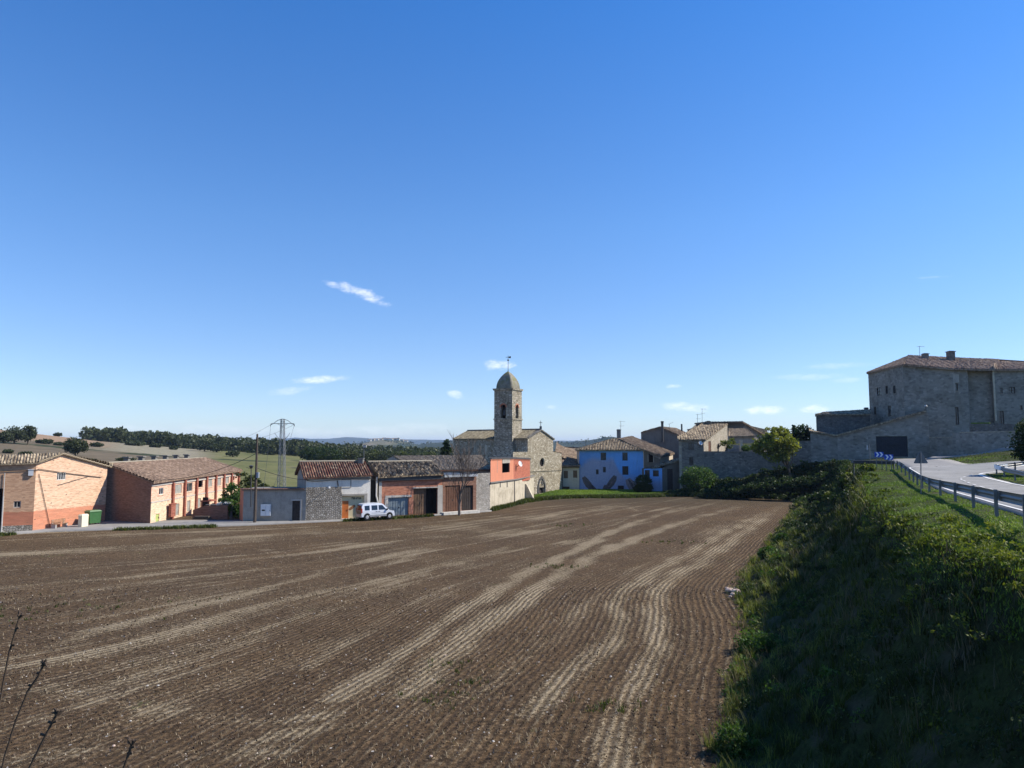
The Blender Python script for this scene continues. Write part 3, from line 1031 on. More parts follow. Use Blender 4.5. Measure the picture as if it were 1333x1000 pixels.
def terrainmat():
    t = T('farmland', .95, .08)
    ob = t.co()
    x, y, z = t.sep(ob)
    az = t.math('DIVIDE', x, t.math('MAXIMUM', y, 1.0))
    wb = t.math('MULTIPLY', t.math('SUBTRACT', t.noise(ob, .012, 3), .5), 60)
    d = t.math('ADD', y, wb)
    fine = t.noise(ob, .5, 6, .75)
    green = t.ramp(t.noise(t.scale(ob, (.02, .05, 1)), 1.0, 4, .65), [(.3, (.09, .10, .035)), (.5, (.13, .13, .05)), (.7, (.17, .155, .075))])
    brown = t.ramp(t.noise(t.scale(ob, (.03, .08, 1)), 1.0, 4, .65), [(.3, (.105, .085, .055)), (.7, (.165, .13, .085))])
    ochre = t.ramp(fine, [(.3, (.24, .16, .10)), (.7, (.31, .215, .14))])
    pale = t.ramp(fine, [(.3, (.20, .18, .12)), (.7, (.27, .24, .17))])
    # strips: green meadow, brown plough, hedge line, ochre field up to the skyline
    c = green
    lft = t.ss(az, -.46, -.40, 1, 0)
    c = t.mix(t.math('MULTIPLY', t.ss(d, 205, 212), lft), c, brown)
    c = t.mix(t.math('MULTIPLY', t.math('MULTIPLY', t.ss(d, 300, 312), t.ss(az, -.62, -.52)), lft), c, pale)
    c = t.mix(t.math('MULTIPLY', t.ss(d, 335, 345), t.ss(az, -.60, -.54, 1, 0)), c, ochre)
    hedge = t.math('MULTIPLY', t.ss(t.math('ABSOLUTE', t.math('SUBTRACT', d, 300)), 4, 12, 1, 0), t.ss(t.noise(ob, .06, 3), .42, .52))
    c = t.mix(hedge, c, (.035, .045, .02))
    stripe = t.noise(t.comb(t.math('MULTIPLY', x, .15), t.math('MULTIPLY', y, .4)), 1.0, 4, .7)
    c = t.mix(1.0, c, t.ramp(stripe, [(.3, (.82, .82, .82)), (.7, (1.15, 1.15, 1.15))]), 'MULTIPLY')
    c = t.mix(1.0, c, t.ramp(fine, [(.3, (.75, .75, .75)), (.7, (1.22, 1.22, 1.22))]), 'MULTIPLY')
    # far country: woods and fields
    fv = t.noise(t.scale(ob, (.0035, .0016, .004)), 1.0, 5, .65)
    farc = t.ramp(fv, [(.40, (.022, .032, .018)), (.52, (.03, .042, .022)), (.57, (.11, .105, .055)), (.66, (.19, .16, .10))])
    far2 = t.ramp(fv, [(.45, (.022, .032, .02)), (.6, (.05, .06, .035))])
    c = t.mix(t.ss(y, 560, 640), c, farc)
    c = t.mix(t.ss(y, 4500, 5500), c, far2)
    t.color(c)
    t.bump(fine, .5, .3)
    return t.m


M['farmland'] = terrainmat()
rs = np.concatenate([np.linspace(0, 100, 6)[:-1], np.linspace(100, 560, 150), np.geomspace(565, 2000, 30)[1:-1], np.linspace(2000, 3100, 60), np.geomspace(3150, 7000, 14)[:-1], np.linspace(7000, 9600, 40), np.geomspace(9800, 14000, 5)])
ang = np.concatenate([np.linspace(-math.pi, -.75, 30)[:-1], np.linspace(-.75, .75, 560), np.linspace(.75, math.pi, 30)[1:]])
RR, AA = np.meshgrid(rs, ang)
X, Y = RR * np.sin(AA), RR * np.cos(AA)
v = np.stack([X.ravel(), Y.ravel(), tz(X, Y).ravel()], 1)
nr, na = len(rs), len(ang)
i = np.arange((nr - 1) * (na - 1))
k = (i // (nr - 1)) * nr + i % (nr - 1)
ter = np_mesh('terrain', v, np.stack([k, k + 1, k + nr + 1, k + nr], 1)[:, ::-1], M['farmland'], smooth=True)
tag(ter, 'rolling farmland, low hills and far blue ridges', kind='structure')

# ---- street, kerb edge, grass strip
simple('asphalt_pale', (.24, .23, .215), .92, .14, 1.2, .1, 0, .3)
t = T('road_asphalt', .9, .15)
c = t.ramp(t.noise(t.co(), .35, 4, .6), [(.3, (.22, .215, .20)), (.7, (.30, .29, .27))])
c = t.mix(1.0, c, t.ramp(t.noise(t.co(), 40, 3, .7), [(.3, (.8, .8, .8)), (.7, (1.2, 1.2, 1.2))]), 'MULTIPLY')
c = t.mix(t.ss(t.noise(t.co(), 2.2, 5, .7), .56, .6, 0, .25), c, (.14, .135, .13))
cr = t.n('ShaderNodeTexVoronoi', {'Vector': t.n('ShaderNodeVectorMath', {0: t.co(), 1: t.noise(t.co(), .8, 3, .6, out=1)}, operation='ADD').outputs[0], 'Scale': .28}, feature='DISTANCE_TO_EDGE')
c = t.mix(t.math('MULTIPLY', t.ss(cr.outputs[0], .004, .012, 1, 0), t.ss(t.noise(t.co(), .3, 2), .45, .55)), c, (.10, .095, .09))
c = t.mix(t.ss(t.noise(t.scale(t.co(), (.25, .6, 1)), .6, 3, .6), .55, .57, 0, .3), c, (.17, .165, .155))
M['road_asphalt'] = t.color(c)


def ribbon(name, L, Rr, mat, zf, n=60, m=6, dz=.0, thick=0.0, kind='structure', label=None):
    """surface between two polylines, resampled"""
    def res(line, n):
        line = np.array(line, float)
        s = np.r_[0, np.cumsum(np.hypot(*np.diff(line, axis=0).T))]
        t_ = np.linspace(0, s[-1], n)
        return np.interp(t_, s, line[:, 0]), np.interp(t_, s, line[:, 1])
    lx, ly = res(L, n)
    rx, ry = res(Rr, n)
    tt = np.linspace(0, 1, m)[None, :]
    X = lx[:, None] * (1 - tt) + rx[:, None] * tt
    Y = ly[:, None] * (1 - tt) + ry[:, None] * tt
    Zz = zf(X, Y) + dz
    v = np.stack([X.ravel(), Y.ravel(), Zz.ravel()], 1)
    i = np.arange((n - 1) * (m - 1))
    k = (i // (m - 1)) * m + i % (m - 1)
    f = np.stack([k, k + 1, k + m + 1, k + m], 1)
    if thick:
        nv = len(v)
        lo = v.copy()
        lo[:, 2] -= thick
        v = np.concatenate([v, lo])
        idx = np.arange(n * m).reshape(n, m)
        for e in (idx[:, 0], idx[::-1, -1], idx[0, ::-1], idx[-1, :]):
            f = np.concatenate([f, np.stack([e[:-1], e[1:], e[1:] + nv, e[:-1] + nv], 1)])
    a = f[0]
    nrm = np.cross(v[a[1]] - v[a[0]], v[a[2]] - v[a[0]])
    if nrm[2] < 0: f = f[:, ::-1]
    o = np_mesh(name, v, f, mat, smooth=False)
    tag(o, label, kind=kind)
    return o


flat = lambda z: (lambda x, y: np.full(np.shape(x), z))
near_edge = [(-90, 52)] + [G(*p) for p in ((-40, 699), (0, 697), (60, 692.5), (120, 691), (200, 688.5), (320, 684), (420, 679.8), (520, 674.5), (575, 670.5), (640, 665.5))]
far_edge = [(-90, 60), (-62, 63.5), C(0, 0, 71), C(45, 0, 73), C(95, 0, 79), C(138, 0, 83), C(196, 0, 80.5), C(260, 0, 82), C(320, 0, 82), C(400, 0, 82.5), C(500, 0, 86.5), C(580, 0, 90), C(640, 0, 95)]
ribbon('street', near_edge, far_edge, M['asphalt_pale'], lambda x, y: .10 + .01 * wob(x, y, .8, 2), 90, 5, 0, .2, label='pale asphalt village street')

simple('grass_ground', (.10, .165, .022), .95, .4, 2.5, .1, 0, .8)
gs_near = [G(*p) for p in ((640, 664), (662, 658.5), (690, 651.5), (740, 648), (800, 647.5), (850, 646.5), (900, 644.5), (935, 641))]
gs_far = [C(640, 0, 97), C(672, 0, 106), C(700, 0, 124), C(731, 0, 140), C(756, 0, 138), C(836, 0, 137), C(842, 0, 134), C(884, 0, 130), C(925, 0, 127)]


def gz(x, y):
    return .22 + .10 * wob(x, y, .6, 2)


ribbon('grass_strip', gs_near, gs_far, M['grass_ground'], gz, 90, 8, 0, .4, label='bright green grass strip below the houses')

# ---- road on the plateau
road_out = [(x + .75, y - .1) for x, y, z in RAIL[1:]] + [(38.5, 70.5), (43, 73.8), (50, 75), (62, 75.5), (95, 79)]
road_in = [(26, 14), (25.2, 19), (25.2, 24), (26.3, 30), (28.5, 37), (31, 43), (33.2, 48.6), (35.4, 53.2), (37.2, 56.8), (40, 59.2), (45, 61.2), (55, 62.8), (95, 67)]
zup = lambda x, y: np.maximum(Bz(x, y, False) + .06, 0)
ribbon('road', road_out, road_in, M['road_asphalt'], zup, 130, 9, 0, .1, label='pale asphalt road bending right')
lane_l = [(37.5, 69), (41, 76), (46, 86), (52, 98), (57, 109)]
lane_r = [(48, 75), (51, 82), (55, 92), (60, 102), (64.5, 110)]
ribbon('lane', lane_l, lane_r, M['asphalt_pale'], zup, 60, 6, .012, .1, label='short lane leading to the gate')
simple('line_paint', (.62, .61, .58), .8, .2, 4)


def line_strip(name, pts, wd, a0=0, label=None, mat='line_paint', dz=.02):
    pts = smooth_line(pts, it=2)
    L, Rr = [], []
    for i, p in enumerate(pts):
        q = Vector(pts[min(i + 1, len(pts) - 1)]) - Vector(pts[max(i - 1, 0)])
        q.normalize()
        L.append((p[0] - q.y * wd / 2, p[1] + q.x * wd / 2))
        Rr.append((p[0] + q.y * wd / 2, p[1] - q.x * wd / 2))
    return ribbon(name, L, Rr, M[mat], zup, 80, 2, dz, label=label)


line_strip('edge_line', [(x + .4, y) for x, y in road_out[:15]] + [(43.2, 73.2), (50, 74.5), (62, 75), (95, 78.5)], .14, label='white painted line along the outer road edge')
line_strip('kerb_line', [(x - .35, y + .15) for x, y in road_in[2:9]] + [(39.8, 59.6), (44.9, 61.6), (55, 63.2), (95, 67.4)], .22, label='white painted line round the inner bend')
cen = [((a[0] + b[0]) / 2, (a[1] + b[1]) / 2) for a, b in zip(road_out, road_in)]
cen = smooth_line(cen, it=2)
dash = MB()
for k in range(0, len(cen) - 2, 2):
    a, b = Vector(cen[k]), Vector(cen[k + 1])
    d = (b - a).normalized() * min(2.0, (b - a).length)
    n_ = Vector((-d.y, d.x)).normalized() * .06
    q = [a - n_, a + d - n_, a + d + n_, a + n_]
    zq = [float(zup(np.array([p.x]), np.array([p.y]))[0]) + .03 for p in q]
    dash.poly([(p.x, p.y, z_) for p, z_ in zip(q, zq)])
tag(dash.build('centre_line', M['line_paint'], origin=(0, 0, 0)), 'dashed white line along the road centre', kind='structure')
side_lo = [C(1176, 0, 104), C(1250, 0, 99), C(1329, 0, 92.5), C(1400, 0, 90)]
side_hi = [C(1190, 0, 111), C(1250, 0, 104), C(1329, 0, 96), C(1400, 0, 93)]
ribbon('pavement', side_lo, side_hi, M['asphalt_pale'], zup, 40, 4, .38, .7, label='pale pavement rising along the right garden wall')
# ------------------------------------------------------------ buildings
def lerp2(a, b, t):
    return (a[0] + (b[0] - a[0]) * t, a[1] + (b[1] - a[1]) * t)


def house(name, label, cat, edges, group=None, zb=-.3):
    """edges: list of dict(p0, p1, tops[(t,z)], mat, ops) -> root, [Fac]"""
    xs = [e['p0'][0] for e in edges] + [edges[-1]['p1'][0]]
    ys = [e['p0'][1] for e in edges] + [edges[-1]['p1'][1]]
    root = thing(name, label, cat, (sum(xs) / len(xs), sum(ys) / len(ys), zb), group)
    fs = []
    mbs = {}
    for i, e in enumerate(edges):
        F = Fac(e['p0'], e['p1'])
        fs.append(F)
        tops = [(t * F.L, z) for t, z in e['tops']]
        ops = [r for r in (e.get('ops') or [])]
        mb = mbs.setdefault(e['mat'], MB())
        wall_face(mb, F, e.get('zb', zb), tops, ops, e.get('reveal', .2), i * 7.3 if e.get('uo') is None else e['uo'])
    for mk, mb in mbs.items():
        mb.build('wall', M[mk], root)
    return root, fs


def E(p0, p1, tops, mat, ops=None, **k):
    if not isinstance(tops, list): tops = [(0, tops), (1, tops)]
    return dict(p0=p0, p1=p1, tops=tops, mat=mat, ops=ops, **k)


def pt3(p, z):
    return Vector((p[0], p[1], z))


def off(p, d, k):
    return (p[0] + d[0] * k, p[1] + d[1] * k)


# ---------- 1 brick barn at the left edge
A = C(45, 645, 72); Bp = C(138, 645, 81)
dw = (-.86, -.51)
W = off(A, dw, 12); Bb = off(Bp, dw, 12)
Fg = Fac(A, Bp)
zA, zB = Z(45, 601, 72), Z(138, 608, 81)
ua, za = Fg.px(78, 591)
ta = ua / Fg.L
Fw = Fac(W, A)
op_g = [Fg.rect(74, 615, 85.5, 625)]
op_w = [Fw.rect(17.4, 652.5, 27, 661), (Fw.px(-14, 650)[0], Fw.px(3.2, 650)[0], .1, 4.3)]
brn, _ = house('brick_barn', 'long low brick barn with sunlit gable above a red painted band at left edge', 'barn', [
    E(W, A, [(0, zA - .4), (1, zA)], 'barn_brick_shaded', op_w), E(A, Bp, [(0, zA), (ta, za), (1, zB)], 'barn_brick', op_g),
    E(Bp, Bb, zB, 'end_brick'), E(Bb, W, [(0, zB), (1 - ta, za), (1, zA - .4)], 'end_brick')])
wd_ = fit('barred', Fg, op_g[0], brn, M['white_frame'], None, .08, 4, 1)
fit('window', Fw, op_w[0], brn, M['frame'], None, .1, 2, 1)
fit('hole', Fw, op_w[1], brn, name='doorway')
ap = Fg.pt(ua, 0, za)
rf = MB()
o_ = Vector((Fg.d.x, Fg.d.y, 0))
out = Vector((-dw[0], -dw[1], 0)) * .35
ea = pt3(A, zA) + out - o_ * .35 + Vector((0, 0, -.12)); ew = pt3(W, zA - .4) - o_ * .35 + Vector((0, 0, -.12))
ap3 = Vector(ap) + out + Vector((0, 0, .05)); apw = Vector(ap) + Vector((dw[0], dw[1], 0)) * 12 + Vector((0, 0, -.35))
roof_poly(rf, [ew, ea, ap3, apw], .26, .06, .45, .04, .12, .03, 3)
eb = pt3(Bp, zB) + out + o_ * .3; ebb = pt3(Bb, zB) + o_ * .3
roof_poly(rf, [eb, ebb, apw, ap3], .26, .06, .45, .04, .12, .03, 4)
rf.build('roof', M['old_tiles'], brn)
s = MB()
for k in range(34):
    t0 = k / 34
    q = Vector(pt3(A, zA)).lerp(Vector(ap), min(1, t0 / ta)) if t0 < ta else Vector(ap).lerp(pt3(Bp, zB), (t0 - ta) / (1 - ta))
    q = q + out * .8
    s.tube([q + Vector((0, 0, .02)) - o_ * .16, q + o_ * .16 + Vector((0, 0, .03 * (k % 2)))], .1, 6)
s.build('verge_tiles', M['old_tiles'], brn)
mb = MB(); mb.fbox(Fw, Fw.px(4, 650)[0], Fw.L - .02, -.12, 0, 0, Fw.px(25, 684)[1])
mb.build('stone_plinth', M['rubble'], brn)
mb = MB(); u, z = Fw.px(40.5, 615.5); mb.fbox(Fw, u - .22, u + .2, -.22, -.02, z - .28, z + .28)
mb.fbox(Fw, u - .28, u + .26, -.26, 0, z + .28, z + .33)
mb.build('meter_box', M['panel_grey'], brn)
mb = MB(); u, z = Fw.px(4.6, 646); mb.tube([Fw.pt(u, -.1, 0), Fw.pt(u, -.1, z)], .07, 8); mb.tube([Fw.pt(u, -.1, z), Fw.pt(u, -.1, Fw.px(4.6, 616)[1])], .04, 8)
mb.build('standpipe', M['concrete'], brn)
mb = MB()
mb.tube([Fw.pt(Fw.px(-40, 614)[0], -.08, Fw.px(-40, 616)[1]), Fw.pt(Fw.px(10, 613)[0], -.08, Fw.px(10, 613)[1]), Fw.pt(Fw.L, -.06, Fw.px(45, 612)[1]), Fg.pt(.3, -.1, Fg.px(47, 611)[1]),
         Fg.pt(Fg.px(85, 616)[0], -.08, Fg.px(85, 616)[1]), Fg.pt(Fg.px(131, 621.5)[0], -.08, Fg.px(131, 621.5)[1])], .035, 5)
mb.tube([Fg.pt(.3, -.08, Fg.px(47, 617)[1]), Fg.pt(Fg.px(64.5, 684)[0], -.08, .2)], .03, 5)
mb.tube([Fg.pt(Fg.px(74, 632)[0], -.07, Fg.px(74, 632)[1]), Fg.pt(Fg.px(115, 620)[0], -.08, Fg.px(115, 620)[1])], .02, 5)
mb.build('wall_cable', M['cable'], brn)

# ---------- 2 warehouse
N = C(196.5, 650, 78.4); Fr = C(311, 640, 108); Mw = C(138, 640, 82.3)
Mw2 = lerp2(N, Mw, 2.0)
Fr2 = (Fr[0] + Mw2[0] - N[0], Fr[1] + Mw2[1] - N[1])
zN, zM, zF = Z(197, 628, 79.5), Z(138, 604.5, 82.3), Z(310, 613, 108)
FL = Fac(N, Fr)
Fe = Fac(Mw2, N)
low_z = lambda px_, py_: FL.px(px_, py_)[1]
up = [(207, 635, 213, 644), (226.5, 631, 236.5, 642.5), (242, 628.6, 250.5, 640), (256.3, 626, 264, 634.5), (269, 624, 276.3, 634), (281, 622, 287.7, 632.5), (292, 620, 298, 629.5), (302, 618, 305.3, 625.5)]
lo = [(202.3, 669.5, 206.8, 684), (228, 656, 232.8, 671), (243.3, 652, 247.4, 666), (257.2, 649, 261, 661), (268, 643.5, 273, 651.5)]
ops = []
for r in up: ops.append(FL.rect(*r))
for r in lo: ops.append(FL.rect(*r))
ops[8] = (ops[8][0], ops[8][1], 0.05, ops[8][3])
wh, _ = house('brick_warehouse', 'two storey brick warehouse with rows of windows between brick pilasters and a brown tiled roof', 'warehouse', [
    E(Mw2, N, [(0, zN), (.5, zM), (1, zN)], 'end_brick'), E(N, Fr, [(0, zN), (1, zF)], 'store_brick', ops, reveal=.16),
    E(Fr, Fr2, [(0, zF), (.5, zM + .2), (1, zF)], 'end_brick'), E(Fr2, Mw2, zN, 'end_brick')])
for i, r in enumerate(ops):
    if i in (3, 7): fit('hole', FL, r, wh)
    elif i == 8: fit('door', FL, r, wh, M['green_door'], 'pale green door', .08)
    elif i in (0,): fit('window', FL, r, wh, M['white_frame'], None, .1, 2, 1)
    elif i < 8: fit('shutter', FL, r, wh, M['grey_shutter'], None, .08) if i != 2 else fit('window', FL, r, wh, M['frame'], None, .1, 2, 1)
    else: fit('shutter', FL, r, wh, M['grey_shutter'], None, .08)
    if i != 8: sill(FL, r, wh, M['store_brick_low'])
mid = FL.px(200, 664)[1]
mb = MB()
for (x, y0) in ((224, 630), (239.3, 626), (254.5, 622.5), (267.5, 620), (279.5, 618), (290, 616), (300, 614), (309.3, 612.5)):
    u = FL.px(x, 640)[0]
    MB().fbox(FL, u - .22, u + .22, -.26, -.003, 0, FL.px(x, y0 - .6)[1] + .05).build('pilaster', M['pilaster_brick'], wh)
us = [0] + [FL.px(x, 640)[0] for x in (224, 239.3, 254.5, 267.5, 279.5, 290, 300, 309.3)] + [FL.L]
for a, b in zip(us[:-1], us[1:]):
    if b - a < .8: continue
    mb.fbox(FL, a + (.23 if a else 0), b - .23, -.07, -.004, 2.25, 2.38)
    mb.fbox(FL, a + (.23 if a else 0), b - .23, -.09, -.004, 4.05, 4.2)
mb.build('string_course', M['trim'], wh)
# pale lower storey
mb = MB()
lows = [r for r in ops if r[3] < 2.9]
segs = sorted(lows)
for a, b in zip(us[:-1], us[1:]):
    a2, b2 = a + (.23 if a else 0), b - .23
    if b2 - a2 < .3: continue
    inner = [r for r in segs if r[0] > a2 and r[1] < b2]
    wall = []
    cur = a2
    for r in inner:
        mb.fbox(FL, cur, r[0] - .02, -.03, -.003, 0, 2.24)
        if r[2] > .2: mb.fbox(FL, r[0] - .02, r[1] + .02, -.03, -.003, 0, r[2] - .1)
        if r[3] < 2.2: mb.fbox(FL, r[0] - .02, r[1] + .02, -.03, -.003, r[3] + .02, 2.24)
        cur = r[1] + .02
    mb.fbox(FL, cur, b2, -.03, -.003, 0, 2.24)
mb.build('lower_render', M['store_brick_low'], wh)
rf = MB()
e0, e1 = pt3(N, zN + .05), pt3(Fr, zF + .05)
r0, r1 = pt3(Mw, zM + .05), pt3(C(268, 597, 112), Z(268, 596.5, 112))
fl = Vector((FL.n.x, FL.n.y, 0)) * .35
nb = Vector((-FL.d.x, -FL.d.y, 0)) * .3
roof_poly(rf, [e0 + fl + nb, e1 + fl - nb, r1, r0 + nb], .3, .05, .5, .08, .14, .02, 6)
e2, e3 = pt3(Fr2, zF), pt3(Mw2, zN)
roof_poly(rf, [e2, e3, r0 + nb, r1], .3, .05, .5, .05, .14, .02, 7)
roof_poly(rf, [e1 + fl - nb, pt3(Fr2, zF), r1], .3, .05, .5, .05, .14, .02, 7)
rf.build('roof', M['store_tiles'], wh)
mb = MB(); a, b = r0, r1
mb.tube([a + Vector((0, 0, .12)), b + Vector((0, 0, .06))], .10, 8)
mb.build('ridge_tiles', M['ridge'], wh)
for px_ in (173, 191.5, 208, 222.5, 236, 249.5):
    F2 = Fac((r0.x, r0.y), (r1.x, r1.y))
    u, z = F2.px(px_, 595)
    c0 = F2.pt(u, .7, 0)
    z0 = r0.z + (r1.z - r0.z) * u / F2.L
    mb = MB()
    mb.box(c0[0] - .28, c0[0] + .28, c0[1] - .28, c0[1] + .28, z0 - .6, z0 + .55)
    mb.box(c0[0] - .42, c0[0] + .42, c0[1] - .42, c0[1] + .42, z0 + .55, z0 + .68)
    mb.build('roof_vent', M['dark_cement'], wh)
mb = MB(); u, _z = FL.px(219.5, 672)
mb.fbox(FL, u - .7, u + .55, -.55, -.27, .35, 1.75)
mb.fbox(FL, u - .8, u + .65, -.6, -.27, 1.75, 1.85)
mb.build('electric_cabinet', M['pilaster_brick'], wh)

# yard things in front of the warehouse
Yw = C(251, 670, 84.5); Yw2 = C(296, 668, 84)
mbx = thing('yard_wall', 'low brown brick yard wall beside the tree, in the warehouse shadow', 'wall', (*lerp2(Yw, Yw2, .5), 0))
Fy = Fac(Yw, Yw2)
mb = MB(); wall_face(mb, Fy, -.1, [(0, 1.0), (Fy.L * .35, 1.5), (Fy.L * .36, 1.5), (Fy.L, 1.55)])
mb.fbox(Fy, .01, Fy.L, .01, .22, -.1, .98)
mb.build('brickwork', M['end_brick'], mbx)
mb = MB(); mb.fbox(Fy, Fy.L * .36, Fy.L + .05, -.04, .26, 1.56, 1.64)
mb.build('coping', M['dark_cement'], mbx)
kz = thing('brick_kiln', 'small arched red brick lean-to against the warehouse wall', 'lean-to', (*C(267, 662, 88), 0))
c0 = Vector((*C(267, 660, 88), 0))
Fk = Fac(C(261.5, 660, 88), C(272.5, 660, 88))
mb = MB(); wall_face(mb, Fk, -.1, [(0, Fk.px(262, 653)[1]), (Fk.L * .5, Fk.px(267, 650.5)[1]), (Fk.L, Fk.px(272, 653)[1])])
Fk2 = Fac(C(272.5, 660, 88), C(272.5, 660, 90))
wall_face(mb, Fk2, -.1, [(0, Fk.px(272, 653)[1]), (Fk2.L, Fk.px(272, 653)[1])])
Fk0 = Fac(C(261.5, 660, 90), C(261.5, 660, 88))
wall_face(mb, Fk0, -.1, [(0, Fk.px(262, 653)[1]), (Fk0.L, Fk.px(262, 653)[1])])
mb.build('brickwork', M['pilaster_brick'], kz)
mb = MB(); mb.fbox(Fk, -.06, Fk.L + .06, -.06, 2.0, Fk.px(262, 653)[1] - .02, Fk.px(262, 652)[1] + .05)
mb.build('cap', M['pilaster_brick'], kz)
mb = MB(); mb.fbox(Fk, .2, Fk.L - .2, -.02, .1, .4, 2.2)
mb.build('dark_door', M['interior'], kz)
for (x0, x1, y0, y1, mk, lab, D) in ((273.5, 281, 656, 664, 'dark_metal', 'dark round water tank behind the yard wall', 86.5), (281.5, 288, 655, 663, 'tank_blue', 'pale blue plastic drum behind the yard wall', 86.2)):
    p = C((x0 + x1) / 2, y1, D)
    rr = (x1 - x0) / 2 * D / 930
    th_ = thing('water_tank', lab, 'tank', (*p, 0))
    MB().tube([(*p, 0), (*p, Z(x0, y0, D) - .1), (*p, Z(x0, y0, D))], [rr, rr, rr * .7], 14).build('drum', M[mk], th_)
    MB().tube([(*p, Z(x0, y0, D)), (*p, Z(x0, y0, D) + .08)], [rr * .35, rr * .35], 10).build('lid', M['dark_metal'], th_)
p = C(293, 662, 85.5)
th_ = thing('corrugated_sheet', 'grey corrugated sheet lying over the yard wall beside the tree', 'sheet', (*p, 1.6))
mb = MB()
for k in range(12):
    x = p[0] - .75 + k * .125
    mb.hexa([(x, p[1] - .6, 1.68 + .03 * (k % 2)), (x + .125, p[1] - .6, 1.71 - .03 * (k % 2)), (x + .125, p[1] + .6, 1.86 - .03 * (k % 2)), (x, p[1] + .6, 1.83 + .03 * (k % 2))],
            [(x, p[1] - .6, 1.70 + .03 * (k % 2)), (x + .125, p[1] - .6, 1.73 - .03 * (k % 2)), (x + .125, p[1] + .6, 1.88 - .03 * (k % 2)), (x, p[1] + .6, 1.85 + .03 * (k % 2))])
mb.build('sheet', M['steel'], th_)
p = C(264, 674, 82.6)
th_ = thing('plank_stack', 'low stack of weathered planks in front of the yard wall', 'planks', (*p, .1))
for k in range(3):
    MB().box(p[0] - 1.1 + .1 * k, p[0] + .9 - .08 * k, p[1] - .3, p[1] + .3, .1 + k * .13, .2 + k * .13).build('plank', M['pole_wood'], th_)

# ---------- 3 low cement shed
S0, S1 = C(316.5, 660, 80.6), C(398, 660, 81.2)
fb = (-.42, .91)
Fs = Fac(S0, S1)
zs = Fs.px(350, 638.5)[1]
rs_ = [Fs.rect(380.3, 652, 390.5, 677)]
rs_[0] = (rs_[0][0], rs_[0][1], .12, rs_[0][3])
shed, _ = house('cement_shed', 'low grey rendered shed with a dark door and a flat roof, behind the utility pole', 'shed', [
    E(S0, S1, zs, 'cement', rs_), E(S1, off(S1, fb, 5), zs, 'cement'), E(off(S1, fb, 5), off(S0, fb, 5), zs, 'cement'), E(off(S0, fb, 5), S0, zs, 'salmon')])
fit('door', Fs, rs_[0], shed, M['dark_wood'], None, .12)
mb = MB(); mb.fbox(Fs, -.15, Fs.L + .0, -.15, 5.1, zs, zs + .1)
mb.build('roof', M['dark_cement'], shed)
mb = MB()
for k in range(36): mb.tube([Fs.pt(-.1 + k * Fs.L / 36, -.2, zs + .13), Fs.pt(-.1 + k * Fs.L / 36, .2, zs + .15)], .09, 6)
mb.build('edge_tiles', M['red_tiles'], shed)
mb = MB(); r = rs_[0]
mb.fbox(Fs, r[0] - .15, r[1] + .15, -.05, .05, r[3] + .002, r[3] + .16)
mb.fbox(Fs, r[1] + .003, r[1] + .15, -.05, .05, .1, r[3])
mb.build('door_surround', M['trim'], shed)
r = Fs.rect(340, 656.5, 353, 671.5)
cab = thing('utility_cabinet', 'pale grey double utility cabinet fixed to the shed wall', 'cabinet', Fs.pt((r[0] + r[1]) / 2, 0, r[2]))
MB().fbox(Fs, r[0], r[1], -.3, -.003, r[2], r[3]).build('case', M['panel_grey'], cab)
um = (r[0] + r[1]) / 2
for a, b in ((r[0] + .03, um - .02), (um + .02, r[1] - .03)):
    d_ = MB().fbox(Fs, a, b, -.33, -.302, r[2] + .04, r[3] - .04).build('cabinet_door', M['white_paint'], cab)
    MB().fbox(Fs, b - .07, b - .03, -.36, -.331, (r[2] + r[3]) / 2 - .08, (r[2] + r[3]) / 2 + .04).build('handle', M['dark_metal'], d_)
MB().fbox(Fs, r[0] + .15, r[0] + .45, -.336, -.331, r[2] + .55, r[2] + .72).build('notice', M['ink'], cab)

# ---------- 4 stone and white house
H0, H1 = C(398, 650, 81.3), C(482, 650, 84.2)
Fh = Fac(H0, H1)
zh0, zh1 = Fh.px(398, 620.5)[1], Fh.px(482, 617.5)[1]
bk = 6.8
ridz = Z(435, 601.5, 86)
H2, H3 = off(H1, fb, bk), off(H0, fb, bk)
r_door = Fh.rect(445.2, 652.5, 454, 676)
r_door = (r_door[0], r_door[1], .12, r_door[3])
us_ = Fh.px(445, 650)[0]
r_gar = (us_ + .02, Fh.px(474, 660)[0], .12, Fh.px(460, 645.3)[1])
hs, _ = house('stone_and_white_house', 'low house with a half rubble half white front, orange door and dark red tiled roof', 'house', [
    E(H0, H1, [(0, zh0), (1, zh1)], 'white_plaster', [r_gar], reveal=.35), E(H1, H2, [(0, zh1), (.5, ridz), (1, zh1)], 'dark_cement'),
    E(H2, H3, zh1, 'cement'), E(H3, H0, [(0, zh0), (.5, ridz), (1, zh0)], 'cement')])
mb = MB(); mb.fbox(Fh, -.02, Fh.px(444, 650)[0], -.1, -.003, -.1, Fh.px(420, 634)[1])
mb.fbox(Fh, Fh.px(440, 650)[0] - .3, Fh.px(446.4, 650)[0] - .14, -.095, -.003, -.1, Fh.px(420, 641)[1])
mb.build('rubble_wall', M['rubble'], hs)
mb = MB(); mb.fbox(Fh, -.15, Fh.L + .05, -.2, 0, zh0 - .34, zh0 - .22)
mb.build('eave_band', M['dark_cement'], hs)
inn = MB(); wd2 = r_gar[1] - r_gar[0]
inn.fbox(Fh, r_gar[0], r_gar[1], .3, .36, r_gar[2], r_gar[3])
inn.build('garage_infill', M['yellow_wall'], hs)
d_ = MB(); d_.fbox(Fh, r_door[0] + .06, r_door[1], .24, .298, .14, r_door[3])
dd = d_.build('door', M['orange_door'], hs, 'orange door')
MB().fbox(Fh, r_door[1] - .14, r_door[1] - .1, .19, .24, 1.0, 1.15).build('handle', M['dark_metal'], dd)
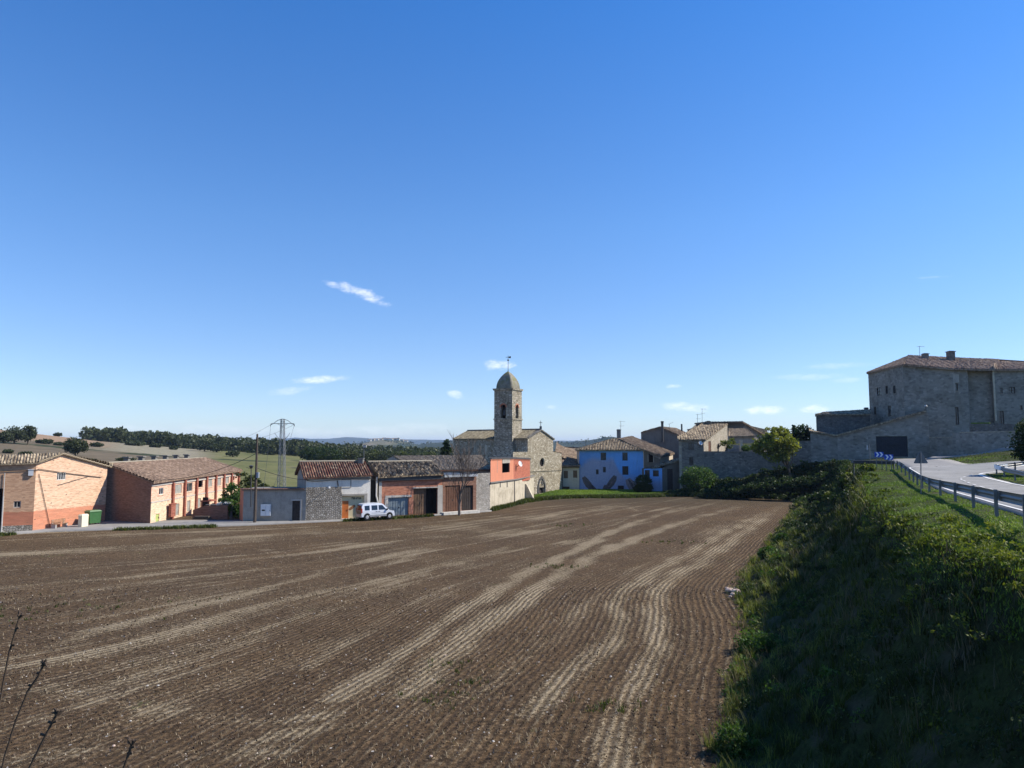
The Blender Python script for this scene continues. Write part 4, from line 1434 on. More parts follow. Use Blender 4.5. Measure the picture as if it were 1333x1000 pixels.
mb = MB(); r = Fh.rect(464, 650.5, 464.5, 646)   # lettering strip: illegible dark capitals
zt0, zt1 = Fh.px(465, 650.3)[1], Fh.px(465, 647.2)[1]
u0, u1 = Fh.px(458.4, 648)[0], Fh.px(471.4, 648)[0]
rnd = random.Random(5)
k = u0
for wn in (5, 3, 4):
    for j in range(wn):
        wl = .065
        mb.fbox(Fh, k, k + .022, .285, .299, zt0, zt1)
        mb.fbox(Fh, k + .022, k + wl, .285, .299, rnd.choice([zt0, (zt0 + zt1) / 2]), rnd.choice([zt0 + .05, zt1]) if 0 else zt0 + (zt1 - zt0) * rnd.choice([.3, .75, 1]) + .001)
        k += wl + .022
    k += .05
mb.build('lettering', M['ink'], hs)
u, z = Fh.px(459, 661)
mb = MB()
lp = []
for k in range(16):
    a = 2 * math.pi * k / 16
    x_, y_ = .42 * math.cos(a), .17 * math.sin(a) * (1.15 + .3 * math.cos(2 * a))
    lp.append((x_ * .8 - y_ * .6, x_ * .6 + y_ * .8))
fr = [Fh.pt(u + a, .285, z + b) for a, b in lp]
bk_ = [Fh.pt(u + a, .299, z + b) for a, b in lp]
mb.poly(fr)
for i in range(16): mb.poly([fr[i], bk_[i], bk_[(i + 1) % 16], fr[(i + 1) % 16]])
mb.build('leaf_emblem', M['leaf_sign'], hs)
mb = MB(); r = Fh.rect(444.5, 625, 457, 634.5)
mb.fbox(Fh, r[0], r[1] - .1, -.03, -.003, r[2], r[3]); mb.build('blind_window', M['white_plaster'], hs)
mb = MB(); mb.fbox(Fh, r[1] - .098, r[1] + .02, -.05, -.003, r[2] - .03, r[3] + .06); mb.fbox(Fh, r[0], r[1] - .1, -.05, -.003, r[3] + .003, r[3] + .07)
mb.fbox(Fh, r[0], r[1] - .1, -.045, -.003, r[2] - .07, r[2] - .002)
mb.build('window_surround', M['cement'], hs)
mb = MB(); mb.fbox(Fh, us_ - .1, Fh.px(478, 650)[0], -.09, -.003, r_gar[3] + .003, r_gar[3] + .2)
mb.fbox(Fh, r_gar[1] + .003, Fh.px(478, 650)[0], -.09, -.003, 0, r_gar[3]); mb.build('garage_surround', M['cement'], hs)
fo = Vector((Fh.n.x, Fh.n.y, 0)); dd_ = Vector((Fh.d.x, Fh.d.y, 0))
rid0, rid1 = pt3(off(H0, fb, bk / 2), ridz), pt3(off(H1, fb, bk / 2), ridz)
rf = MB()
roof_poly(rf, [pt3(H0, zh0) + fo * .4 - dd_ * .35 - Vector((0, 0, .15)), pt3(H1, zh1) + fo * .4 + dd_ * .2 - Vector((0, 0, .1)), rid1 + dd_ * .2, rid0 - dd_ * .35], .28, .07, .42, .03, .12, .02, 8)
roof_poly(rf, [pt3(H2, zh1) - fo * .3, pt3(H3, zh0) - fo * .3 - dd_ * .3, rid0 - dd_ * .35, rid1 + dd_ * .2], .28, .07, .42, .03, .12, .02, 9)
rf.build('roof', M['red_tiles'], hs)
mb = MB(); mb.tube([rid0 - dd_ * .3 + Vector((0, 0, .08)), rid1 + Vector((0, 0, .08))], .13, 7); mb.build('ridge_tiles', M['ridge'], hs)
mb = MB(); c0 = off(H1, fb, 3.0); c0 = off(c0, (-Fh.d.x, -Fh.d.y), .5)
mb.box(c0[0] - .3, c0[0] + .3, c0[1] - .3, c0[1] + .3, ridz - .8, ridz + .35); mb.box(c0[0] - .38, c0[0] + .38, c0[1] - .38, c0[1] + .38, ridz + .35, ridz + .43)
mb.build('chimney', M['dark_cement'], hs)

# ---------- 5 brick garage
K0, K1 = C(493, 650, 85.3), C(576, 650, 89.4)
Fk = Fac(K0, K1)
zk0, zk1 = Fk.px(493, 620)[1], Fk.px(576, 616)[1]
bk = 8.6
K2, K3 = off(K1, fb, bk), off(K0, fb, bk)
krz = Z(520, 601.5, 91.5)
g1 = Fk.rect(505, 647.5, 532, 673); g1 = (g1[0], g1[1], .12, g1[3])
g2 = Fk.rect(538, 635.5, 569.5, 671); g2 = (g2[0], g2[1], .12, g2[3])
kg, _ = house('brick_garage', 'red brick garage with a blue-grey door and a tall dark brown doorway', 'garage', [
    E(K0, K1, [(0, zk0), (1, zk1)], 'red_brick', [g1, g2], reveal=.4), E(K1, K2, [(0, zk1), (.5, krz), (1, zk1)], 'dark_cement'),
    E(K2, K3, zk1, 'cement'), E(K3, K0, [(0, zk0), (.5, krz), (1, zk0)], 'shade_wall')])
fit('gate', Fk, g1, kg, M['grey_metal'], 'blue-grey metal garage door', .2)
g2a = (g2[0], g2[0] + (g2[1] - g2[0]) * .56, g2[2], g2[3]); g2b = (g2a[1], g2[1], g2[2], g2[3])
fit('gate', Fk, g2a, kg, M['shutter_wood'], 'tall brown wooden garage door', .3)
fit('hole', Fk, g2b, kg, name='open_doorway')
mb = MB()
mb.fbox(Fk, g1[0] - .35, g1[1] + .35, -.04, -.003, g1[3] + .003, g1[3] + .25); mb.fbox(Fk, .0, .35, -.05, -.003, 0, zk0 - .3)
mb.fbox(Fk, g2[1] + .003, Fk.L, -.05, -.003, 0, g2[3] + .3); mb.fbox(Fk, g1[0] - .4, g1[0] - .003, -.04, -.003, 0, g1[3])
mb.fbox(Fk, g2[0] - .1, g2[1], -.06, -.003, g2[3] + .003, g2[3] + .14)
mb.build('concrete_surround', M['trim'], kg)
MB().fbox(Fk, -.05, Fk.L, -.32, -.003, zk0 - .55, zk0 - .12).build('fascia', M['dark_metal'], kg)
mb = MB(); mb.tube([Fk.pt(-.35, -.25, zk0 - .1), Fk.pt(-.35, -.15, zk0 - .6), Fk.pt(-.35, -.1, 2.6), Fk.pt(-.1, -.1, 1.6), Fk.pt(.05, -.1, .1)], .1, 8)
mb.build('downpipe', M['white_plaster'], kg)
rid0, rid1 = pt3(off(K0, fb, bk / 2), krz), pt3(off(K1, fb, bk / 2), krz)
rf = MB()
roof_poly(rf, [pt3(K0, zk0) + fo * .5 - dd_ * .2 - Vector((0, 0, .1)), pt3(K1, zk1) + fo * .5 - Vector((0, 0, .1)), rid1, rid0 - dd_ * .3], .28, .08, .42, .04, .12, .035, 10)
roof_poly(rf, [pt3(K2, zk1) - fo * .3, pt3(K3, zk0) - fo * .3 - dd_ * .2, rid0 - dd_ * .3, rid1], .28, .07, .42, .03, .12, .02, 11)
rf.build('roof', M['straw_tiles'], kg)
mb = MB(); mb.tube([rid0 - dd_ * .3 + Vector((0, 0, .08)), rid1 + Vector((0, 0, .08))], .13, 7); mb.build('ridge_tiles', M['ridge'], kg)
# side passage wall between house 4 and garage 5
sp = thing('passage_wall', 'dark shaded wall closing the gap between the white house and the brick garage', 'wall', (*C(487, 660, 87), 0))
Fp = Fac(off(H1, fb, 2.2), off(K0, fb, 2.2))
mb = MB(); wall_face(mb, Fp, -.1, [(0, 5.0), (Fp.L, 5.1)]); mb.fbox(Fp, 0, Fp.L, .01, .25, -.1, 4.95); mb.build('masonry', M['shade_wall'], sp)

# ---------- 6 brown-door store
L0, L1 = off(K1, (Fk.d.x, Fk.d.y), .05), C(620, 650, 92.6)
Fl = Fac(L0, L1)
zl = Fl.px(598, 618.5)[1]
h1 = Fl.rect(579, 632, 599, 665); h1 = (h1[0], h1[1], .3, h1[3])
h2 = Fl.rect(601, 632, 616, 665); h2 = (h2[0], h2[1], .3, h2[3])
st, _ = house('dark_door_store', 'flat fronted store with two tall dark brown doors under a pale metal fascia', 'storehouse', [
    E(L0, L1, zl, 'end_brick', [h1, h2], reveal=.3), E(L1, off(L1, fb, 6), zl, 'dark_cement'), E(off(L1, fb, 6), off(L0, fb, 6), zl, 'dark_cement'), E(off(L0, fb, 6), L0, zl, 'dark_cement')])
fit('gate', Fl, h1, st, M['brown_wood'], 'brown sliding door', .14)
fit('gate', Fl, h2, st, M['dark_wood'], 'nearly black wooden door', .2)
MB().fbox(Fl, .02, Fl.L, -.3, 6.0, zl, zl + .08).build('roof', M['dark_metal'], st)
MB().fbox(Fl, .02, Fl.L, -.34, -.2, zl - .22, zl + .06).build('fascia', M['steel'], st)
MB().fbox(Fl, -.3, Fl.L + .1, -.7, -.004, -.1, .28).build('step', M['dirty_white'], st)

# ---------- 6b big low roof behind
q0, q1 = C(540, 613, 98), C(640, 613, 103)
z_e = Z(590, 612.5, 100)
q2, q3 = C(628, 593, 113), C(512, 594, 107)
z_r = Z(570, 593.5, 110)
qb3, qb2 = lerp2(q0, q3, 2.), lerp2(q1, q2, 2.)
bf, _ = house('tiled_farm_shed', 'wide shed with a pinkish grey tiled roof showing behind the street garages', 'shed', [
    E(q0, q1, z_e, 'cement'), E(q1, qb2, [(0, z_e), (.5, z_r), (1, z_e)], 'cement'), E(qb2, qb3, z_e, 'cement'), E(qb3, q0, [(0, z_e), (.5, z_r), (1, z_e)], 'cement')])
rf = MB()
roof_poly(rf, [pt3(q0, z_e), pt3(q1, z_e), pt3(q2, z_r), pt3(q3, z_r)], .3, .06, .45, .05, .15, .02, 12)
roof_poly(rf, [pt3(qb2, z_e), pt3(qb3, z_e), pt3(q3, z_r), pt3(q2, z_r)], .3, .06, .45, .05, .15, .02, 13)
rf.build('roof', M['pink_tiles'], bf)
Fq = Fac(q0, q1)
MB().fbox(Fq, -.2, Fq.L + .2, -.25, -.05, z_e - .1, z_e + .05).build('gutter', M['brown_wood'], bf)

# ---------- 7 cream walled house with orange roof room
Q0, Q1, Q2, Q3 = C(620, 640, 92.8), C(638, 640, 94.3), C(669, 640, 103), C(695, 640, 117.5)
zq = [Z(620, 616.5, 92.8), Z(638, 615.5, 94.3), Z(638, 629, 94.3), Z(669, 625, 103), Z(695, 622, 117.5)]
Q4, Q5 = off(Q3, (-.8, .6), 7), off(Q0, (-.3, .95), 14)
cw, fs = house('cream_walled_house', 'house with stained cream yard wall, pale rubble corner and small orange room on top', 'house', [
    E(Q0, Q1, [(0, zq[0]), (1, zq[1])], 'pale_rubble'), E(Q1, Q2, [(0, zq[2]), (1, zq[3])], 'cream'), E(Q2, Q3, [(0, zq[3]), (1, zq[4])], 'cream'),
    E(Q3, Q4, zq[4], 'cement'), E(Q4, Q5, zq[4], 'cement'), E(Q5, Q0, zq[0], 'cement')])
F1, F2 = fs[1], fs[2]
mb = MB(); mb.fbox(F1, -.05, F1.L, -.18, .3, zq[2] - .03, zq[2] + .1)
mb.build('wall_coping', M['dark_cement'], cw)
mb = MB(); mb.fbox(F2, 0.02, F2.L + .15, -.18, .3, zq[3] - .05, zq[3] + .08); mb.build('wall_coping', M['dark_cement'], cw)
mb = MB(); mb.tube([F2.pt(.05, -.08, 0), F2.pt(.05, -.08, zq[3])], .06, 6)
u = F2.px(684, 640)[0]
b = [F2.pt(u - .4, -1.6, -.1), F2.pt(u + .4, -1.6, -.1), F2.pt(u + .4, 0, -.1), F2.pt(u - .4, 0, -.1)]
tt_ = [F2.pt(u - .4, -.2, 2.6), F2.pt(u + .4, -.2, 2.6), F2.pt(u + .4, 0, 2.6), F2.pt(u - .4, 0, 2.6)]
mb2 = MB(); mb2.hexa(b, tt_); mb2.build('buttress', M['cream'], cw)
mb.build('downpipe', M['dark_cement'], cw)
for x in (651, 660):
    u, z = F1.px(x, 631); MB().fbox(F1, u - .06, u + .06, -.08, -.003, z - .35, z + .5).build('wall_drain', M['dark_cement'], cw)
# terrace floor
mb = MB(); mb.poly([pt3(Q1, 3.5), pt3(Q2, 3.45), pt3(Q3, 3.2), pt3(Q4, 3.2), pt3(Q5, 3.5)]); mb.build('terrace_floor', M['dark_cement'], cw)
O0, O1, O2 = C(638.6, 610, 95.2), C(668.5, 610, 103.6), C(690, 610, 113.5)
Fo0, Fo1 = Fac(O0, O1), Fac(O1, O2)
zo0, zo1, zo2 = Z(638.6, 597.5, 95.2), Z(668.5, 597, 103.6), Z(690, 598, 113.5)
wop = Fo0.rect(653.7, 603, 663.5, 615.3)
mbw = MB(); wall_face(mbw, Fo0, 3.3, [(0, zo0), (Fo0.L, zo1)], [wop], .25); rw = mbw.build('orange_room', M['salmon'], cw)
mbw = MB(); wall_face(mbw, Fo1, 3.1, [(0, zo1), (Fo1.L, zo2)])
O3, O4 = off(O2, (-.9, .4), 5), off(O0, (-.02, 1), 8)
for a, b, z_ in ((O2, O3, zo2), (O3, O4, zo2), (O4, O0, zo0)):
    Fq = Fac(a, b); wall_face(mbw, Fq, 3.1, [(0, z_), (Fq.L, z_)])
mbw.build('brick_side', M['room_brick'], rw)
fit('hole', Fo0, wop, rw)
MB().fbox(Fo0, wop[0] - .02, wop[1] + .02, -.05, .1, wop[3] + .003, zo0 - .1).build('lintel', M['cement'], rw)
u, z = Fo0.px(647.3, 612)
for k in range(7): MB().fbox(Fo0, u - .07, u + .07, -.03, -.003, z - .3 + k * .24, z - .17 + k * .24).build('vent_brick', M['cement'], rw)
mb = MB(); mb.poly([pt3(O0, zo0), pt3(O1, zo1), pt3(O2, zo2), pt3(O3, zo2), pt3(O4, zo0)])
for F_, a, b in ((Fo0, zo0, zo1), (Fo1, zo1, zo2)):
    n_ = int(F_.L / .45)
    for k in range(n_):
        zz = a + (b - a) * k / n_ + .05
        mb.tube([F_.pt(k * F_.L / n_ + .2, -.22, zz - .03), F_.pt(k * F_.L / n_ + .2, .3, zz + .06)], .12, 6)
mb.build('roof', M['dark_cement'], rw)
u, z = Fo1.px(672.3, 604)
dsh = thing('satellite_dish', 'white satellite dish on the brick side of the orange room', 'satellite dish', Fo1.pt(u, -.5, z))


def dish(root, c, r, aim):
    c, aim = Vector(c), Vector(aim).normalized()
    mb = MB()
    a = aim.cross(Vector((0, 0, 1))).normalized()
    b = a.cross(aim)
    rings = []
    for k in range(4):
        rr = r * k / 3
        rings.append([c + (a * math.cos(t) + b * math.sin(t)) * rr + aim * (rr * rr / r * .3) for t in [2 * math.pi * j / 14 for j in range(14)]])
    for k in range(3):
        for j in range(14):
            j2 = (j + 1) % 14
            mb.poly([rings[k][j], rings[k + 1][j], rings[k + 1][j2], rings[k][j2]] if k else [rings[0][0], rings[1][j], rings[1][j2]])
    mb.build('reflector', M['white_paint'], root)
    mb = MB(); mb.tube([c - b * r * .9, c + aim * r * 1.1], .025, 5); mb.tube([c + aim * r * 1.0, c + aim * r * 1.2], .06, 6); mb.build('feed_arm', M['dark_metal'], root)
    mb = MB(); mb.tube([c, c - aim * .5 - Vector((0, 0, .3))], .035, 5); mb.build('bracket', M['dark_metal'], root)


dish(dsh, Fo1.pt(u, -.5, z), .42, (.75, -.55, .3))
# ---------- 8 church
ax = (.62, .785); nx_ = (-.785, .62)
E0 = C(687, 600, 127)
Gl = 7.85
E1 = off(E0, ax, Gl); Em = off(E0, ax, Gl / 2); E2 = off(E0, ax, 10.6); Ew = off(E0, ax, -4.2)
ze, za_ = Z(687, 571, 127), Z(703.5, 560.5, 131.2)
ze1 = Z(720, 572, E1[1])
Lc = 17.8
Fc = Fac(Ew, E2)
uu = lambda p: (Vector(p) - Vector(Ew)).length
chm = thing('church', 'stone church with a gabled front, round window and pointed doorway', 'church', (*Em, -.2))
portal = Fc.rect(701.5, 634.5, 708.3, 642.5)
portal = (portal[0], portal[1], -.1, portal[3])
rz_u, rz_z = Fc.px(705.6, 602.3)
rwn = (rz_u - .75, rz_u + .75, rz_z - .85, rz_z + .85)
mb = MB()
zsh0, zsh1 = Z(720, 588, E1[1]), Z(731, 591, E2[1])
zlo = Z(668, 588.5, Ew[1])
wall_face(mb, Fc, -.4, [(0, zlo), (uu(E0) - .01, zlo), (uu(E0), ze), (uu(Em), za_), (uu(E1), ze1), (uu(E1) + .01, zsh0), (Fc.L, zsh1)], [rwn, portal], .5)
for (a, b, z0_, z1_) in ((E0, off(E0, nx_, .01), ze, ze),):
    pass
E0b, E1b, Emb = off(E0, nx_, Lc), off(E1, nx_, Lc), off(Em, nx_, Lc)
for a, b, tp in ((E0b, E0, ze), (E1, E1b, ze1), (E2, off(E2, nx_, Lc), zsh1)):
    Fx = Fac(a, b); wall_face(mb, Fx, -.4, [(0, tp), (Fx.L, tp)])
Fx = Fac(off(E2, nx_, Lc), E0b); wall_face(mb, Fx, -.4, [(0, zsh1), (2.74, zsh1), (2.75, ze), (2.75 + Gl / 2, za_), (Fx.L, ze)])
mb.build('nave_wall', M['church_stone'], chm)
rf = MB()
oh = Vector((*ax, 0)) * .3
fr_ = Vector((-nx_[0], -nx_[1], 0)) * .15
roof_poly(rf, [pt3(E0b, ze) - oh, pt3(E0, ze) - oh + fr_, pt3(Em, za_) + fr_ + Vector((0, 0, .1)), pt3(Emb, za_) + Vector((0, 0, .1))], .3, .05, .45, .03, .15, .02, 14)
roof_poly(rf, [pt3(E1, ze1) + oh + fr_, pt3(E1b, ze1) + oh, pt3(Emb, za_) + Vector((0, 0, .1)), pt3(Em, za_) + fr_ + Vector((0, 0, .1))], .3, .05, .45, .03, .15, .02, 15)
s1, s2 = pt3(off(E1, nx_, .1), zsh0), pt3(off(E2, nx_, .1), zsh1)
roof_poly(rf, [s2 + oh, s2 + oh + Vector((*nx_, 0)) * Lc, s1 + Vector((*nx_, 0)) * Lc, s1], .3, .05, .45, .03, .15, .02, 16)
rf.build('roof', M['church_tiles'], chm)
mb = MB()
for a, b in ((pt3(E0, ze), pt3(Em, za_)), (pt3(Em, za_), pt3(E1, ze1))):
    a, b = a + fr_ * 1.2, b + fr_ * 1.2
    mb.hexa([a, b, b - fr_ * 4, a - fr_ * 4], [p + Vector((0, 0, .22)) for p in (a, b, b - fr_ * 4, a - fr_ * 4)])
mb.build('gable_coping', M['dark_stone'], chm)
mb = MB(); mb.tube([pt3(Em, za_ + .2), pt3(Emb, za_ + .2)], .16, 6); mb.build('ridge_tiles', M['dark_stone'], chm)
# rose window
rg = MB(); n_ = 24
for k in range(n_):
    a, b = 2 * math.pi * k / n_, 2 * math.pi * (k + 1) / n_
    def q(r_, t_, d_): return Fc.pt(rz_u + r_ * math.cos(t_) * .82, d_, rz_z + r_ * math.sin(t_))
    rg.poly([q(.92, a, -.06), q(.72, a, .06), q(.72, b, .06), q(.92, b, -.06)][::-1])
    rg.poly([q(.92, a, -.06), q(.92, b, -.06), q(1.35, b, .012), q(1.35, a, .012)][::-1])
rwo = rg.build('round_window', M['church_stone'], chm)
mb = MB(); mb.poly([Fc.pt(rz_u + .8 * math.cos(2 * math.pi * k / n_) * .86, .3, rz_z + .8 * math.sin(2 * math.pi * k / n_)) for k in range(n_)])
mb.fbox(Fc, rz_u - .03, rz_u + .03, .26, .295, rz_z - .75, rz_z + .75); mb.fbox(Fc, rz_u - .6, rz_u + .6, .25, .29, rz_z - .03, rz_z + .03)
mb.build('pane', M['interior'], rwo)
rp = MB(); cu = (portal[0] + portal[1]) / 2; hw = (portal[1] - portal[0]) / 2 + .25
zt = portal[3]
for k in range(10):
    def arch(r_, k_):
        t_ = k_ / 10
        if t_ <= .5:
            a = math.pi - (math.pi / 3) * (t_ * 2)
            return (cu + r_ + 2 * r_ * math.cos(a), zt + 2 * r_ * math.sin(a))
        a = (math.pi / 3) * (1 - (t_ - .5) * 2)
        return (cu - r_ + 2 * r_ * math.cos(a), zt + 2 * r_ * math.sin(a))
    a0, a1, b0, b1 = arch(hw * .85, k), arch(hw * .85, k + 1), arch(hw + .12, k), arch(hw + .12, k + 1)
    rp.hexa([Fc.pt(a0[0], -.16, a0[1]), Fc.pt(a1[0], -.16, a1[1]), Fc.pt(a1[0], -.003, a1[1]), Fc.pt(a0[0], -.003, a0[1])],
            [Fc.pt(b0[0], -.16, b0[1]), Fc.pt(b1[0], -.16, b1[1]), Fc.pt(b1[0], -.003, b1[1]), Fc.pt(b0[0], -.003, b0[1])])
rp.fbox(Fc, cu - hw - .12, cu - hw * .85, -.16, -.003, -.1, zt); rp.fbox(Fc, cu + hw * .85, cu + hw + .12, -.16, -.003, -.1, zt)
rp.build('portal_arch', M['dark_stone'], chm)
fit('door', Fc, portal, chm, M['dark_wood'], None, .4)
mb = MB(); u, z = Fc.px(705.8, 628.5); mb.fbox(Fc, u - .12, u + .12, -.12, -.004, z - .5, z + .35); mb.fbox(Fc, u - .3, u + .3, -.11, -.004, z + .02, z + .2)
mb.build('portal_relief', M['dark_stone'], chm)
MB().fbox(Fc, uu(E0), Fc.L - .05, -.1, -.003, rz_z - 1.55, rz_z - 1.4).build('string_course', M['church_stone'], chm)
gc = pt3(Em, za_ + .25)
mb = MB(); mb.box(gc.x - .2, gc.x + .2, gc.y - .2, gc.y + .2, gc.z, gc.z + .5); mb.tube([gc + Vector((0, 0, .5)), gc + Vector((0, 0, 1.5))], .05, 6); mb.tube([gc + Vector((-.3, 0, 1.15)), gc + Vector((.3, 0, 1.15))], .05, 6)
mb.build('gable_cross', M['dark_stone'], chm)
Fnv = Fac(E0b, E0)
mb = MB(); u, z = Fnv.px(633, 588)
mb.fbox(Fnv, u - .3, u + .3, -.04, -.003, z - 1.3, z + 1.2); mb.build('blocked_window', M['cream'], chm)

# bell tower (rectangular, square to the church)
Tm = Vector((*C(666.8, 560, 128), 0))
dl, dr = Vector((-.88, .475, 0)), Vector((.475, .88, 0))
TW = 3.72
bt = thing('bell_tower', 'tall square stone bell tower with a pointed dome and arched bell openings', 'bell tower', (Tm.x, Tm.y, -.2))
Tl, Tr = Tm + dl * TW, Tm + dr * TW
Tb = Tl + dr * TW
ring = [Tl, Tm, Tr, Tb]
ztc = Z(667, 507, 128); zmc = Z(667, 545.5, 128); zlc = Z(667, 581, 128)
cen_ = (Tl + Tr) / 2


def scaled(k):
    return [cen_ + (p - cen_) * k for p in ring]


def belt(name, z0, z1, k0, k1, mat):
    a, b = scaled(k0), scaled(k1)
    return MB().hexa([Vector((p.x, p.y, z0)) for p in a], [Vector((p.x, p.y, z1)) for p in b]).build(name, mat, bt)


mb = MB()
arches = []
for i in range(4):
    a, b = ring[i], ring[(i + 1) % 4]
    F_ = Fac((a.x, a.y), (b.x, b.y))
    cu_ = F_.L / 2
    op = (cu_ - .55, cu_ + .55, zmc + .15, Z(650, 527, 130))
    wall_face(mb, F_, zlc, [(0, ztc), (F_.L, ztc)], [op], .7, i * 5)
    arches.append((F_, op))
mb.build('shaft', M['tower_stone'], bt)
for F_, op in arches:
    # pointed-round head: fill the corners of the opening so it reads as an arch
    am = MB(); n_ = 8; r_ = .55; cu_ = (op[0] + op[1]) / 2; zc = op[3] - r_
    for sgn in (-1, 1):
        for k in range(n_):
            t0_, t1_ = math.pi / 2 * k / n_, math.pi / 2 * (k + 1) / n_
            x0_, x1_ = cu_ + sgn * r_ * math.cos(t0_), cu_ + sgn * r_ * math.cos(t1_)
            z0_, z1_ = zc + r_ * math.sin(t0_), zc + r_ * math.sin(t1_)
            xs = sorted([x0_, x1_])
            am.fbox(F_, xs[0], xs[1], .02, .3, min(z0_, z1_) + .03, op[3] + .01)
    am.build('arch_head', M['red_brick'], bt)
    vm = MB()
    for k in range(10):
        t0_, t1_ = math.pi * k / 10, math.pi * (k + 1) / 10
        q4 = [(cu_ + rr_ * math.cos(t), zc + rr_ * math.sin(t)) for rr_, t in ((.56, t0_), (.78, t0_), (.78, t1_), (.56, t1_))]
        vm.hexa([F_.pt(q4[0][0], -.04, q4[0][1]), F_.pt(q4[1][0], -.04, q4[1][1]), F_.pt(q4[1][0], -.002, q4[1][1]), F_.pt(q4[0][0], -.002, q4[0][1])],
                [F_.pt(q4[3][0], -.04, q4[3][1]), F_.pt(q4[2][0], -.04, q4[2][1]), F_.pt(q4[2][0], -.002, q4[2][1]), F_.pt(q4[3][0], -.002, q4[3][1])])
    vm.build('arch_ring', M['red_brick'], bt)
cc = scaled(.70)
MB().hexa([Vector((p.x, p.y, zmc - .2)) for p in scaled(.99)], [Vector((p.x, p.y, zmc + .1)) for p in scaled(.99)]).build('bell_floor', M['interior'], bt)
MB().hexa([Vector((p.x, p.y, ztc - 1.0)) for p in scaled(.99)], [Vector((p.x, p.y, ztc - .1)) for p in scaled(.99)]).build('vault', M['interior'], bt)
MB().hexa([Vector((p.x, p.y, zmc + .1)) for p in scaled(.4)], [Vector((p.x, p.y, ztc - .9)) for p in scaled(.4)]).build('bell_frame', M['interior'], bt)
for F_, op in arches[:2]:
    cu_ = (op[0] + op[1]) / 2
    b0 = Vector(F_.pt(cu_, .55, 0))
    z_ = op[2] + .7
    MB().tube([b0 + Vector((0, 0, z_ - .1)), b0 + Vector((0, 0, z_ + .1)), b0 + Vector((0, 0, z_ + .5)), b0 + Vector((0, 0, z_ + .8)), b0 + Vector((0, 0, z_ + .9))], [.38, .33, .24, .2, .06], 12).build('bell', M['dark_metal'], bt)
belt('string_course', zmc - .12, zmc + .12, 1.06, 1.06, M['tower_stone'])
belt('cornice', ztc - .08, ztc + .28, 1.08, 1.12, M['tower_stone'])
a, b = scaled(1.22), scaled(1.02)
mb = MB()
mb.hexa([Vector((p.x, p.y, -.3)) for p in a], [Vector((p.x, p.y, zlc - 1.9)) for p in a])
mb.build('base', M['tower_stone'], bt)
MB().hexa([Vector((p.x, p.y, zlc - 1.9)) for p in scaled(1.2)], [Vector((p.x, p.y, zlc)) for p in b]).build('sloped_base', M['church_stone'], bt)
# dome: eight-sided cloister vault profile
zd0, zd1 = ztc + .28, Z(660, 483, 130)
rings_ = []
nn = 12
base8 = []
for i in range(4):
    p, q_ = scaled(.90)[i], scaled(.90)[(i + 1) % 4]
    base8 += [p.lerp(q_, .06), p.lerp(q_, .94)]
for j in range(nn + 1):
    t_ = j / nn
    r_ = math.cos(t_ * math.pi / 2) ** .78 if j < nn else 0.0
    zz = zd0 + (zd1 - zd0) * (t_ ** .93)
    r_ = max(r_, .01)
    rings_.append([Vector((cen_.x + (p.x - cen_.x) * r_, cen_.y + (p.y - cen_.y) * r_, zz)) for p in base8])
mb = MB()
for j in range(nn):
    for i in range(8):
        i2 = (i + 1) % 8
        mb.poly([rings_[j][i], rings_[j][i2], rings_[j + 1][i2], rings_[j + 1][i]], [(i, j * .5), (i + 1, j * .5), (i + 1, j * .5 + .5), (i, j * .5 + .5)])
t = T('dome_stone', .9, .1)
c = t.ramp(t.noise(t.co(), 1.2, 5, .7), [(.35, (.17, .155, .12)), (.65, (.27, .25, .20))])
zc_ = t.sep(t.co())[2]
c = t.mix(t.math('MULTIPLY', t.ss(t.noise(t.co(), .9, 4, .7), .42, .6), t.ss(zc_, 18.5, 22, .1, .8)), c, (.17, .165, .05))
M['dome'] = t.color(c)
mb.build('dome', M['dome'], bt)
tp = Vector((cen_.x, cen_.y, zd1))
mb = MB(); mb.tube([tp, tp + Vector((0, 0, .15)), tp + Vector((0, 0, 2.9))], [.12, .05, .035], 6)
mb.tube([tp + Vector((0, 0, 1.9)), tp + Vector((0, 0, 2.05)), tp + Vector((0, 0, 2.2))], [.05, .22, .05], 8)
mb.tube([tp + Vector((-.45, 0, 2.6)), tp + Vector((.5, .1, 2.6))], .04, 5)
mb.poly([tp + Vector((.1, 0, 2.45)), tp + Vector((.5, .1, 2.42)), tp + Vector((.5, .1, 2.8)), tp + Vector((.1, 0, 2.72))])
mb.build('weather_vane', M['dark_metal'], bt)

# ---------- 9 beige house and the brown roof behind
R0, R1 = C(731.5, 620, 136.6), C(754, 620, 136.0)
Fr_ = Fac(R0, R1)
zr = Fr_.px(742, 606.5)[1]
w1, w2 = Fr_.rect(733.6, 613, 739.2, 622.7), Fr_.rect(746, 612.5, 751.5, 622)
d1, d2 = Fr_.rect(730.8, 633.5, 741.4, 640), Fr_.rect(744.5, 637, 751.5, 640)
bh, _ = house('beige_house', 'small beige house with two brown shuttered windows, squeezed between church and blue house', 'house', [
    E(R0, R1, zr, 'beige', [w1, w2, (max(d1[0], .05), d1[1], -.0, d1[3]), (d2[0], d2[1], -.0, d2[3])]), E(R1, off(R1, (0, 1), 7), zr + .8, 'beige'), E(off(R1, (0, 1), 7), off(R0, (0, 1), 7), zr + 1, 'beige'), E(off(R0, (0, 1), 7), R0, zr + .5, 'beige')])
for r in (w1, w2): fit('shutter', Fr_, r, bh, M['shutter_wood'], None, .06)
fit('shutter', Fr_, (max(d1[0], .05), d1[1], 0, d1[3]), bh, M['brown_wood'], 'low reddish brown doorway', .15, name='door')
fit('shutter', Fr_, (d2[0], d2[1], 0, d2[3]), bh, M['brown_wood'], 'low brown hatch', .15, name='hatch')
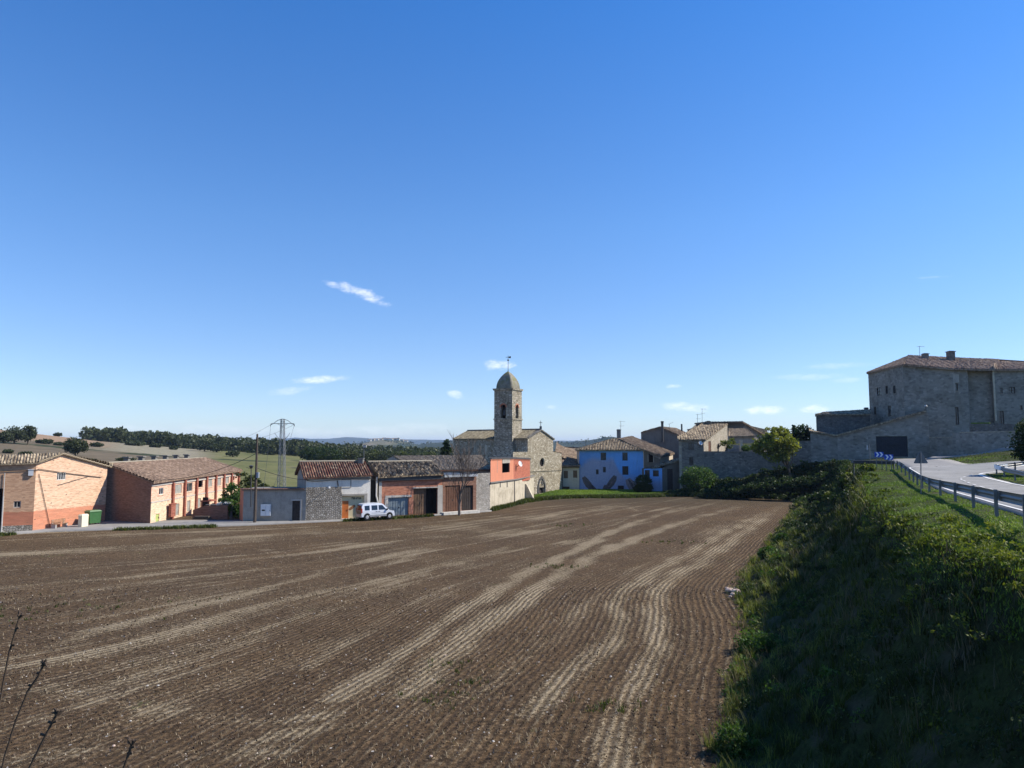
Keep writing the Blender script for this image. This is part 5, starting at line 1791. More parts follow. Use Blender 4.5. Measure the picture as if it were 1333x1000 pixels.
rf = MB(); roof_poly(rf, [pt3(R0, zr) + Vector((-.2, -.5, 0)), pt3(R1, zr) + Vector((.2, -.5, .1)), pt3(off(R1, (0, 1), 5), Z(754, 600, 139)), pt3(off(R0, (0, 1), 5), Z(731, 599, 141))], .28, .07, .42, .03, .15, .03, 20)
rf.build('roof', M['brown_tiles'], bh)
MB().fbox(Fr_, -.1, Fr_.L + .1, -.5, -.003, zr - .3, zr - .12).build('eave', M['dark_wood'], bh)
mb = MB(); mb.tube([Fr_.pt(.1, -.15, 0), Fr_.pt(.1, -.15, zr - .3)], .08, 6); mb.build('downpipe', M['dark_metal'], bh)
za0 = Z(724, 587, 158)
t0, t1, t2, t3 = C(722, 600, 146), C(758, 606, 141), C(760, 583, 156), C(724, 581, 160)
b9, _ = house('brown_roofed_house', 'house showing only a weathered brown roof between the church and the blue house', 'house', [
    E(t0, t1, Z(742, 604, 146), 'shade_wall'), E(t1, t2, [(0, Z(758, 606, 141)), (1, Z(760, 583, 156))], 'beige'), E(t2, t3, Z(742, 582, 158), 'beige'), E(t3, t0, [(0, Z(724, 581, 160)), (1, Z(722, 592, 146))], 'beige')])
rf = MB(); roof_poly(rf, [pt3(t0, Z(722, 592, 146)), pt3(t1, Z(758, 605, 141)), pt3(t2, Z(760, 583, 156)), pt3(t3, Z(724, 581, 160))], .3, .07, .42, .03, .15, .03, 21)
rf.build('roof', M['brown_tiles'], b9)

# ---------- 10 blue house
T0, T1 = C(754.2, 610, 136.4), C(837.6, 610, 135.2)
Fb = Fac(T0, T1)
zt_ = Fb.px(796, 586)[1]
wins = [Fb.rect(782, 589.4, 789, 599.2), Fb.rect(810.2, 589.2, 817, 599.7), Fb.rect(810.2, 607, 818, 618.2), Fb.rect(785, 608, 788.6, 615), Fb.rect(775.8, 611.2, 779.2, 617.6)]
rb = Fb.rect(804.2, 632.3, 812.2, 639.5); rb = (rb[0], rb[1], -.05, rb[3])
T2, T3 = off(T1, (.04, 1), 9), off(T0, (.04, 1), 9)
blu, _ = house('blue_mural_house', 'bright blue house painted with a mural of feathers and clouds, with a hipped tile roof', 'house', [
    E(T0, T1, zt_, 'mural', wins + [rb], uo=0.0), E(T1, T2, zt_, 'beige'), E(T2, T3, zt_, 'beige'), E(T3, T0, zt_, 'beige')])
for i, r in enumerate(wins):
    if i < 2:
        fit('window', Fb, r, blu, M['dark_wood'], None, .1, 1, 2)
        MB().fbox(Fb, r[0] + .2, r[1] - .1, .155, .165, r[2] + .15, r[3] - .3).build('curtain', M['grey_shutter'], blu)
    elif i == 2: fit('shutter', Fb, r, blu, M['dark_wood'], 'closed dark shutter', .05)
    else: fit('window', Fb, r, blu, M['dark_wood'], None, .12, 1, 1)
fit('shutter', Fb, rb, blu, M['dark_wood'], 'low dark cellar door', .15, name='cellar_door')


def feather(pts, mat, w0):
    """tapering vane along a pixel polyline on the blue front"""
    q = [Fb.px(*p) for p in pts]
    left, right = [], []
    n = len(q)
    for i, (u, z) in enumerate(q):
        a, b = q[max(i - 1, 0)], q[min(i + 1, n - 1)]
        dx, dz = b[0] - a[0], b[1] - a[1]
        l = math.hypot(dx, dz) or 1
        wd = w0 * math.sin(math.pi * min(1, (i + .35) / n)) ** .7
        left.append((u - dz / l * wd, z + dx / l * wd))
        right.append((u + dz / l * wd, z - dx / l * wd))
    mb = MB()
    for i in range(n - 1):
        mb.poly([Fb.pt(left[i][0], -.012, left[i][1]), Fb.pt(right[i][0], -.012, right[i][1]), Fb.pt(right[i + 1][0], -.012, right[i + 1][1]), Fb.pt(left[i + 1][0], -.012, left[i + 1][1])])
        for side in (left, right):
            mb.poly([Fb.pt(side[i][0], -.012, side[i][1]), Fb.pt(side[i + 1][0], -.012, side[i + 1][1]), Fb.pt(side[i + 1][0], .001, side[i + 1][1]), Fb.pt(side[i][0], .001, side[i][1])])
    mb.build('painted_feather', M[mat], blu)


feather([(773, 638.5), (770, 636), (766, 631), (762.5, 626), (759.5, 621)], 'feather_dark', .62)
feather([(771, 638), (769, 633.5), (766.5, 629)], 'feather_pale', .22)
feather([(776, 638), (773, 636), (770, 632.5)], 'feather_dark', .35)
feather([(788, 638), (791.5, 634.5), (795.5, 629.5), (799, 624), (801, 619.5)], 'feather_dark', .6)
feather([(789, 638.4), (793, 633.5), (797, 627)], 'feather_pale', .16)
feather([(785, 638.4), (787, 635.5), (788.5, 631.5)], 'feather_dark', .32)
feather([(825, 638.5), (823, 634.5), (820, 629), (817, 623.5)], 'feather_pale', .75)
feather([(825.5, 638.5), (823.5, 633), (820.5, 628), (818, 624.5)], 'feather_dark', .22)
fx = Vector((Fb.n.x, Fb.n.y, 0)) * .45; dx_ = Vector((Fb.d.x, Fb.d.y, 0)) * .35
ap0, ap1 = P(797, 571.5, 140.7), P(806, 571.5, 140.7)
rf = MB()
f0, f1, f2, f3 = pt3(T0, zt_) + fx - dx_, pt3(T1, zt_) + fx + dx_, pt3(T2, zt_) - fx + dx_, pt3(T3, zt_) - fx - dx_
roof_poly(rf, [f0, f1, ap1, ap0], .3, .09, .42, .04, .15, .04, 22)
roof_poly(rf, [f3, f0, ap0], .3, .09, .42, .04, .15, .04, 23)
roof_poly(rf, [f1, f2, ap1], .3, .09, .42, .04, .15, .04, 24)
roof_poly(rf, [f2, f3, ap0, ap1], .3, .09, .42, .04, .15, .04, 25)
rf.build('roof', M['old_tiles'], blu)


def chimney(parent, px, D, y0, y1, wpx, mat='dark_cement', cap=True, zlow=None):
    a, b = P(px, y0, D), P(px, y1, D)
    h = wpx / 2 * D / 930
    mb = MB(); mb.box(a.x - h, a.x + h, D - h, D + h, (zlow if zlow is not None else b.z - .6), a.z - .18)
    if cap:
        mb.box(a.x - h * 1.25, a.x + h * 1.25, D - h * 1.25, D + h * 1.25, a.z - .18, a.z - .08)
        mb.box(a.x - h * .8, a.x + h * .8, D - h * .8, D + h * .8, a.z - .08, a.z)
    return mb.build('chimney', M[mat], parent)


chimney(blu, 805.4, 141.4, 559, 573, 4.6)


def antenna(px, D, y_top, y_base, label, arms=2, tilt=0.0, flipx=1):
    b, tpp = P(px, y_base, D), P(px, y_top, D)
    r_ = thing('television_antenna', label, 'antenna', tuple(b))
    MB().tube([b - Vector((0, 0, .4)), tpp], .035, 5).build('mast', M['galvanised'], r_)
    mb = MB()
    for k in range(arms):
        z_ = tpp.z - .1 - k * .9
        L_ = .9 - .25 * k
        mb.tube([(b.x - L_ * .3 * flipx, D, z_), (b.x + L_ * flipx, D + tilt, z_ + tilt)], .022, 4)
        for j in range(6):
            xx = b.x + flipx * (-L_ * .3 + L_ * 1.3 * j / 5)
            mb.tube([(xx, D - .25, z_ + tilt * j / 5), (xx, D + .25, z_ + tilt * j / 5)], .015, 4)
    mb.build('array', M['galvanised'], r_)
    return r_


antenna(808, 142, 548, 573, 'thin television antenna beside the chimney of the blue house', 2)

# ---------- 11 beige-roofed house right of the blue one, with blue annex
U0, U1, U2 = C(838.3, 600, 135), C(859.5, 600, 131.5), C(876, 600, 141)
zu0, zu1, zu2 = Z(838.3, 587, 134), Z(859.5, 593.5, 131.5), Z(876, 590.5, 141)
F_u = Fac(U0, U1)
wu = F_u.rect(844.2, 590.5, 850.4, 601.8)
hb_, fs = house('light_roofed_house', 'grey house with a large sunlit brown tile roof, right behind the blue house', 'house', [
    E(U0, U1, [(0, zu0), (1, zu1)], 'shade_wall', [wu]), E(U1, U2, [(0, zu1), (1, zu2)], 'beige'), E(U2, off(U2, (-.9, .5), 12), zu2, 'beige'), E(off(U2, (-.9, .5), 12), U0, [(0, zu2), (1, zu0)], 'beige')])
fit('hole', F_u, wu, hb_)
mb = MB()
for a, b, c_, d_ in ((wu[0] - .16, wu[0] - .003, wu[2], wu[3]), (wu[1] + .003, wu[1] + .16, wu[2], wu[3]), (wu[0] - .16, wu[1] + .16, wu[3] + .003, wu[3] + .15)): mb.fbox(F_u, a, b, -.05, .0 - .002, c_, d_)
mb.build('window_surround', M['cement'], hb_)
rf = MB()
roof_poly(rf, [P(861, 594, 130.8), P(878, 589.5, 142), P(822, 568, 147), P(805, 573, 140)], .3, .07, .42, .03, .3, .03, 26)
rf.build('roof', M['brown_tiles'], hb_)
V0, V1, V2 = C(838.5, 620, 130.2), C(862, 620, 129.4), C(884, 620, 129.8)
Fv0, Fv1 = Fac(V0, V1), Fac(V1, V2)
zv0, zv1, zv2 = Z(838, 610.5, 130), Z(862, 609.5, 129.4), Z(884, 600, 129.8)
wv = [Fv0.rect(850, 612.5, 857.5, 620.3), Fv0.rect(839.5, 612, 845.8, 620)]
dv = Fv1.rect(868.6, 610.5, 876, 629); dv = (dv[0], dv[1], -.0, dv[3])
an, _ = house('blue_annex', 'low annex with a blue corner, dark door and sloping lean-to tile roof', 'annex', [
    E(V0, V1, [(0, zv0), (1, zv1)], 'mural', wv, uo=9.5), E(V1, V2, [(0, zv1), (1, zv2)], 'shade_wall', [dv]), E(V2, off(V2, (0, 1), 3.5), zv2, 'shade_wall'), E(off(V2, (0, 1), 3.5), off(V0, (0, 1), 2.0), [(0, zv2), (1, zv0)], 'shade_wall'), E(off(V0, (0, 1), 2.0), V0, zv0, 'shade_wall')])
for r in wv: fit('window', Fv0, r, an, M['dark_wood'], None, .1, 2, 1)
fit('door', Fv1, dv, an, M['dark_wood'], None, .15)
rf = MB()
roof_poly(rf, [P(848, 609.5, 129.0), P(886, 599, 129.5), P(886, 595.5, 133.5), P(858, 604, 132.5)], .3, .07, .42, .03, .15, .03, 27)
rf.build('roof', M['old_tiles'], an)

# ---------- 12 gabled house behind
X0, X1 = C(835, 600, 147), C(890.5, 600, 145)
Fx_ = Fac(X0, X1)
zx0, zx1 = Z(835, 563, 147), Z(890.5, 569.5, 145)
ux, zxa = Fx_.px(859, 556.5)
bd = Vector((9.3, 19, 0)).normalized()
XA = Vector(Fx_.pt(ux, 0, zxa))
X2, X3 = off(X1, (bd.x, bd.y), 14), off(X0, (bd.x, bd.y), 14)
gh, _ = house('shaded_gable_house', 'tall house with dark shaded gable and long tiled roof behind the light roofed house', 'house', [
    E(X0, X1, [(0, zx0), (ux / Fx_.L, zxa), (1, zx1)], 'dark_cement'), E(X1, X2, zx1, 'dark_cement'), E(X2, X3, [(0, zx1), (1 - ux / Fx_.L, zxa), (1, zx0)], 'dark_cement'), E(X3, X0, zx0, 'dark_cement')])
rf = MB()
dz_ = Vector((0, 0, .1)); fo_ = Vector((Fx_.n.x, Fx_.n.y, 0)) * .3
roof_poly(rf, [pt3(X1, zx1) + fo_, pt3(X2, zx1), XA + bd * 14 + dz_, XA + dz_ + fo_], .3, .07, .42, .03, .2, .03, 28)
roof_poly(rf, [pt3(X3, zx0), pt3(X0, zx0) + fo_, XA + dz_ + fo_, XA + bd * 14 + dz_], .3, .07, .42, .03, .2, .03, 29)
rf.build('roof', M['brown_tiles'], gh)
a, b = P(861.4, 548.5, 145.4), P(861.6, 576, 145.4)
mb = MB(); mb.tube([(b.x, 144.9, b.z), (a.x, 144.9, a.z - .5), (a.x, 144.9, a.z)], [.3, .26, .33], 10); mb.build('chimney_pipe', M['dark_metal'], gh)
chimney(gh, 887.3, 156, 551, 558.5, 1.7, 'dark_metal', False)
antenna(871.5, 148, 552, 560, 'bent television antenna on the shaded gable house', 1, .5)

# ---------- 13 stone house with mono-pitch roof
Y0_, Y1_, Y2_ = C(884, 600, 128.3), C(916.5, 600, 126.8), C(948, 600, 138)
Fy0, Fy1 = Fac(Y0_, Y1_), Fac(Y1_, Y2_)
zy0, zy2 = Fy0.px(900, 572.5)[1], Z(948, 552, 138)
wy = [Fy0.rect(896.3, 576.3, 903, 586.2), Fy0.rect(897.2, 595.3, 902.6, 605.5)]
dy_ = Fy1.rect(922.2, 574.6, 925.6, 588.5)
back = off(Y2_, (-.9, .1), 6.5)
hy, _ = house('mono_pitch_stone_house', 'stone house with a sunlit side wall and a speckled tile roof rising to the back', 'house', [
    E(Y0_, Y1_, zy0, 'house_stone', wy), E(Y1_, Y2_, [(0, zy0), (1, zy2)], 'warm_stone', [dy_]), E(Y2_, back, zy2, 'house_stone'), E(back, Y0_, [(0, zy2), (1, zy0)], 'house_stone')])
for r in wy: fit('window', Fy0, r, hy, M['dark_wood'], None, .12, 2, 1)
fit('door', Fy1, dy_, hy, M['brown_wood'], 'narrow red-brown door', .1)
rf = MB()
roof_poly(rf, [pt3(Y0_, zy0) + Vector((-.3, -.4, 0)), pt3(Y1_, zy0) + Vector((.25, -.4, 0)), pt3(Y2_, zy2) + Vector((.15, .1, .05)), P(914, 551, 137.5)], .28, .07, .42, .03, .15, .05, 30)
rf.build('roof', M['old_tiles'], hy)
chimney(hy, 922, 137.5, 548, 553, 4.5, 'shade_wall')
MB().fbox(Fy0, .02, .5, -.05, -.003, 0, zy0 - .3).build('quoin', M['warm_stone'], hy)
u, z = Fy0.px(912, 577)
ds2 = thing('satellite_dish', 'white satellite dish under the eave corner of the mono-pitch stone house', 'satellite dish', Fy0.pt(u, -.4, z))
dish(ds2, Fy0.pt(u, -.4, z), .38, (.3, -.85, .3))
antenna(908, 150, 539, 558, 'tall television antenna, left one of the pair above the stone houses', 2)
antenna(914, 152, 532, 556, 'tall television antenna, right one of the pair above the stone houses', 2)

# ---------- 13b houses behind to the right
a0, a1, a2 = C(944, 560, 151), C(967.5, 560, 149), C(999, 560, 153)
Fa0, Fa1 = Fac(a0, a1), Fac(a1, a2)
zt0_, zt1_, zt2_ = Z(944, 550, 151), Z(967.5, 549.3, 149), Z(999, 568, 153)
wn_ = Fa1.rect(973.4, 559, 975.4, 564)
hr, _ = house('rear_stone_house', 'stone house with a long falling roof edge, behind the terrace', 'house', [
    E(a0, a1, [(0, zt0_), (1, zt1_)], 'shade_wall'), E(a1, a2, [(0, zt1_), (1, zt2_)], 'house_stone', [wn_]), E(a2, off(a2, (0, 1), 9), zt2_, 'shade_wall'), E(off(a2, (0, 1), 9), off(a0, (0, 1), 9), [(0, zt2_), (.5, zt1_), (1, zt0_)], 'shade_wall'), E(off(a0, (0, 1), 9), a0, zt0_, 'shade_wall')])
fit('hole', Fa1, wn_, hr)
rf = MB()
roof_poly(rf, [P(967, 549, 148.4), P(1001, 568.8, 152.5), P(1001, 568.8, 152.5) + Vector((0, 9, 0)), P(967, 549, 148.4) + Vector((0, 9, 0))], .3, .07, .42, .03, .2, .03, 31)
roof_poly(rf, [P(918, 549.5, 150.5), P(967.5, 548.8, 148.4), P(967.5, 548.8, 148.4) + Vector((0, 9, 0)), P(918, 549.5, 150.5) + Vector((0, 9, 0))], .3, .07, .42, .03, .2, .03, 32)
roof_poly(rf, [P(895, 561, 150), P(920, 549.7, 150), P(922, 549.5, 158), P(895, 560, 158)], .3, .07, .42, .03, .2, .03, 33)
rf.build('roof', M['brown_tiles'], hr)
b0, b1 = C(948.5, 570, 143), C(982, 570, 142)
lt, _ = house('terrace_lean_to', 'lean-to with a pinkish tile roof behind the terrace wall', 'lean-to', [
    E(b0, b1, [(0, Z(948, 568.5, 143)), (1, Z(982, 567, 142))], 'cement', zb=5), E(b1, off(b1, (.1, 1), 6), [(0, Z(982, 567, 142)), (1, Z(982, 562, 148))], 'beige', zb=5), E(off(b1, (.1, 1), 6), off(b0, (0, 1), 6), Z(965, 560, 148), 'cement', zb=5), E(off(b0, (0, 1), 6), b0, Z(965, 567, 143), 'cement', zb=5)], zb=5)
rf = MB(); roof_poly(rf, [P(948.5, 568.5, 142.5), P(984, 567.5, 141.5), P(972, 558.5, 148.5), P(948.5, 557.5, 148.5)], .3, .07, .42, .03, .15, .03, 34)
rf.build('roof', M['pink_tiles'], lt)
# terrace posts
tz_ = 7.3
for (px, lab) in ((964.5, 'slim pale terrace pillar beside the round potted bush'),):
    r_ = thing('terrace_pillar', lab, 'pillar', (*C(px, 588, 128), tz_))
    a = P(px, 574, 128)
    MB().box(a.x - .2, a.x + .2, 127.8, 128.2, tz_, a.z).build('shaft', M['cream'], r_)
    MB().box(a.x - .28, a.x + .28, 127.72, 128.28, a.z, a.z + .12).build('cap', M['cream'], r_)

# ---------- 14 right-hand walls, gate barn, manor
g0, g1, g2, g3, g4 = C(916.5, 600, 126.9), C(1005, 600, 123), C(1056, 600, 120.5), C(1091, 600, 119), C(1211, 590, 114.5)
gw = thing('garden_wall', 'long shaded stone retaining wall below the terrace', 'wall', (*g1, 0))
Fg0, Fg1 = Fac(g0, g1), Fac(g1, g2)
mb = MB()
wall_face(mb, Fg0, -.3, [(0, Fg0.px(917, 588.3)[1]), (Fg0.L, Fg0.px(1005, 588)[1])], uo=3)
wall_face(mb, Fg1, -.3, [(0, Fg1.px(1006, 588)[1]), (Fg1.L * .5, Fg1.px(1030, 588)[1]), (Fg1.L * .501, Fg1.px(1031, 574.8)[1]), (Fg1.L, Fg1.px(1056, 574.8)[1])], uo=30)
mb.build('masonry', M['house_stone'], gw)
mb = MB(); mb.fbox(Fg0, 0.05, Fg0.L - .3, -.06, .45, Fg0.px(917, 588.3)[1] - .02, Fg0.px(917, 588.3)[1] + .1)
mb.fbox(Fg1, Fg1.L * .505, Fg1.L - .05, -.06, .45, Fg1.px(1040, 574.8)[1] - .02, Fg1.px(1040, 574.8)[1] + .1)
mb.build('coping', M['house_stone'], gw)
MB().poly([pt3(g0, tz_), pt3(off(g1, (0, 1), .05), tz_), pt3(off(g2, (0, 1), .05), tz_), (80, 165, tz_), (34, 165, tz_)])
tr = MB(); tr.poly([pt3(off(g0, (.1, 1), .3), tz_), pt3(off(g1, (.1, 1), .5), tz_), pt3(off(g2, (0, 1), .5), tz_), (70, 160, tz_), (36, 160, tz_)])
tag(tr.build('terrace', M['asphalt_pale'], origin=(45, 130, tz_)), 'paved terrace behind the garden wall', kind='structure')

Fg2, Fg3 = Fac(g2, g3), Fac(g3, g4)
gt = Fg3.rect(1140.8, 568, 1181.7, 594.5)
zl2, zl3, zl4a, zl4 = Fg2.px(1056, 561.5)[1], Fg2.px(1091, 567)[1], Fg3.px(1204, 535.5)[1], Fg3.px(1211, 538)[1]
t1204 = Fg3.px(1204, 540)[0] / Fg3.L
bk4, bk2 = off(g4, (.5, 1), 9), off(g2, (.5, 1), 9)
sb, _ = house('stone_barn', 'shaded stone barn with a wide dark gate and a roof edge rising to the right', 'barn', [
    E(g2, g3, [(0, zl2), (1, zl3)], 'manor_stone', zb=2), E(g3, g4, [(0, zl3), (t1204, zl4a), (1, zl4)], 'manor_stone', [gt], zb=3.5, reveal=.35), E(g4, bk4, zl4, 'manor_stone', zb=3.5),
    E(bk4, bk2, [(0, zl4), (1, zl3)], 'manor_stone', zb=3.5), E(bk2, g2, zl2, 'manor_stone', zb=2)], zb=4)
fit('gate', Fg3, gt, sb, M['dark_gate'], 'wide dark double gate', .25, name='gate')
rf = MB()
e_a, e_b = Vector(Fg3.pt(-.3, -.35, zl3 + .02)), Vector(Fg3.pt(Fg3.L * t1204 + .2, -.35, zl4a + .08))
bkv = Vector((.5, 1, 0)) * 9.3
roof_poly(rf, [e_a, e_b, e_b + bkv, e_a + bkv], .3, .06, .42, .02, .22, .03, 35)
e_c, e_d = Vector(Fg2.pt(-.2, -.3, zl2 + .05)), Vector(Fg2.pt(Fg2.L, -.3, zl3 + .05))
roof_poly(rf, [e_c, e_d, e_d + bkv, e_c + bkv + Vector((0, 0, .3))], .3, .06, .42, .02, .18, .03, 36)
rf.build('roof', M['old_tiles'], sb)
gt_l = thing('wall_lamp', 'small white lamp on the rising roof edge of the stone barn', 'lamp', tuple(Vector(Fg3.pt(Fg3.px(1205, 535)[0], -.3, zl4a + .15))))
q_ = Vector(Fg3.pt(Fg3.px(1205, 535)[0], -.3, zl4a + .15))
MB().tube([q_, q_ + Vector((0, 0, .5)), q_ + Vector((0, 0, .6))], [.05, .05, .28], 8).build('bracket', M['dark_metal'], gt_l)
MB().tube([q_ + Vector((0, 0, .6)), q_ + Vector((0, 0, .85))], [.26, .14], 10).build('globe', M['dirty_white'], gt_l)

# right garden wall
w0_, w1_, w2_ = off(g4, (0, 1), .05), C(1251, 590, 107.5), C(1324, 580, 98.5)
w3_ = C(1400, 580, 95)
rw_ = thing('right_garden_wall', 'long pale stone garden wall rising beside the pavement on the right', 'wall', (*w1_, 6))
mb = MB()
Fa_, Fb_, Fc_ = Fac(w0_, w1_), Fac(w1_, w2_), Fac(w2_, w3_)
wall_face(mb, Fa_, 4.5, [(0, Fa_.px(1212, 570.5)[1]), (Fa_.L * .74, Fa_.px(1241, 569)[1]), (Fa_.L * .75, Fa_.px(1241, 564)[1]), (Fa_.L, Fa_.px(1251, 564)[1])])
wall_face(mb, Fb_, 4.5, [(0, Fb_.px(1251, 564)[1]), (Fb_.L, Fb_.px(1322, 561)[1])], uo=12)
wall_face(mb, Fc_, 5.5, [(0, Fc_.px(1324, 561)[1]), (Fc_.L, Fc_.px(1324, 561)[1] + .5)], uo=28)
for F__, z_ in ((Fb_, Fb_.px(1290, 563.5)[1]),):
    mb.fbox(F__, 0, F__.L, .02, .45, 4.6, z_ - .3)
mb.build('masonry', M['manor_stone'], rw_)
mb = MB(); z1__ = Fa_.px(1225, 569.8)[1]
mb.fbox(Fa_, .02, Fa_.L * .74, -.06, .5, z1__ - .02, z1__ + .1)
mb.fbox(Fb_, .02, Fb_.L, -.06, .5, Fb_.px(1290, 562.6)[1] - .03, Fb_.px(1290, 562.6)[1] + .12)
mb.build('coping', M['warm_stone'], rw_)
# upper garden ledges behind the wall
lg = thing('upper_garden_wall', 'low shaded upper garden wall with a grassy top, under the manor', 'wall', (*C(1290, 555, 108), 8))
Fz = Fac(C(1262, 556, 110), C(1330, 556, 106))
mb = MB(); wall_face(mb, Fz, 6, [(0, Fz.px(1262, 551)[1]), (Fz.L, Fz.px(1330, 552)[1])]); mb.fbox(Fz, 0, Fz.L, .01, .9, 6, Fz.px(1290, 552.5)[1]); mb.build('masonry', M['dark_stone'], lg)
MB().fbox(Fz, 0.2, Fz.L * .4, -.05, .8, Fz.px(1290, 552.4)[1] + .12, Fz.px(1290, 552.4)[1] + .28).build('grassy_top', M['grass_ground'], lg)
# fill ground behind walls
mb = MB(); mb.poly([pt3(g4, 8.8), pt3(w1_, 9.2), pt3(w2_, 9.6), pt3(w3_, 9.6), (120, 140, 10), (40, 140, 8.8), pt3(g2, 8)])
tag(mb.build('manor_yard', M['bank_soil'], origin=(70, 125, 9)), 'raised yard ground in front of the manor', kind='structure')

# low building left of the manor
k0_, k1_ = C(1062.5, 550, 126.5), C(1133, 550, 125)
Fk_ = Fac(k0_, k1_)
zk_ = Fk_.px(1100, 539.5)[1]
lb, _ = house('low_stone_outbuilding', 'low brown stone outbuilding with flat tiled roof, joined to the left of the manor', 'outbuilding', [
    E(k0_, k1_, zk_, 'dark_stone', zb=5), E(k1_, off(k1_, (0, 1), 7), zk_, 'dark_stone', zb=5), E(off(k1_, (0, 1), 7), off(k0_, (.55, 1), 7), zk_, 'dark_stone', zb=5), E(off(k0_, (.55, 1), 7), k0_, zk_, 'dark_stone', zb=5)], zb=5)
rf = MB()
f0, f1 = pt3(k0_, zk_) + Vector((-.3, -.35, 0)), pt3(k1_, zk_) + Vector((0, -.35, 0))
rg0, rg1 = P(1071, 537.5, 130), P(1134, 533, 129)
roof_poly(rf, [f0, f1, rg1, rg0], .3, .06, .42, .03, .2, .03, 37)
roof_poly(rf, [f0 + Vector((4, 7.5, 0)), f0, rg0], .3, .06, .42, .03, .2, .03, 38)
rf.build('roof', M['old_tiles'], lb)
chimney(lb, 1127.5, 130, 530.5, 535, 4, 'dark_cement')

# manor
M0_, M1_, M2_ = C(1131.5, 520, 131), C(1177, 520, 118.5), C(1240, 520, 117.6)
M3_, M3b, M4_, M4b, M5_ = C(1261, 520, 117.9), C(1262, 520, 119.5), C(1292, 520, 118.9), C(1293, 520, 118.2), C(1385, 520, 117.5)
zmn = [Z(1131, 485.5, 131), Z(1177, 474.8, 118.5), Z(1240, 480.5, 117.6), Z(1293, 482, 118.6), Z(1385, 481, 117.5)]
Fm0, Fm1, Fm2, Fm3, Fm4 = Fac(M0_, M1_), Fac(M1_, M2_), Fac(M2_, M3_), Fac(M3b, M4_), Fac(M4b, M5_)
wm0 = [Fm0.rect(1141.4, 504.6, 1146.6, 515), Fm0.rect(1152.6, 502.3, 1155.8, 512.7), Fm0.rect(1162.5, 502, 1165.8, 512.3), Fm0.rect(1137.8, 529.6, 1140.6, 540), Fm0.rect(1156, 528, 1160, 541.8)]
wm2 = [Fm2.rect(1243.6, 499, 1247, 508.7), Fm2.rect(1243.4, 530, 1248.3, 553)]
wm4 = [Fm4.rect(1301.5, 505.5, 1305.4, 512), Fm4.rect(1313.7, 504, 1321.5, 512.3), Fm4.rect(1328, 528, 1331.2, 533.3), Fm4.rect(1300.7, 535, 1307, 552)]
bk5, bk0 = off(M5_, (.8, 1), 12), off(M0_, (.75, 1), 8)
mn, _ = house('stone_manor', 'big blocky four storey stone manor on the hill at the right', 'manor house', [
    E(M0_, M1_, [(0, zmn[0]), (1, zmn[1])], 'manor_stone', wm0, zb=6), E(M1_, M2_, [(0, zmn[1]), (1, zmn[2])], 'manor_stone', zb=6),
    E(M2_, M3_, [(0, zmn[2]), (1, zmn[2] - .1)], 'manor_stone', wm2, zb=6), E(M3_, M3b, zmn[2] - .1, 'manor_stone', zb=6), E(M3b, M4_, [(0, zmn[2] - .1), (1, zmn[3])], 'manor_stone', zb=6),
    E(M4_, M4b, zmn[3], 'manor_stone', zb=6), E(M4b, M5_, [(0, zmn[3]), (1, zmn[4])], 'manor_stone', wm4, zb=6), E(M5_, bk5, zmn[4], 'manor_stone', zb=6), E(bk5, bk0, [(0, zmn[4]), (1, zmn[0])], 'manor_stone', zb=6), E(bk0, M0_, zmn[0], 'manor_stone', zb=6)], zb=6)
for F_, rs2 in ((Fm0, wm0), (Fm2, wm2), (Fm4, wm4)):
    for r in rs2:
        fit('window', F_, r, mn, M['dark_wood'], None, .12, 2 if r[1] - r[0] > .6 else 1, 2)
        sill(F_, r, mn, M['manor_stone'])
AP = P(1183, 463.3, 127)
RR2 = P(1301, 468, 127.5)
RR3 = P(1392, 474, 127)
up_ = Vector((0, 0, .05))
c_l = pt3(M0_, zmn[0]) + Vector((-.45, -.3, 0)); c_m = pt3(M1_, zmn[1]) + Vector((-.1, -.45, 0)); c_4 = pt3(M2_, zmn[2]) + Vector((0, -.5, 0)); c_5 = pt3(M5_, zmn[4]) + Vector((.3, -.5, 0))
c4b = pt3(M4b, zmn[3]) + Vector((0, -.5, 0))
rf = MB()
roof_poly(rf, [c_l, c_m, AP], .3, .06, .45, .03, .22, .03, 40)
roof_poly(rf, [c_m, c_4, P(1250, 466, 127.3), AP], .3, .06, .45, .03, .22, .03, 41)
roof_poly(rf, [c_4, c4b, RR2, P(1250, 466, 127.3)], .3, .06, .45, .03, .22, .03, 42)
roof_poly(rf, [c4b, c_5, RR3, RR2], .3, .06, .45, .03, .22, .03, 43)
b5, b0 = pt3(bk5, zmn[4]), pt3(bk0, zmn[0])
roof_poly(rf, [b5, b0, AP, RR3], .3, .06, .45, .03, .22, .03, 44)
roof_poly(rf, [b0, c_l, AP], .3, .06, .45, .03, .22, .03, 45)
roof_poly(rf, [c_5, b5, RR3], .3, .06, .45, .03, .22, .03, 46)
rf.build('roof', M['manor_tiles'], mn)
chimney(mn, 1204.3, 125, 460, 469, 6, 'dark_cement')
chimney(mn, 1237.2, 124.5, 457, 469.5, 7.4, 'dark_stone')
antenna(1197, 126, 450.5, 466, 'television antenna on the manor roof, left of its chimneys', 1)
mb = MB(); u, z = Fm4.px(1293.8, 482)
mb.fbox(Fm4, .05, .32, -.14, -.003, Fm4.px(1294, 548)[1], z - .15); mb.build('downpipe', M['cream'], mn)
u0, z0 = Fm2.px(1240.5, 492); u1, z1 = Fm2.px(1249.5, 512)
mb = MB(); mb.fbox(Fm2, max(u0, .02), u1, -.02, -.003, wm2[0][3] + .12, z0 + .6); mb.fbox(Fm2, max(u0, .02), wm2[0][0] - .02, -.02, -.003, z1, wm2[0][3] + .118)
mb.build('pale_render_patch', M['cement'], mn)
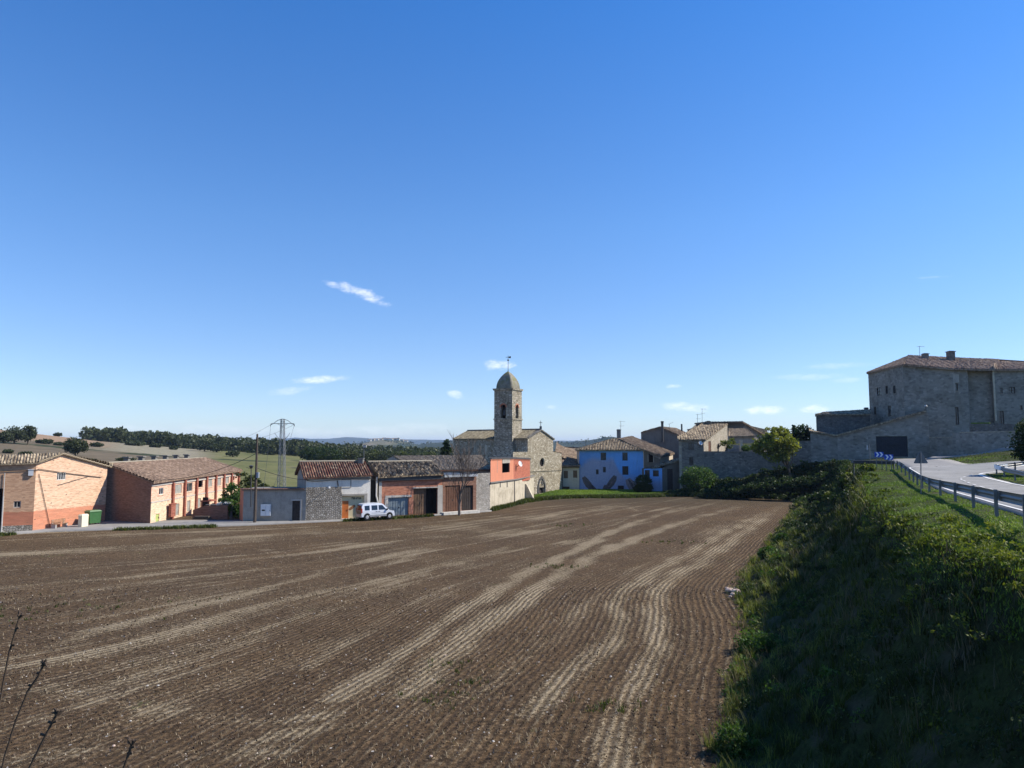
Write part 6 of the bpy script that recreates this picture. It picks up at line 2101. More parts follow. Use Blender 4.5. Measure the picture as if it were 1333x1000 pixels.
# ------------------------------------------------------------ utility pole, lamps, pylon, street things
def cat_line(a, b, sag, n=14):
    a, b = Vector(a), Vector(b)
    return [a.lerp(b, i / n) - Vector((0, 0, sag * 4 * (i / n) * (1 - i / n))) for i in range(n + 1)]


pb, pt_ = P(331.5, 680.5, 79.3), P(335, 565, 79.3)
pole = thing('utility_pole', 'tall dark wooden utility pole in front of the cement shed', 'utility pole', (pb.x, pb.y, 0.05))
MB().tube([(pb.x, pb.y, 0.05), (pb.x * .5 + pt_.x * .5, pb.y, pt_.z * .5), tuple(pt_)], [.17, .14, .10], 10).build('post', M['pole_wood'], pole)
mb = MB(); mb.box(pt_.x - .06, pt_.x + .06, pb.y - .25, pb.y + .25, pt_.z - .5, pt_.z - .4)
mb.build('bracket', M['dark_metal'], pole)
z_ = Z(335, 609, 79.3)
MB().box(pb.x + .1, pb.x + .34, pb.y - .2, pb.y + .05, z_ - 1.1, z_ - .5).build('junction_box', M['steel'], pole)
roof_at = P(205, 622, 79.0)
cabs = [((pt_.x, pb.y, Z(333, 590, 79.3)), tuple(Vector((N[0], N[1], zN + .3))), .8, 'sagging cable from the utility pole to the warehouse corner'),
        ((pt_.x, pb.y, z_), tuple(Vector(Fh.pt(.2, -.2, zh0 - .4))), .25, 'cable from the utility pole to the left corner of the white house')]
for a, b, s_, lab in cabs:
    c = MB().tube(cat_line(a, b, s_), .028, 5).build('overhead_cable', M['cable'])
    tag(c, lab, 'cable')
# old street lamp beside the pole
lb_, lt_ = P(326.5, 660, 80.2), P(327, 610, 80.2)
lamp = thing('wall_street_lamp', 'small dark lamp on a thin post between the ivy tree and the utility pole', 'street lamp', (lb_.x, lb_.y, lb_.z))
MB().tube([tuple(lb_), tuple(lt_)], [.07, .05], 8).build('post', M['dark_metal'], lamp)
mb = MB(); mb.tube([tuple(lt_), tuple(lt_ + Vector((0, 0, .12))), tuple(lt_ + Vector((0, 0, .3))), tuple(lt_ + Vector((0, 0, .38)))], [.08, .2, .26, .05], 8); mb.build('lantern', M['dark_metal'], lamp)
mb = MB(); mb.tube([tuple(lt_ + Vector((-.6, 0, .1))), tuple(lt_)], .025, 5); mb.build('bracket', M['dark_metal'], lamp)
# wall lamp on the rubble wall
u, z = Fh.px(424, 637)
wl = thing('wall_lamp', 'small grey street lamp on an arm above the rubble wall', 'lamp', Fh.pt(u, -.1, z))
MB().tube([Fh.pt(u - .1, -.1, z - .1), Fh.pt(u + .1, -.7, z + .25), Fh.pt(u + .15, -1.0, z + .25)], .03, 6).build('arm', M['steel'], wl)
MB().tube([Fh.pt(u + .12, -.9, z + .2), Fh.pt(u + .22, -1.3, z + .27)], [.09, .12], 8).build('lamp_head', M['panel_grey'], wl)
mb = MB(); mb.tube([Fh.pt(0.1, -.13, zh0 - .45)] + [Fh.pt(Fh.L * k / 8, -.13, zh0 - .5 + (zh1 - zh0) * k / 8 - .05 * math.sin(k)) for k in range(1, 9)] + [Fk.pt(.4, -.1, zk0 - .7), Fk.pt(Fk.L, -.1, zk1 - .65)], .03, 5)
mb.tube([Fh.pt(Fh.px(439, 620)[0], -.14, zh0 - .5), Fh.pt(Fh.px(440, 640)[0], -.14, Fh.px(440, 633)[1])], .06, 5)
tag(mb.build('facade_cable', M['cable']), 'dark cable running under the eaves of the street houses', 'cable')
# rooftop mast with small light
p = P(473.8, 603, 88)
rm = thing('rooftop_mast', 'thin roof mast with pale box on top, between the red and straw coloured roofs', 'mast', (p.x, p.y, p.z - .3))
tp_ = P(473.8, 581, 88)
MB().tube([(p.x, p.y, p.z - .5), tuple(tp_)], .04, 6).build('mast', M['galvanised'], rm)
MB().box(tp_.x - .1, tp_.x + .32, tp_.y - .1, tp_.y + .1, tp_.z - .15, tp_.z + .12).build('box', M['dirty_white'], rm)

# lattice pylon behind the shed
PD = 128
pyb, pyt = P(366.5, 640, PD), P(368, 545.5, PD)
zb_ = float(tz(np.array([pyb.x]), np.array([PD]))[0]) - .3
pyl = thing('lattice_pylon', 'grey steel lattice power pylon with two curved arms in the field', 'pylon', (pyb.x, PD, zb_))
mb = MB()
H_ = pyt.z - zb_
def leg(i, z):
    t_ = (z - zb_) / H_
    h = .62 * (1 - t_) + .26 * t_
    sx, sy = ((-1, -1), (1, -1), (1, 1), (-1, 1))[i]
    return (pyb.x + (pyt.x - pyb.x) * t_ + sx * h, PD + sy * h, z)
for i in range(4): mb.tube([leg(i, zb_), leg(i, pyt.z)], .05, 4)
nL = 14
for k in range(nL):
    z0, z1 = zb_ + H_ * k / nL, zb_ + H_ * (k + 1) / nL
    for i in range(4):
        j = (i + 1) % 4
        mb.tube([leg(i, z0), leg(j, z1)], .022, 4, False)
        mb.tube([leg(j, z0), leg(i, z1)], .022, 4, False)
        mb.tube([leg(i, z1), leg(j, z1)], .018, 4, False)
mb.build('lattice', M['pylon_steel'], pyl)
zt__ = pyt.z
for s_ in (-1, 1):
    xe = pyt.x + s_ * 1.75
    mb = MB()
    z_lo = Z(368, 551.5, PD)
    arc = [(pyt.x, PD, zt__), (pyt.x + s_ * .9, PD, zt__ - .25), (pyt.x + s_ * 1.6, PD, zt__ - .8), (pyt.x + s_ * 2.15, PD, z_lo - .25)]
    mb.tube(arc, .055, 5); mb.tube([(pyt.x, PD, z_lo), (pyt.x + s_ * 2.0, PD, z_lo)], .055, 5)
    mb.tube([(pyt.x, PD, z_lo - .5), (pyt.x + s_ * 1.0, PD, z_lo)], .035, 4)
    mb.build('cross_arm', M['pylon_steel'], pyl)
    MB().tube([(pyt.x + s_ * 2.05, PD, z_lo), (pyt.x + s_ * 2.15, PD, z_lo - .5)], .06, 6).build('insulator', M['dark_metal'], pyl)
    mb = MB(); z3 = Z(368, 571, PD)
    mb.tube([(pyt.x + s_ * .3, PD, z3 - .2), (pyt.x + s_ * .95, PD, z3 + .35)], .06, 5); mb.tube([(pyt.x + s_ * .95, PD, z3 + .35), (pyt.x + s_ * 1.35, PD, z3 + 1.0)], .035, 5)
    mb.build('side_bracket', M['pylon_steel'], pyl)
ws = MB()
for s_ in (-1, 1):
    ws.tube(cat_line((pyt.x + s_ * 2.1, PD, Z(368, 553, PD)), (pyt.x + s_ * 2.1 - 90, PD + 190, 14), 3, 20), .02, 4)
    ws.tube(cat_line((pyt.x + s_ * 2.1, PD, Z(368, 553, PD)), (-27.6 + s_ * .5, 81.4, 3.4), .6, 12), .02, 4)
tag(ws.build('power_line', M['cable']), 'thin power lines strung from the lattice pylon', 'cable')

# ------------------------------------------------------------ bench and bins by the barn
def on_street(px, py, D=None):
    x, y = G(px, py, .1)
    return Vector((x, y, .1))


b0, b1 = Vector((*C(71, 686, 73.4), .1)), Vector((*C(89, 684, 75.2), .1))
bd_ = (b1 - b0).normalized()
bn = Vector((bd_.y, -bd_.x, 0))
if bn.y > 0: bn = -bn
ben = thing('park_bench', 'wooden slatted bench on concrete legs against the red painted barn wall', 'bench', tuple((b0 + b1) / 2))


def obox(mb, o, u, n, a0, a1, d0, d1, z0, z1):
    q = [o + u * a0 + n * d0, o + u * a1 + n * d0, o + u * a1 + n * d1, o + u * a0 + n * d1]
    c_ = (q[1] - q[0]).cross(q[3] - q[0]).z
    if c_ < 0: q = q[::-1]
    return mb.hexa([Vector((p.x, p.y, z0)) for p in q], [Vector((p.x, p.y, z1)) for p in q])


L_ = (b1 - b0).length
for k, nm in enumerate(('leg', 'leg')):
    a = .12 if k == 0 else L_ - .26
    mb = MB(); obox(mb, b0, bd_, bn, a, a + .14, -.5, .0, .1, .5); obox(mb, b0, bd_, bn, a, a + .14, -.5, -.38, .5, .95); mb.build('leg', M['concrete'], ben)
for nm, rng in (('seat', [(-.38, -.28), (-.26, -.16), (-.14, -.04), (-.02, .06)]), ('backrest', None)):
    mb = MB()
    if rng:
        for d0, d1 in rng: obox(mb, b0, bd_, bn, 0, L_, d0, d1, .505, .55)
    else:
        for k in range(3): obox(mb, b0, bd_, bn, 0, L_, -.375 - .02 * k, -.335 - .02 * k, .62 + .13 * k, .72 + .13 * k)
    mb.build(nm, M['bench_wood'], ben)
t_ = thing('litter_post', 'short dark post with a small rail between the bench and the cream bin', 'post', tuple(on_street(95, 683)))
p = on_street(95, 683)
MB().tube([p + Vector((-.3, 0, 0)), p + Vector((-.3, 0, .55))], .05, 6).build('post', M['dark_metal'], t_)
MB().tube([p + Vector((-.5, 0, .5)), p + Vector((.7, .2, .5))], .035, 6).build('rail', M['dark_metal'], t_)


def bin_(name, label, p, w_, d_, h_, mat, ang, wheels=True, taper=.86):
    r_ = thing(name, label, 'bin', tuple(p), rz=ang)
    def loc(x, y, z): return (p.x + x, p.y + y, p.z + z)
    z0 = .14 if wheels else 0
    def rect(k, z): return [loc(-w_ / 2 * k, -d_ / 2 * k, z), loc(w_ / 2 * k, -d_ / 2 * k, z), loc(w_ / 2 * k, d_ / 2 * k, z), loc(-w_ / 2 * k, d_ / 2 * k, z)]
    b_ = MB().hexa(rect(taper, z0), rect(.96, h_ * .86)); b_.build('body', M[mat], r_)
    MB().hexa(rect(1.02, h_ * .86), rect(1.04, h_ * .91)).build('rim', M[mat], r_)
    l_ = MB(); l_.hexa(rect(1.0, h_ * .91), rect(.8, h_)); l_.build('lid', M[mat], r_)
    for k in (-1, 1):
        m_ = MB(); m_.tube([loc(k * w_ * .52, 0, h_ * .8), loc(k * w_ * .58, 0, h_ * .8)], .07, 8); m_.build('handle', M[mat], r_)
    if wheels:
        for sx in (-1, 1):
            for sy in (-1, 1):
                q = loc(sx * w_ * .34, sy * d_ * .3, .09)
                MB().tube([(q[0] - .04, q[1], q[2]), (q[0] + .04, q[1], q[2])], .09, 10).build('wheel', M['black_rubber'], r_)
    return r_


bin_('waste_container', 'large green wheeled waste container beside the barn wall', on_street(120.5, 682.5), 1.35, .95, 1.5, 'green_plastic', R(62))
bin_('cream_bin', 'upright cream coloured bin between the bench and the green container', on_street(108, 685.5), .85, .5, 1.28, 'cream_plastic', R(75), False, .95)
p = on_street(172, 676.5)
t_ = thing('stone_block', 'pale squared stone block lying against the dark warehouse end wall', 'block', tuple(p))
mb = MB(); mb.hexa([p + Vector(v) for v in ((-.35, -.2, 0), (.3, -.22, 0), (.35, .2, 0), (-.3, .22, 0))], [p + Vector(v) for v in ((-.3, -.17, .45), (.27, -.18, .5), (.3, .17, .48), (-.27, .18, .46))]); mb.build('block', M['pink_rock'], t_)
MB().box(p.x + .2, p.x + .34, p.y - .1, p.y + .04, .49 + .1 - .1, 1.0).build('stake', M['pole_wood'], t_)

# ------------------------------------------------------------ van
vb0, vb1 = G(466, 676.5, .1), G(509, 674, .1)
va = math.atan2(vb1[1] - vb0[1], vb1[0] - vb0[0])
vc = ((vb0[0] + vb1[0]) / 2 + .1, (vb0[1] + vb1[1]) / 2 - .1)
van = thing('parked_van', 'small white passenger van parked on the street before the orange door', 'van', (vc[0], vc[1], .1), rz=va)


def lb(mb, name, mat, parent, label=None, smooth=False):
    """mesh given in the local frame of its parent"""
    me = bpy.data.meshes.new(name)
    me.from_pydata([tuple(v) for v in mb.v], [], mb.f)
    o = link_mesh(name, me, mat, parent, label)
    return o


def yw(z):
    return .83 if z <= 1.0 else .83 - (z - 1.0) * .19


low = [(-1.96, .34), (-2.0, .6), (-1.99, 1.0), (1.36, 1.0), (1.72, .93), (1.92, .82), (2.0, .66), (2.02, .42), (1.95, .32)]
upp = [(-1.99, 1.0), (-1.93, 1.5), (-1.80, 1.74), (-1.6, 1.80), (.0, 1.83), (.42, 1.78), (.66, 1.66), (1.36, 1.0)]
mb = MB()
for prof in (low, upp):
    n = len(prof)
    for s_ in (-1, 1):
        f_ = [(x, s_ * yw(z), z) for x, z in prof]
        mb.poly(f_ if s_ > 0 else f_[::-1])
    for i in range(n):
        (x0, z0), (x1, z1) = prof[i], prof[(i + 1) % n]
        if prof is low and i == 2 or prof is upp and i == n - 1: continue
        mb.poly([(x0, -yw(z0), z0), (x1, -yw(z1), z1), (x1, yw(z1), z1), (x0, yw(z0), z0)])
body = lb(mb, 'body', M['car_white'], van)
for m_ in (mb,):
    mb = MB()
    for s_ in (-1, 1):
        y0 = s_ * .835
        mb.box(-1.15, 1.02, min(y0, s_ * .85), max(y0, s_ * .85), .34, .56)
    lb(mb, 'side_sill', M['car_silver'], van)
mb = MB(); mb.box(-2.06, -1.9, -.8, .8, .3, .62); lb(mb, 'rear_bumper', M['car_silver'], van)
mb = MB(); mb.box(1.9, 2.08, -.78, .78, .28, .56); lb(mb, 'front_bumper', M['car_silver'], van)
for (x0, x1, z1r, z1f) in ((-1.62, -1.02, 1.58, 1.6), (-.80, -.08, 1.6, 1.6), (.06, .95, 1.6, 1.13)):
    for s_ in (-1, 1):
        mb = MB()
        y_ = lambda z: s_ * (yw(z) + .006)
        zb2 = 1.06
        pts = [(x0, y_(zb2), zb2), (x1 if x0 < 0 else 1.14, y_(zb2), zb2), (x1, y_(z1f), z1f), (x1 if x0 < 0 else .52, y_(1.6), 1.6), (x0, y_(z1r), z1r)]
        if x0 < 0: pts = [pts[0], pts[1], pts[2], pts[4]]
        mb.poly(pts if s_ > 0 else pts[::-1])
        lb(mb, 'side_window', M['car_glass'], van)
mb = MB(); mb.poly([(1.33, -.74, 1.03), (1.33, .74, 1.03), (.70, .64, 1.64), (.70, -.64, 1.64)]); lb(mb, 'windscreen', M['car_glass'], van)
for v in bpy.data.objects['windscreen'].data.vertices: v.co.x += .015; v.co.z += .01
mb = MB(); mb.poly([(-2.005, -.70, 1.02), (-1.945, -.64, 1.62), (-1.945, .64, 1.62), (-2.005, .70, 1.02)]); lb(mb, 'rear_window', M['car_glass'], van)
mb = MB(); mb.poly([(-2.012, -.76, .62), (-2.0, -.76, 1.0), (-2.0, .76, 1.0), (-2.012, .76, .62)]); td = lb(mb, 'tailgate', M['car_tail'], van, 'tailgate coloured brownish for its reflection and shade')
for s_ in (-1, 1):
    mb = MB(); mb.box(-2.02, -1.9, min(s_ * .70, s_ * .842), max(s_ * .70, s_ * .842), .8, 1.3); lb(mb, 'tail_light', M['lamp_red'], van)
    mb = MB(); mb.box(1.70, 1.97, min(s_ * .5, s_ * .79), max(s_ * .5, s_ * .79), .70, .86); lb(mb, 'headlight', M['reflective_white'], van)
    mb = MB(); mb.box(.98, 1.12, min(s_ * .84, s_ * 1.0), max(s_ * .84, s_ * 1.0), 1.02, 1.2); lb(mb, 'wing_mirror', M['dark_metal'], van)
    mb = MB(); mb.box(-.78, 1.0, min(s_ * .833, s_ * .845), max(s_ * .833, s_ * .845), .72, .75); lb(mb, 'side_moulding', M['car_silver'], van)
    for xx in (-.2, .12):
        mb = MB(); mb.box(xx - .08, xx + .08, min(s_ * .833, s_ * .86), max(s_ * .833, s_ * .86), .88, .93); lb(mb, 'door_handle', M['dark_metal'], van)
    for xw in (-1.32, 1.38):
        mb = MB(); mb.tube([(xw, s_ * .62, .36), (xw, s_ * .846, .36)], .40, 20); lb(mb, 'wheel_arch', M['black_rubber'], van)
        mb = MB(); mb.tube([(xw, s_ * .66, .31), (xw, s_ * .86, .31)], .31, 20)
        w_ = lb(mb, 'wheel', M['tyre'], van)
        mb = MB(); mb.tube([(xw, s_ * .85, .31), (xw, s_ * .875, .31)], [.20, .17], 16)
        lb(mb, 'hubcap', M['alloy'], w_)

# ------------------------------------------------------------ guardrails, signs
def zg(x, y): return float(Bz(np.array([x]), np.array([y]), False)[0])


GP = [(x, y) for x, y, z in RAIL]


def zrail(x, y): return float(np.interp(y, [q[1] for q in RAIL], [q[2] - .77 for q in RAIL]))


def guardrail(label, pts, side, name='guardrail', zf=zrail, zoff=0.0):
    root = thing(name, label, 'guardrail', (*pts[len(pts) // 2], zf(*pts[len(pts) // 2])))
    sp = smooth_line(pts, it=2)
    prof = [(0, .44), (.05, .48), (.06, .54), (.01, .59), (.01, .62), (.06, .67), (.05, .73), (0, .77)]
    mb = MB()
    fr = []
    for i, p in enumerate(sp):
        q = Vector(sp[min(i + 1, len(sp) - 1)]) - Vector(sp[max(i - 1, 0)])
        q.normalize()
        n_ = Vector((q.y, -q.x)) * side
        z = zf(*p) + zoff
        fr.append([(p[0] + n_.x * (a + .09), p[1] + n_.y * (a + .09), z + h) for a, h in prof])
    for i in range(len(fr) - 1):
        for j in range(len(prof) - 1):
            mb.poly([fr[i][j], fr[i + 1][j], fr[i + 1][j + 1], fr[i][j + 1]])
    r_ = mb.build('rail', M['galvanised'], root)
    for i, p in enumerate(pts):
        q = Vector(pts[min(i + 1, len(pts) - 1)]) - Vector(pts[max(i - 1, 0)])
        q.normalize()
        n_ = Vector((q.y, -q.x))
        z = zf(*p) + zoff
        mb = MB()
        o = Vector((*p, 0)); u3 = Vector((q.x, q.y, 0)); n3 = Vector((n_.x, n_.y, 0))
        obox(mb, o, u3, n3, -.05, -.043, -.05, .05, z - 1.0, z + .8)
        obox(mb, o, u3, n3, .043, .05, -.05, .05, z - 1.0, z + .8)
        obox(mb, o, u3, n3, -.043, .043, -.05, -.042, z - 1.0, z + .8)
        mb.build('post', M['galvanised'], root)
        mb = MB(); obox(mb, o, u3, n3 * side, -.18, .18, .06, .088, z + .5, z + .72); mb.build('spacer', M['galvanised'], root)
    return root


guardrail('long grey steel guardrail along the outer edge of the road, on the verge', GP, 1)
IG = [(29.4, 36.5), (30.8, 41), (32.4, 45), (34.6, 49.5), (36.8, 53.8), (38.4, 57.0), (41.5, 59.3), (45, 60.7), (50, 61.8)]
guardrail('curved guardrail round the grassy inner island of the bend', IG, -1, zf=lambda x, y: zg(x, y))
g2r = guardrail('short guardrail, shaded side coloured dark, behind the two arrow signs', [(33.0, 69.4), (34.3, 68.4), (35.4, 66.6)], 1)
for _c in g2r.children:
    if _c.name.startswith('rail'): _c.data.materials[0] = M['dark_metal']  # shade on this side of the rail is put into a dark metal
# reflective black and white pieces on top of the inner rail
for k in range(3):
    a, b = Vector(IG[5 + k - 1] + (0,)), Vector(IG[5 + k] + (0,))
    z = zg(a.x, a.y)
    u3 = (b - a).normalized(); n3 = Vector((u3.y, -u3.x, 0))
    for j in range(2):
        mb = MB(); obox(mb, a, u3, n3, .2 + j * 1.4, 1.5 + j * 1.2, -.22, -.12, z + .52, z + .80)
        tag(mb.build('reflector_board', M['reflective_white']), 'white reflector board along the far side of the inner guardrail', 'reflector', 'white reflector boards on the inner guardrail')

for i, (x0, x1, y0, y1, D, lab) in enumerate(((1138.6, 1149.8, 588.4, 595.2, 67, 'upper left blue sign with two white arrows at the bend'), (1151.2, 1162.4, 591.8, 598.6, 64.5, 'lower right blue sign with two white arrows at the bend'))):
    a, b = P(x0, y1, D), P(x1, y0, D)
    cx = (a.x + b.x) / 2
    zgd = zg(cx, D)
    sg = thing('chevron_sign', lab, 'arrow sign', (cx, D, zgd), 'blue arrow signs at the road bend')
    MB().box(a.x, b.x, D - .03, D, a.z, b.z).build('panel', M['blue_sign'], sg)
    W_, H__ = b.x - a.x, b.z - a.z
    for k in range(2):
        mb = MB()
        xo = a.x + W_ * (.10 + .44 * k)
        zt, zm_, zb__ = b.z - .03, (a.z + b.z) / 2, a.z + .03
        wv_, tk = W_ * .20, W_ * .19
        def pr(pts):
            f_ = [(x, D - .042, z) for x, z in pts]; r2 = [(x, D - .031, z) for x, z in pts]
            mb.poly(f_)
            for q in range(len(pts)): mb.poly([f_[q], r2[q], r2[(q + 1) % len(pts)], f_[(q + 1) % len(pts)]])
        pr([(xo, zt), (xo + wv_, zm_), (xo + wv_ + tk, zm_), (xo + tk, zt)][::-1])
        pr([(xo + wv_, zm_), (xo, zb__), (xo + tk, zb__), (xo + wv_ + tk, zm_)][::-1])
        mb.build('arrow', M['reflective_white'], sg)
    for dx in (.2, .8):
        xx = a.x + W_ * dx
        MB().box(xx - .025, xx + .025, D + .003, D + .05, zgd - .3, b.z - .04).build('post', M['galvanised'], sg)
# triangle sign seen from behind
D = 38.5
pt0, pbs = P(1198.5, 587, D), P(1198.5, 637, D)
sg = thing('triangle_sign', 'triangular road sign seen from behind on a thin pole at the guardrail', 'road sign', (pbs.x, D, pbs.z))
MB().tube([(pbs.x, D, min(pbs.z, zg(pbs.x, D)) - .2), (pt0.x, D, pt0.z - .1)], .028, 8).build('pole', M['galvanised'], sg)
mb = MB()
s_ = .38; zt = pt0.z
tri = [(-s_, zt - .64), (-s_ + .05, zt - .67), (s_ - .05, zt - .67), (s_, zt - .64), (.04, zt), (-.04, zt)]
f_ = [(pt0.x + x, D + .035, z) for x, z in tri]; k_ = [(pt0.x + x, D + .05, z) for x, z in tri]
mb.poly(f_); mb.poly(k_[::-1])
for q in range(6): mb.poly([f_[q], k_[q], k_[(q + 1) % 6], f_[(q + 1) % 6]])
mb.build('plate', M['sign_back'], sg)
D = 70
a, b = P(1133, 601, D), P(1131.6, 578.5, D)
sg = thing('narrow_sign_post', 'thin leaning grey post with a sign seen edge on, left of the arrow signs', 'sign post', (a.x, D, zg(a.x, D)))
MB().tube([(a.x, D, zg(a.x, D) - .3), tuple(b)], .04, 8).build('pole', M['galvanised'], sg)
mb = MB(); mb.box(b.x - .2, b.x - .16, D - .02, D + .16, b.z - .55, b.z - .1); mb.build('plate', M['steel'], sg)

# ------------------------------------------------------------ stones
def rock(name, label, p, r, mat, group=None, seed=0):
    rn = random.Random(seed)
    mb = MB()
    rows, cols = 5, 8
    P_ = []
    for i in range(rows + 1):
        t_ = math.pi * i / rows
        P_.append([(p[0] + r * math.sin(t_) * math.cos(2 * math.pi * j / cols) * rn.uniform(.75, 1.2), p[1] + r * math.sin(t_) * math.sin(2 * math.pi * j / cols) * rn.uniform(.7, 1.1),
                    p[2] + r * .6 * (-math.cos(t_)) * rn.uniform(.8, 1.1)) for j in range(cols)])
    for i in range(rows):
        for j in range(cols):
            j2 = (j + 1) % cols
            mb.poly([P_[i][j], P_[i][j2], P_[i + 1][j2], P_[i + 1][j]])
    o = mb.build(name, M[mat])
    tag(o, label, 'stone', group)
    return o


for k, (x, y, r) in enumerate(((950, 769, .32), (958, 771, .38), (954, 774, .2), (962, 774, .16), (957, 767, .2), (946, 766, .15), (951, 777, .13))):
    q = G(x, y, .1); rock('stone', 'pale stone in the small heap at the right field edge', (q[0], q[1], .12), r * .8, 'pink_rock', 'stones heaped at the field edge', k)
for k, (x, y, r) in enumerate(((930, 629, .5), (936, 628, .4), (941, 630, .45), (947, 632, .4), (953, 633, .35), (925, 631, .4))):
    D = 119.5; q = P(x, y, D); rock('stone', 'pale stone in the row under the garden wall', (q.x + .2 * (k % 3), D + .4 * (k % 2), zg(q.x, D) + .1), r * (.5 + .12 * (k % 4)), 'rock', 'stones under the garden wall', 20 + k)
rn = random.Random(12)
for k in range(46):
    x, y = rn.uniform(10, 900), rn.uniform(745, 990)
    q = G(x, y, 0)
    if pip(np.array([q[0]]), np.array([q[1]]), PE)[0]: continue
    rock('stone', 'small pale stone lying loose on the ploughed field', (q[0], q[1], .03), rn.uniform(.02, .05), rn.choice(['rock', 'rock', 'pink_rock']), 'loose stones on the field', 50 + k)

# ------------------------------------------------------------ far hilltop village
rn = random.Random(3)
for k in range(11):
    px_ = 482 + k * 4.6 + rn.uniform(-1, 1)
    D = 2480 + rn.uniform(-25, 25)
    X = (px_ - 666.5) / 930 * D
    z = float(tz(np.array([X]), np.array([D]))[0])
    w_ = rn.uniform(4, 8); h_ = rn.uniform(4, 7)
    r_ = thing('village_house', 'tiny pale house in the cluster on the far hilltop', 'house', (X, D, z), 'houses on the far hilltop')
    MB().box(X - w_, X + w_, D - 5, D + 5, z - 2, z + h_).build('wall', M['beige' if k % 2 else 'white_plaster'], r_)
    rf = MB(); rf.poly([(X - w_ - .4, D - 5.5, z + h_), (X + w_ + .4, D - 5.5, z + h_), (X + w_ + .4, D, z + h_ + 2), (X - w_ - .4, D, z + h_ + 2)])
    rf.poly([(X + w_ + .4, D + 5.5, z + h_), (X - w_ - .4, D + 5.5, z + h_), (X - w_ - .4, D, z + h_ + 2), (X + w_ + .4, D, z + h_ + 2)])
    rf.build('roof', M['brown_tiles'], r_)
# ------------------------------------------------------------ plants
RNG = np.random.default_rng(7)


def leaves(centers, size, var, aspect=.55, up=0.0, rng=RNG):
    """rhombic leaf faces at the given centres -> verts, faces, var"""
    n = len(centers)
    d = rng.normal(size=(n, 3))
    d[:, 2] += up
    d /= np.linalg.norm(d, axis=1)[:, None]
    r = rng.normal(size=(n, 3))
    b = np.cross(d, r)
    b /= np.linalg.norm(b, axis=1)[:, None] + 1e-9
    s = (np.asarray(size) * rng.uniform(.6, 1.35, n))[:, None]
    c = np.asarray(centers)
    v = np.stack([c - d * s, c + b * s * aspect, c + d * s, c - b * s * aspect], 1).reshape(-1, 3)
    f = np.arange(n * 4).reshape(n, 4)
    return v, f, np.clip(var + rng.uniform(-.18, .18, n), 0, 1)


def clumped(blobs, nclump, per, spread=.22, rng=RNG, shell=.55):
    """blobs: (x,y,z,rx,ry,rz). clump centres near the blob surfaces, leaf centres round them"""
    blobs = np.array(blobs, float)
    vol = blobs[:, 3] * blobs[:, 4] * blobs[:, 5]
    idx = rng.choice(len(blobs), nclump, p=vol ** .7 / (vol ** .7).sum())
    d = rng.normal(size=(nclump, 3))
    d /= np.linalg.norm(d, axis=1)[:, None]
    rad = shell + (1.05 - shell) * rng.random(nclump) ** .6
    cc = blobs[idx, :3] + d * blobs[idx, 3:6] * rad[:, None]
    cv = rng.uniform(.25, .75, nclump)
    m = blobs[idx, 3:6].mean(axis=1)
    k = rng.poisson(per, nclump) + 2
    rep = np.repeat(np.arange(nclump), k)
    off_ = rng.normal(size=(len(rep), 3)) * (m[rep] * spread)[:, None] * np.array([1, 1, .7])
    return cc[rep] + off_, cv[rep], cc


def crown(name, blobs, n, per, size, mat, parent=None, spread=.22, up=0.0, shell=.55, seed=1, aspect=.55):
    rng = np.random.default_rng(seed)
    c, v, cc = clumped(blobs, n, per, spread, rng, shell)
    vv, f, va_ = leaves(c, size, v, aspect, up, rng)
    b = np.array(blobs)
    o = np_mesh(name, vv, f, M[mat], fv=va_, parent=parent, origin=(0, 0, 0) if parent is None else (0, 0, 0))
    return o, cc


def trunk(name, base, tops, r, mat, parent, seed=1, fork=.35):
    rn = random.Random(seed)
    base = Vector(base)
    mb = MB()
    cen = sum((Vector(t) for t in tops), Vector()) / len(tops)
    fk = base.lerp(cen, fork) + Vector((rn.uniform(-.1, .1), rn.uniform(-.1, .1), 0))
    mb.tube([base - Vector((0, 0, .3)), base.lerp(fk, .5) + Vector((rn.uniform(-.08, .08) * r * 8, 0, 0)), fk], [r * 1.25, r * .95, r * .8], 8)
    for t_ in tops:
        t_ = Vector(t_)
        m = fk.lerp(t_, .5) + Vector((rn.uniform(-1, 1), rn.uniform(-1, 1), rn.uniform(-.2, .6))) * (t_ - fk).length * .12
        mb.tube([fk, m, t_], [r * .55, r * .34, r * .12], 6)
    return mb.build(name, M[mat], parent)


def tree(name, label, cat, base, blobs, n, per, size, mat, r=.2, bark='bark', group=None, seed=1, spread=.22, nt=6, fork=.35, shell=.5, up=0.0):
    root = thing(name, label, cat, base, group)
    o, cc = crown('crown', blobs, n, per, size, mat, root, spread, up, shell, seed)
    rn = random.Random(seed)
    trunk('trunk', base, [cc[rn.randrange(len(cc))] for _ in range(nt)], r, bark, root, seed, fork)
    return root


def pblob(px, py, D, rpx, rpy, dr=None):
    p = P(px, py, D)
    return (p.x, p.y, p.z, rpx * D / 930, (dr or rpx) * D / 930, rpy * D / 930)


# ivy-clad tree in front of the warehouse
D = 86
tree('ivy_tree', 'bushy bright green tree growing beside the yard wall, right of the warehouse', 'tree', (*C(301, 679, 84), 0),
     [pblob(302, 645, 87, 11, 13), pblob(309, 655, 87, 9, 14), pblob(297, 657, 86, 10, 10), pblob(291, 648, 87, 7, 6), pblob(303, 668, 86, 11, 10), pblob(301, 634, 88, 6, 7), pblob(288, 651, 86, 5, 4)], 150, 16, .17, 'leaf_green', .16, seed=3, spread=.2)
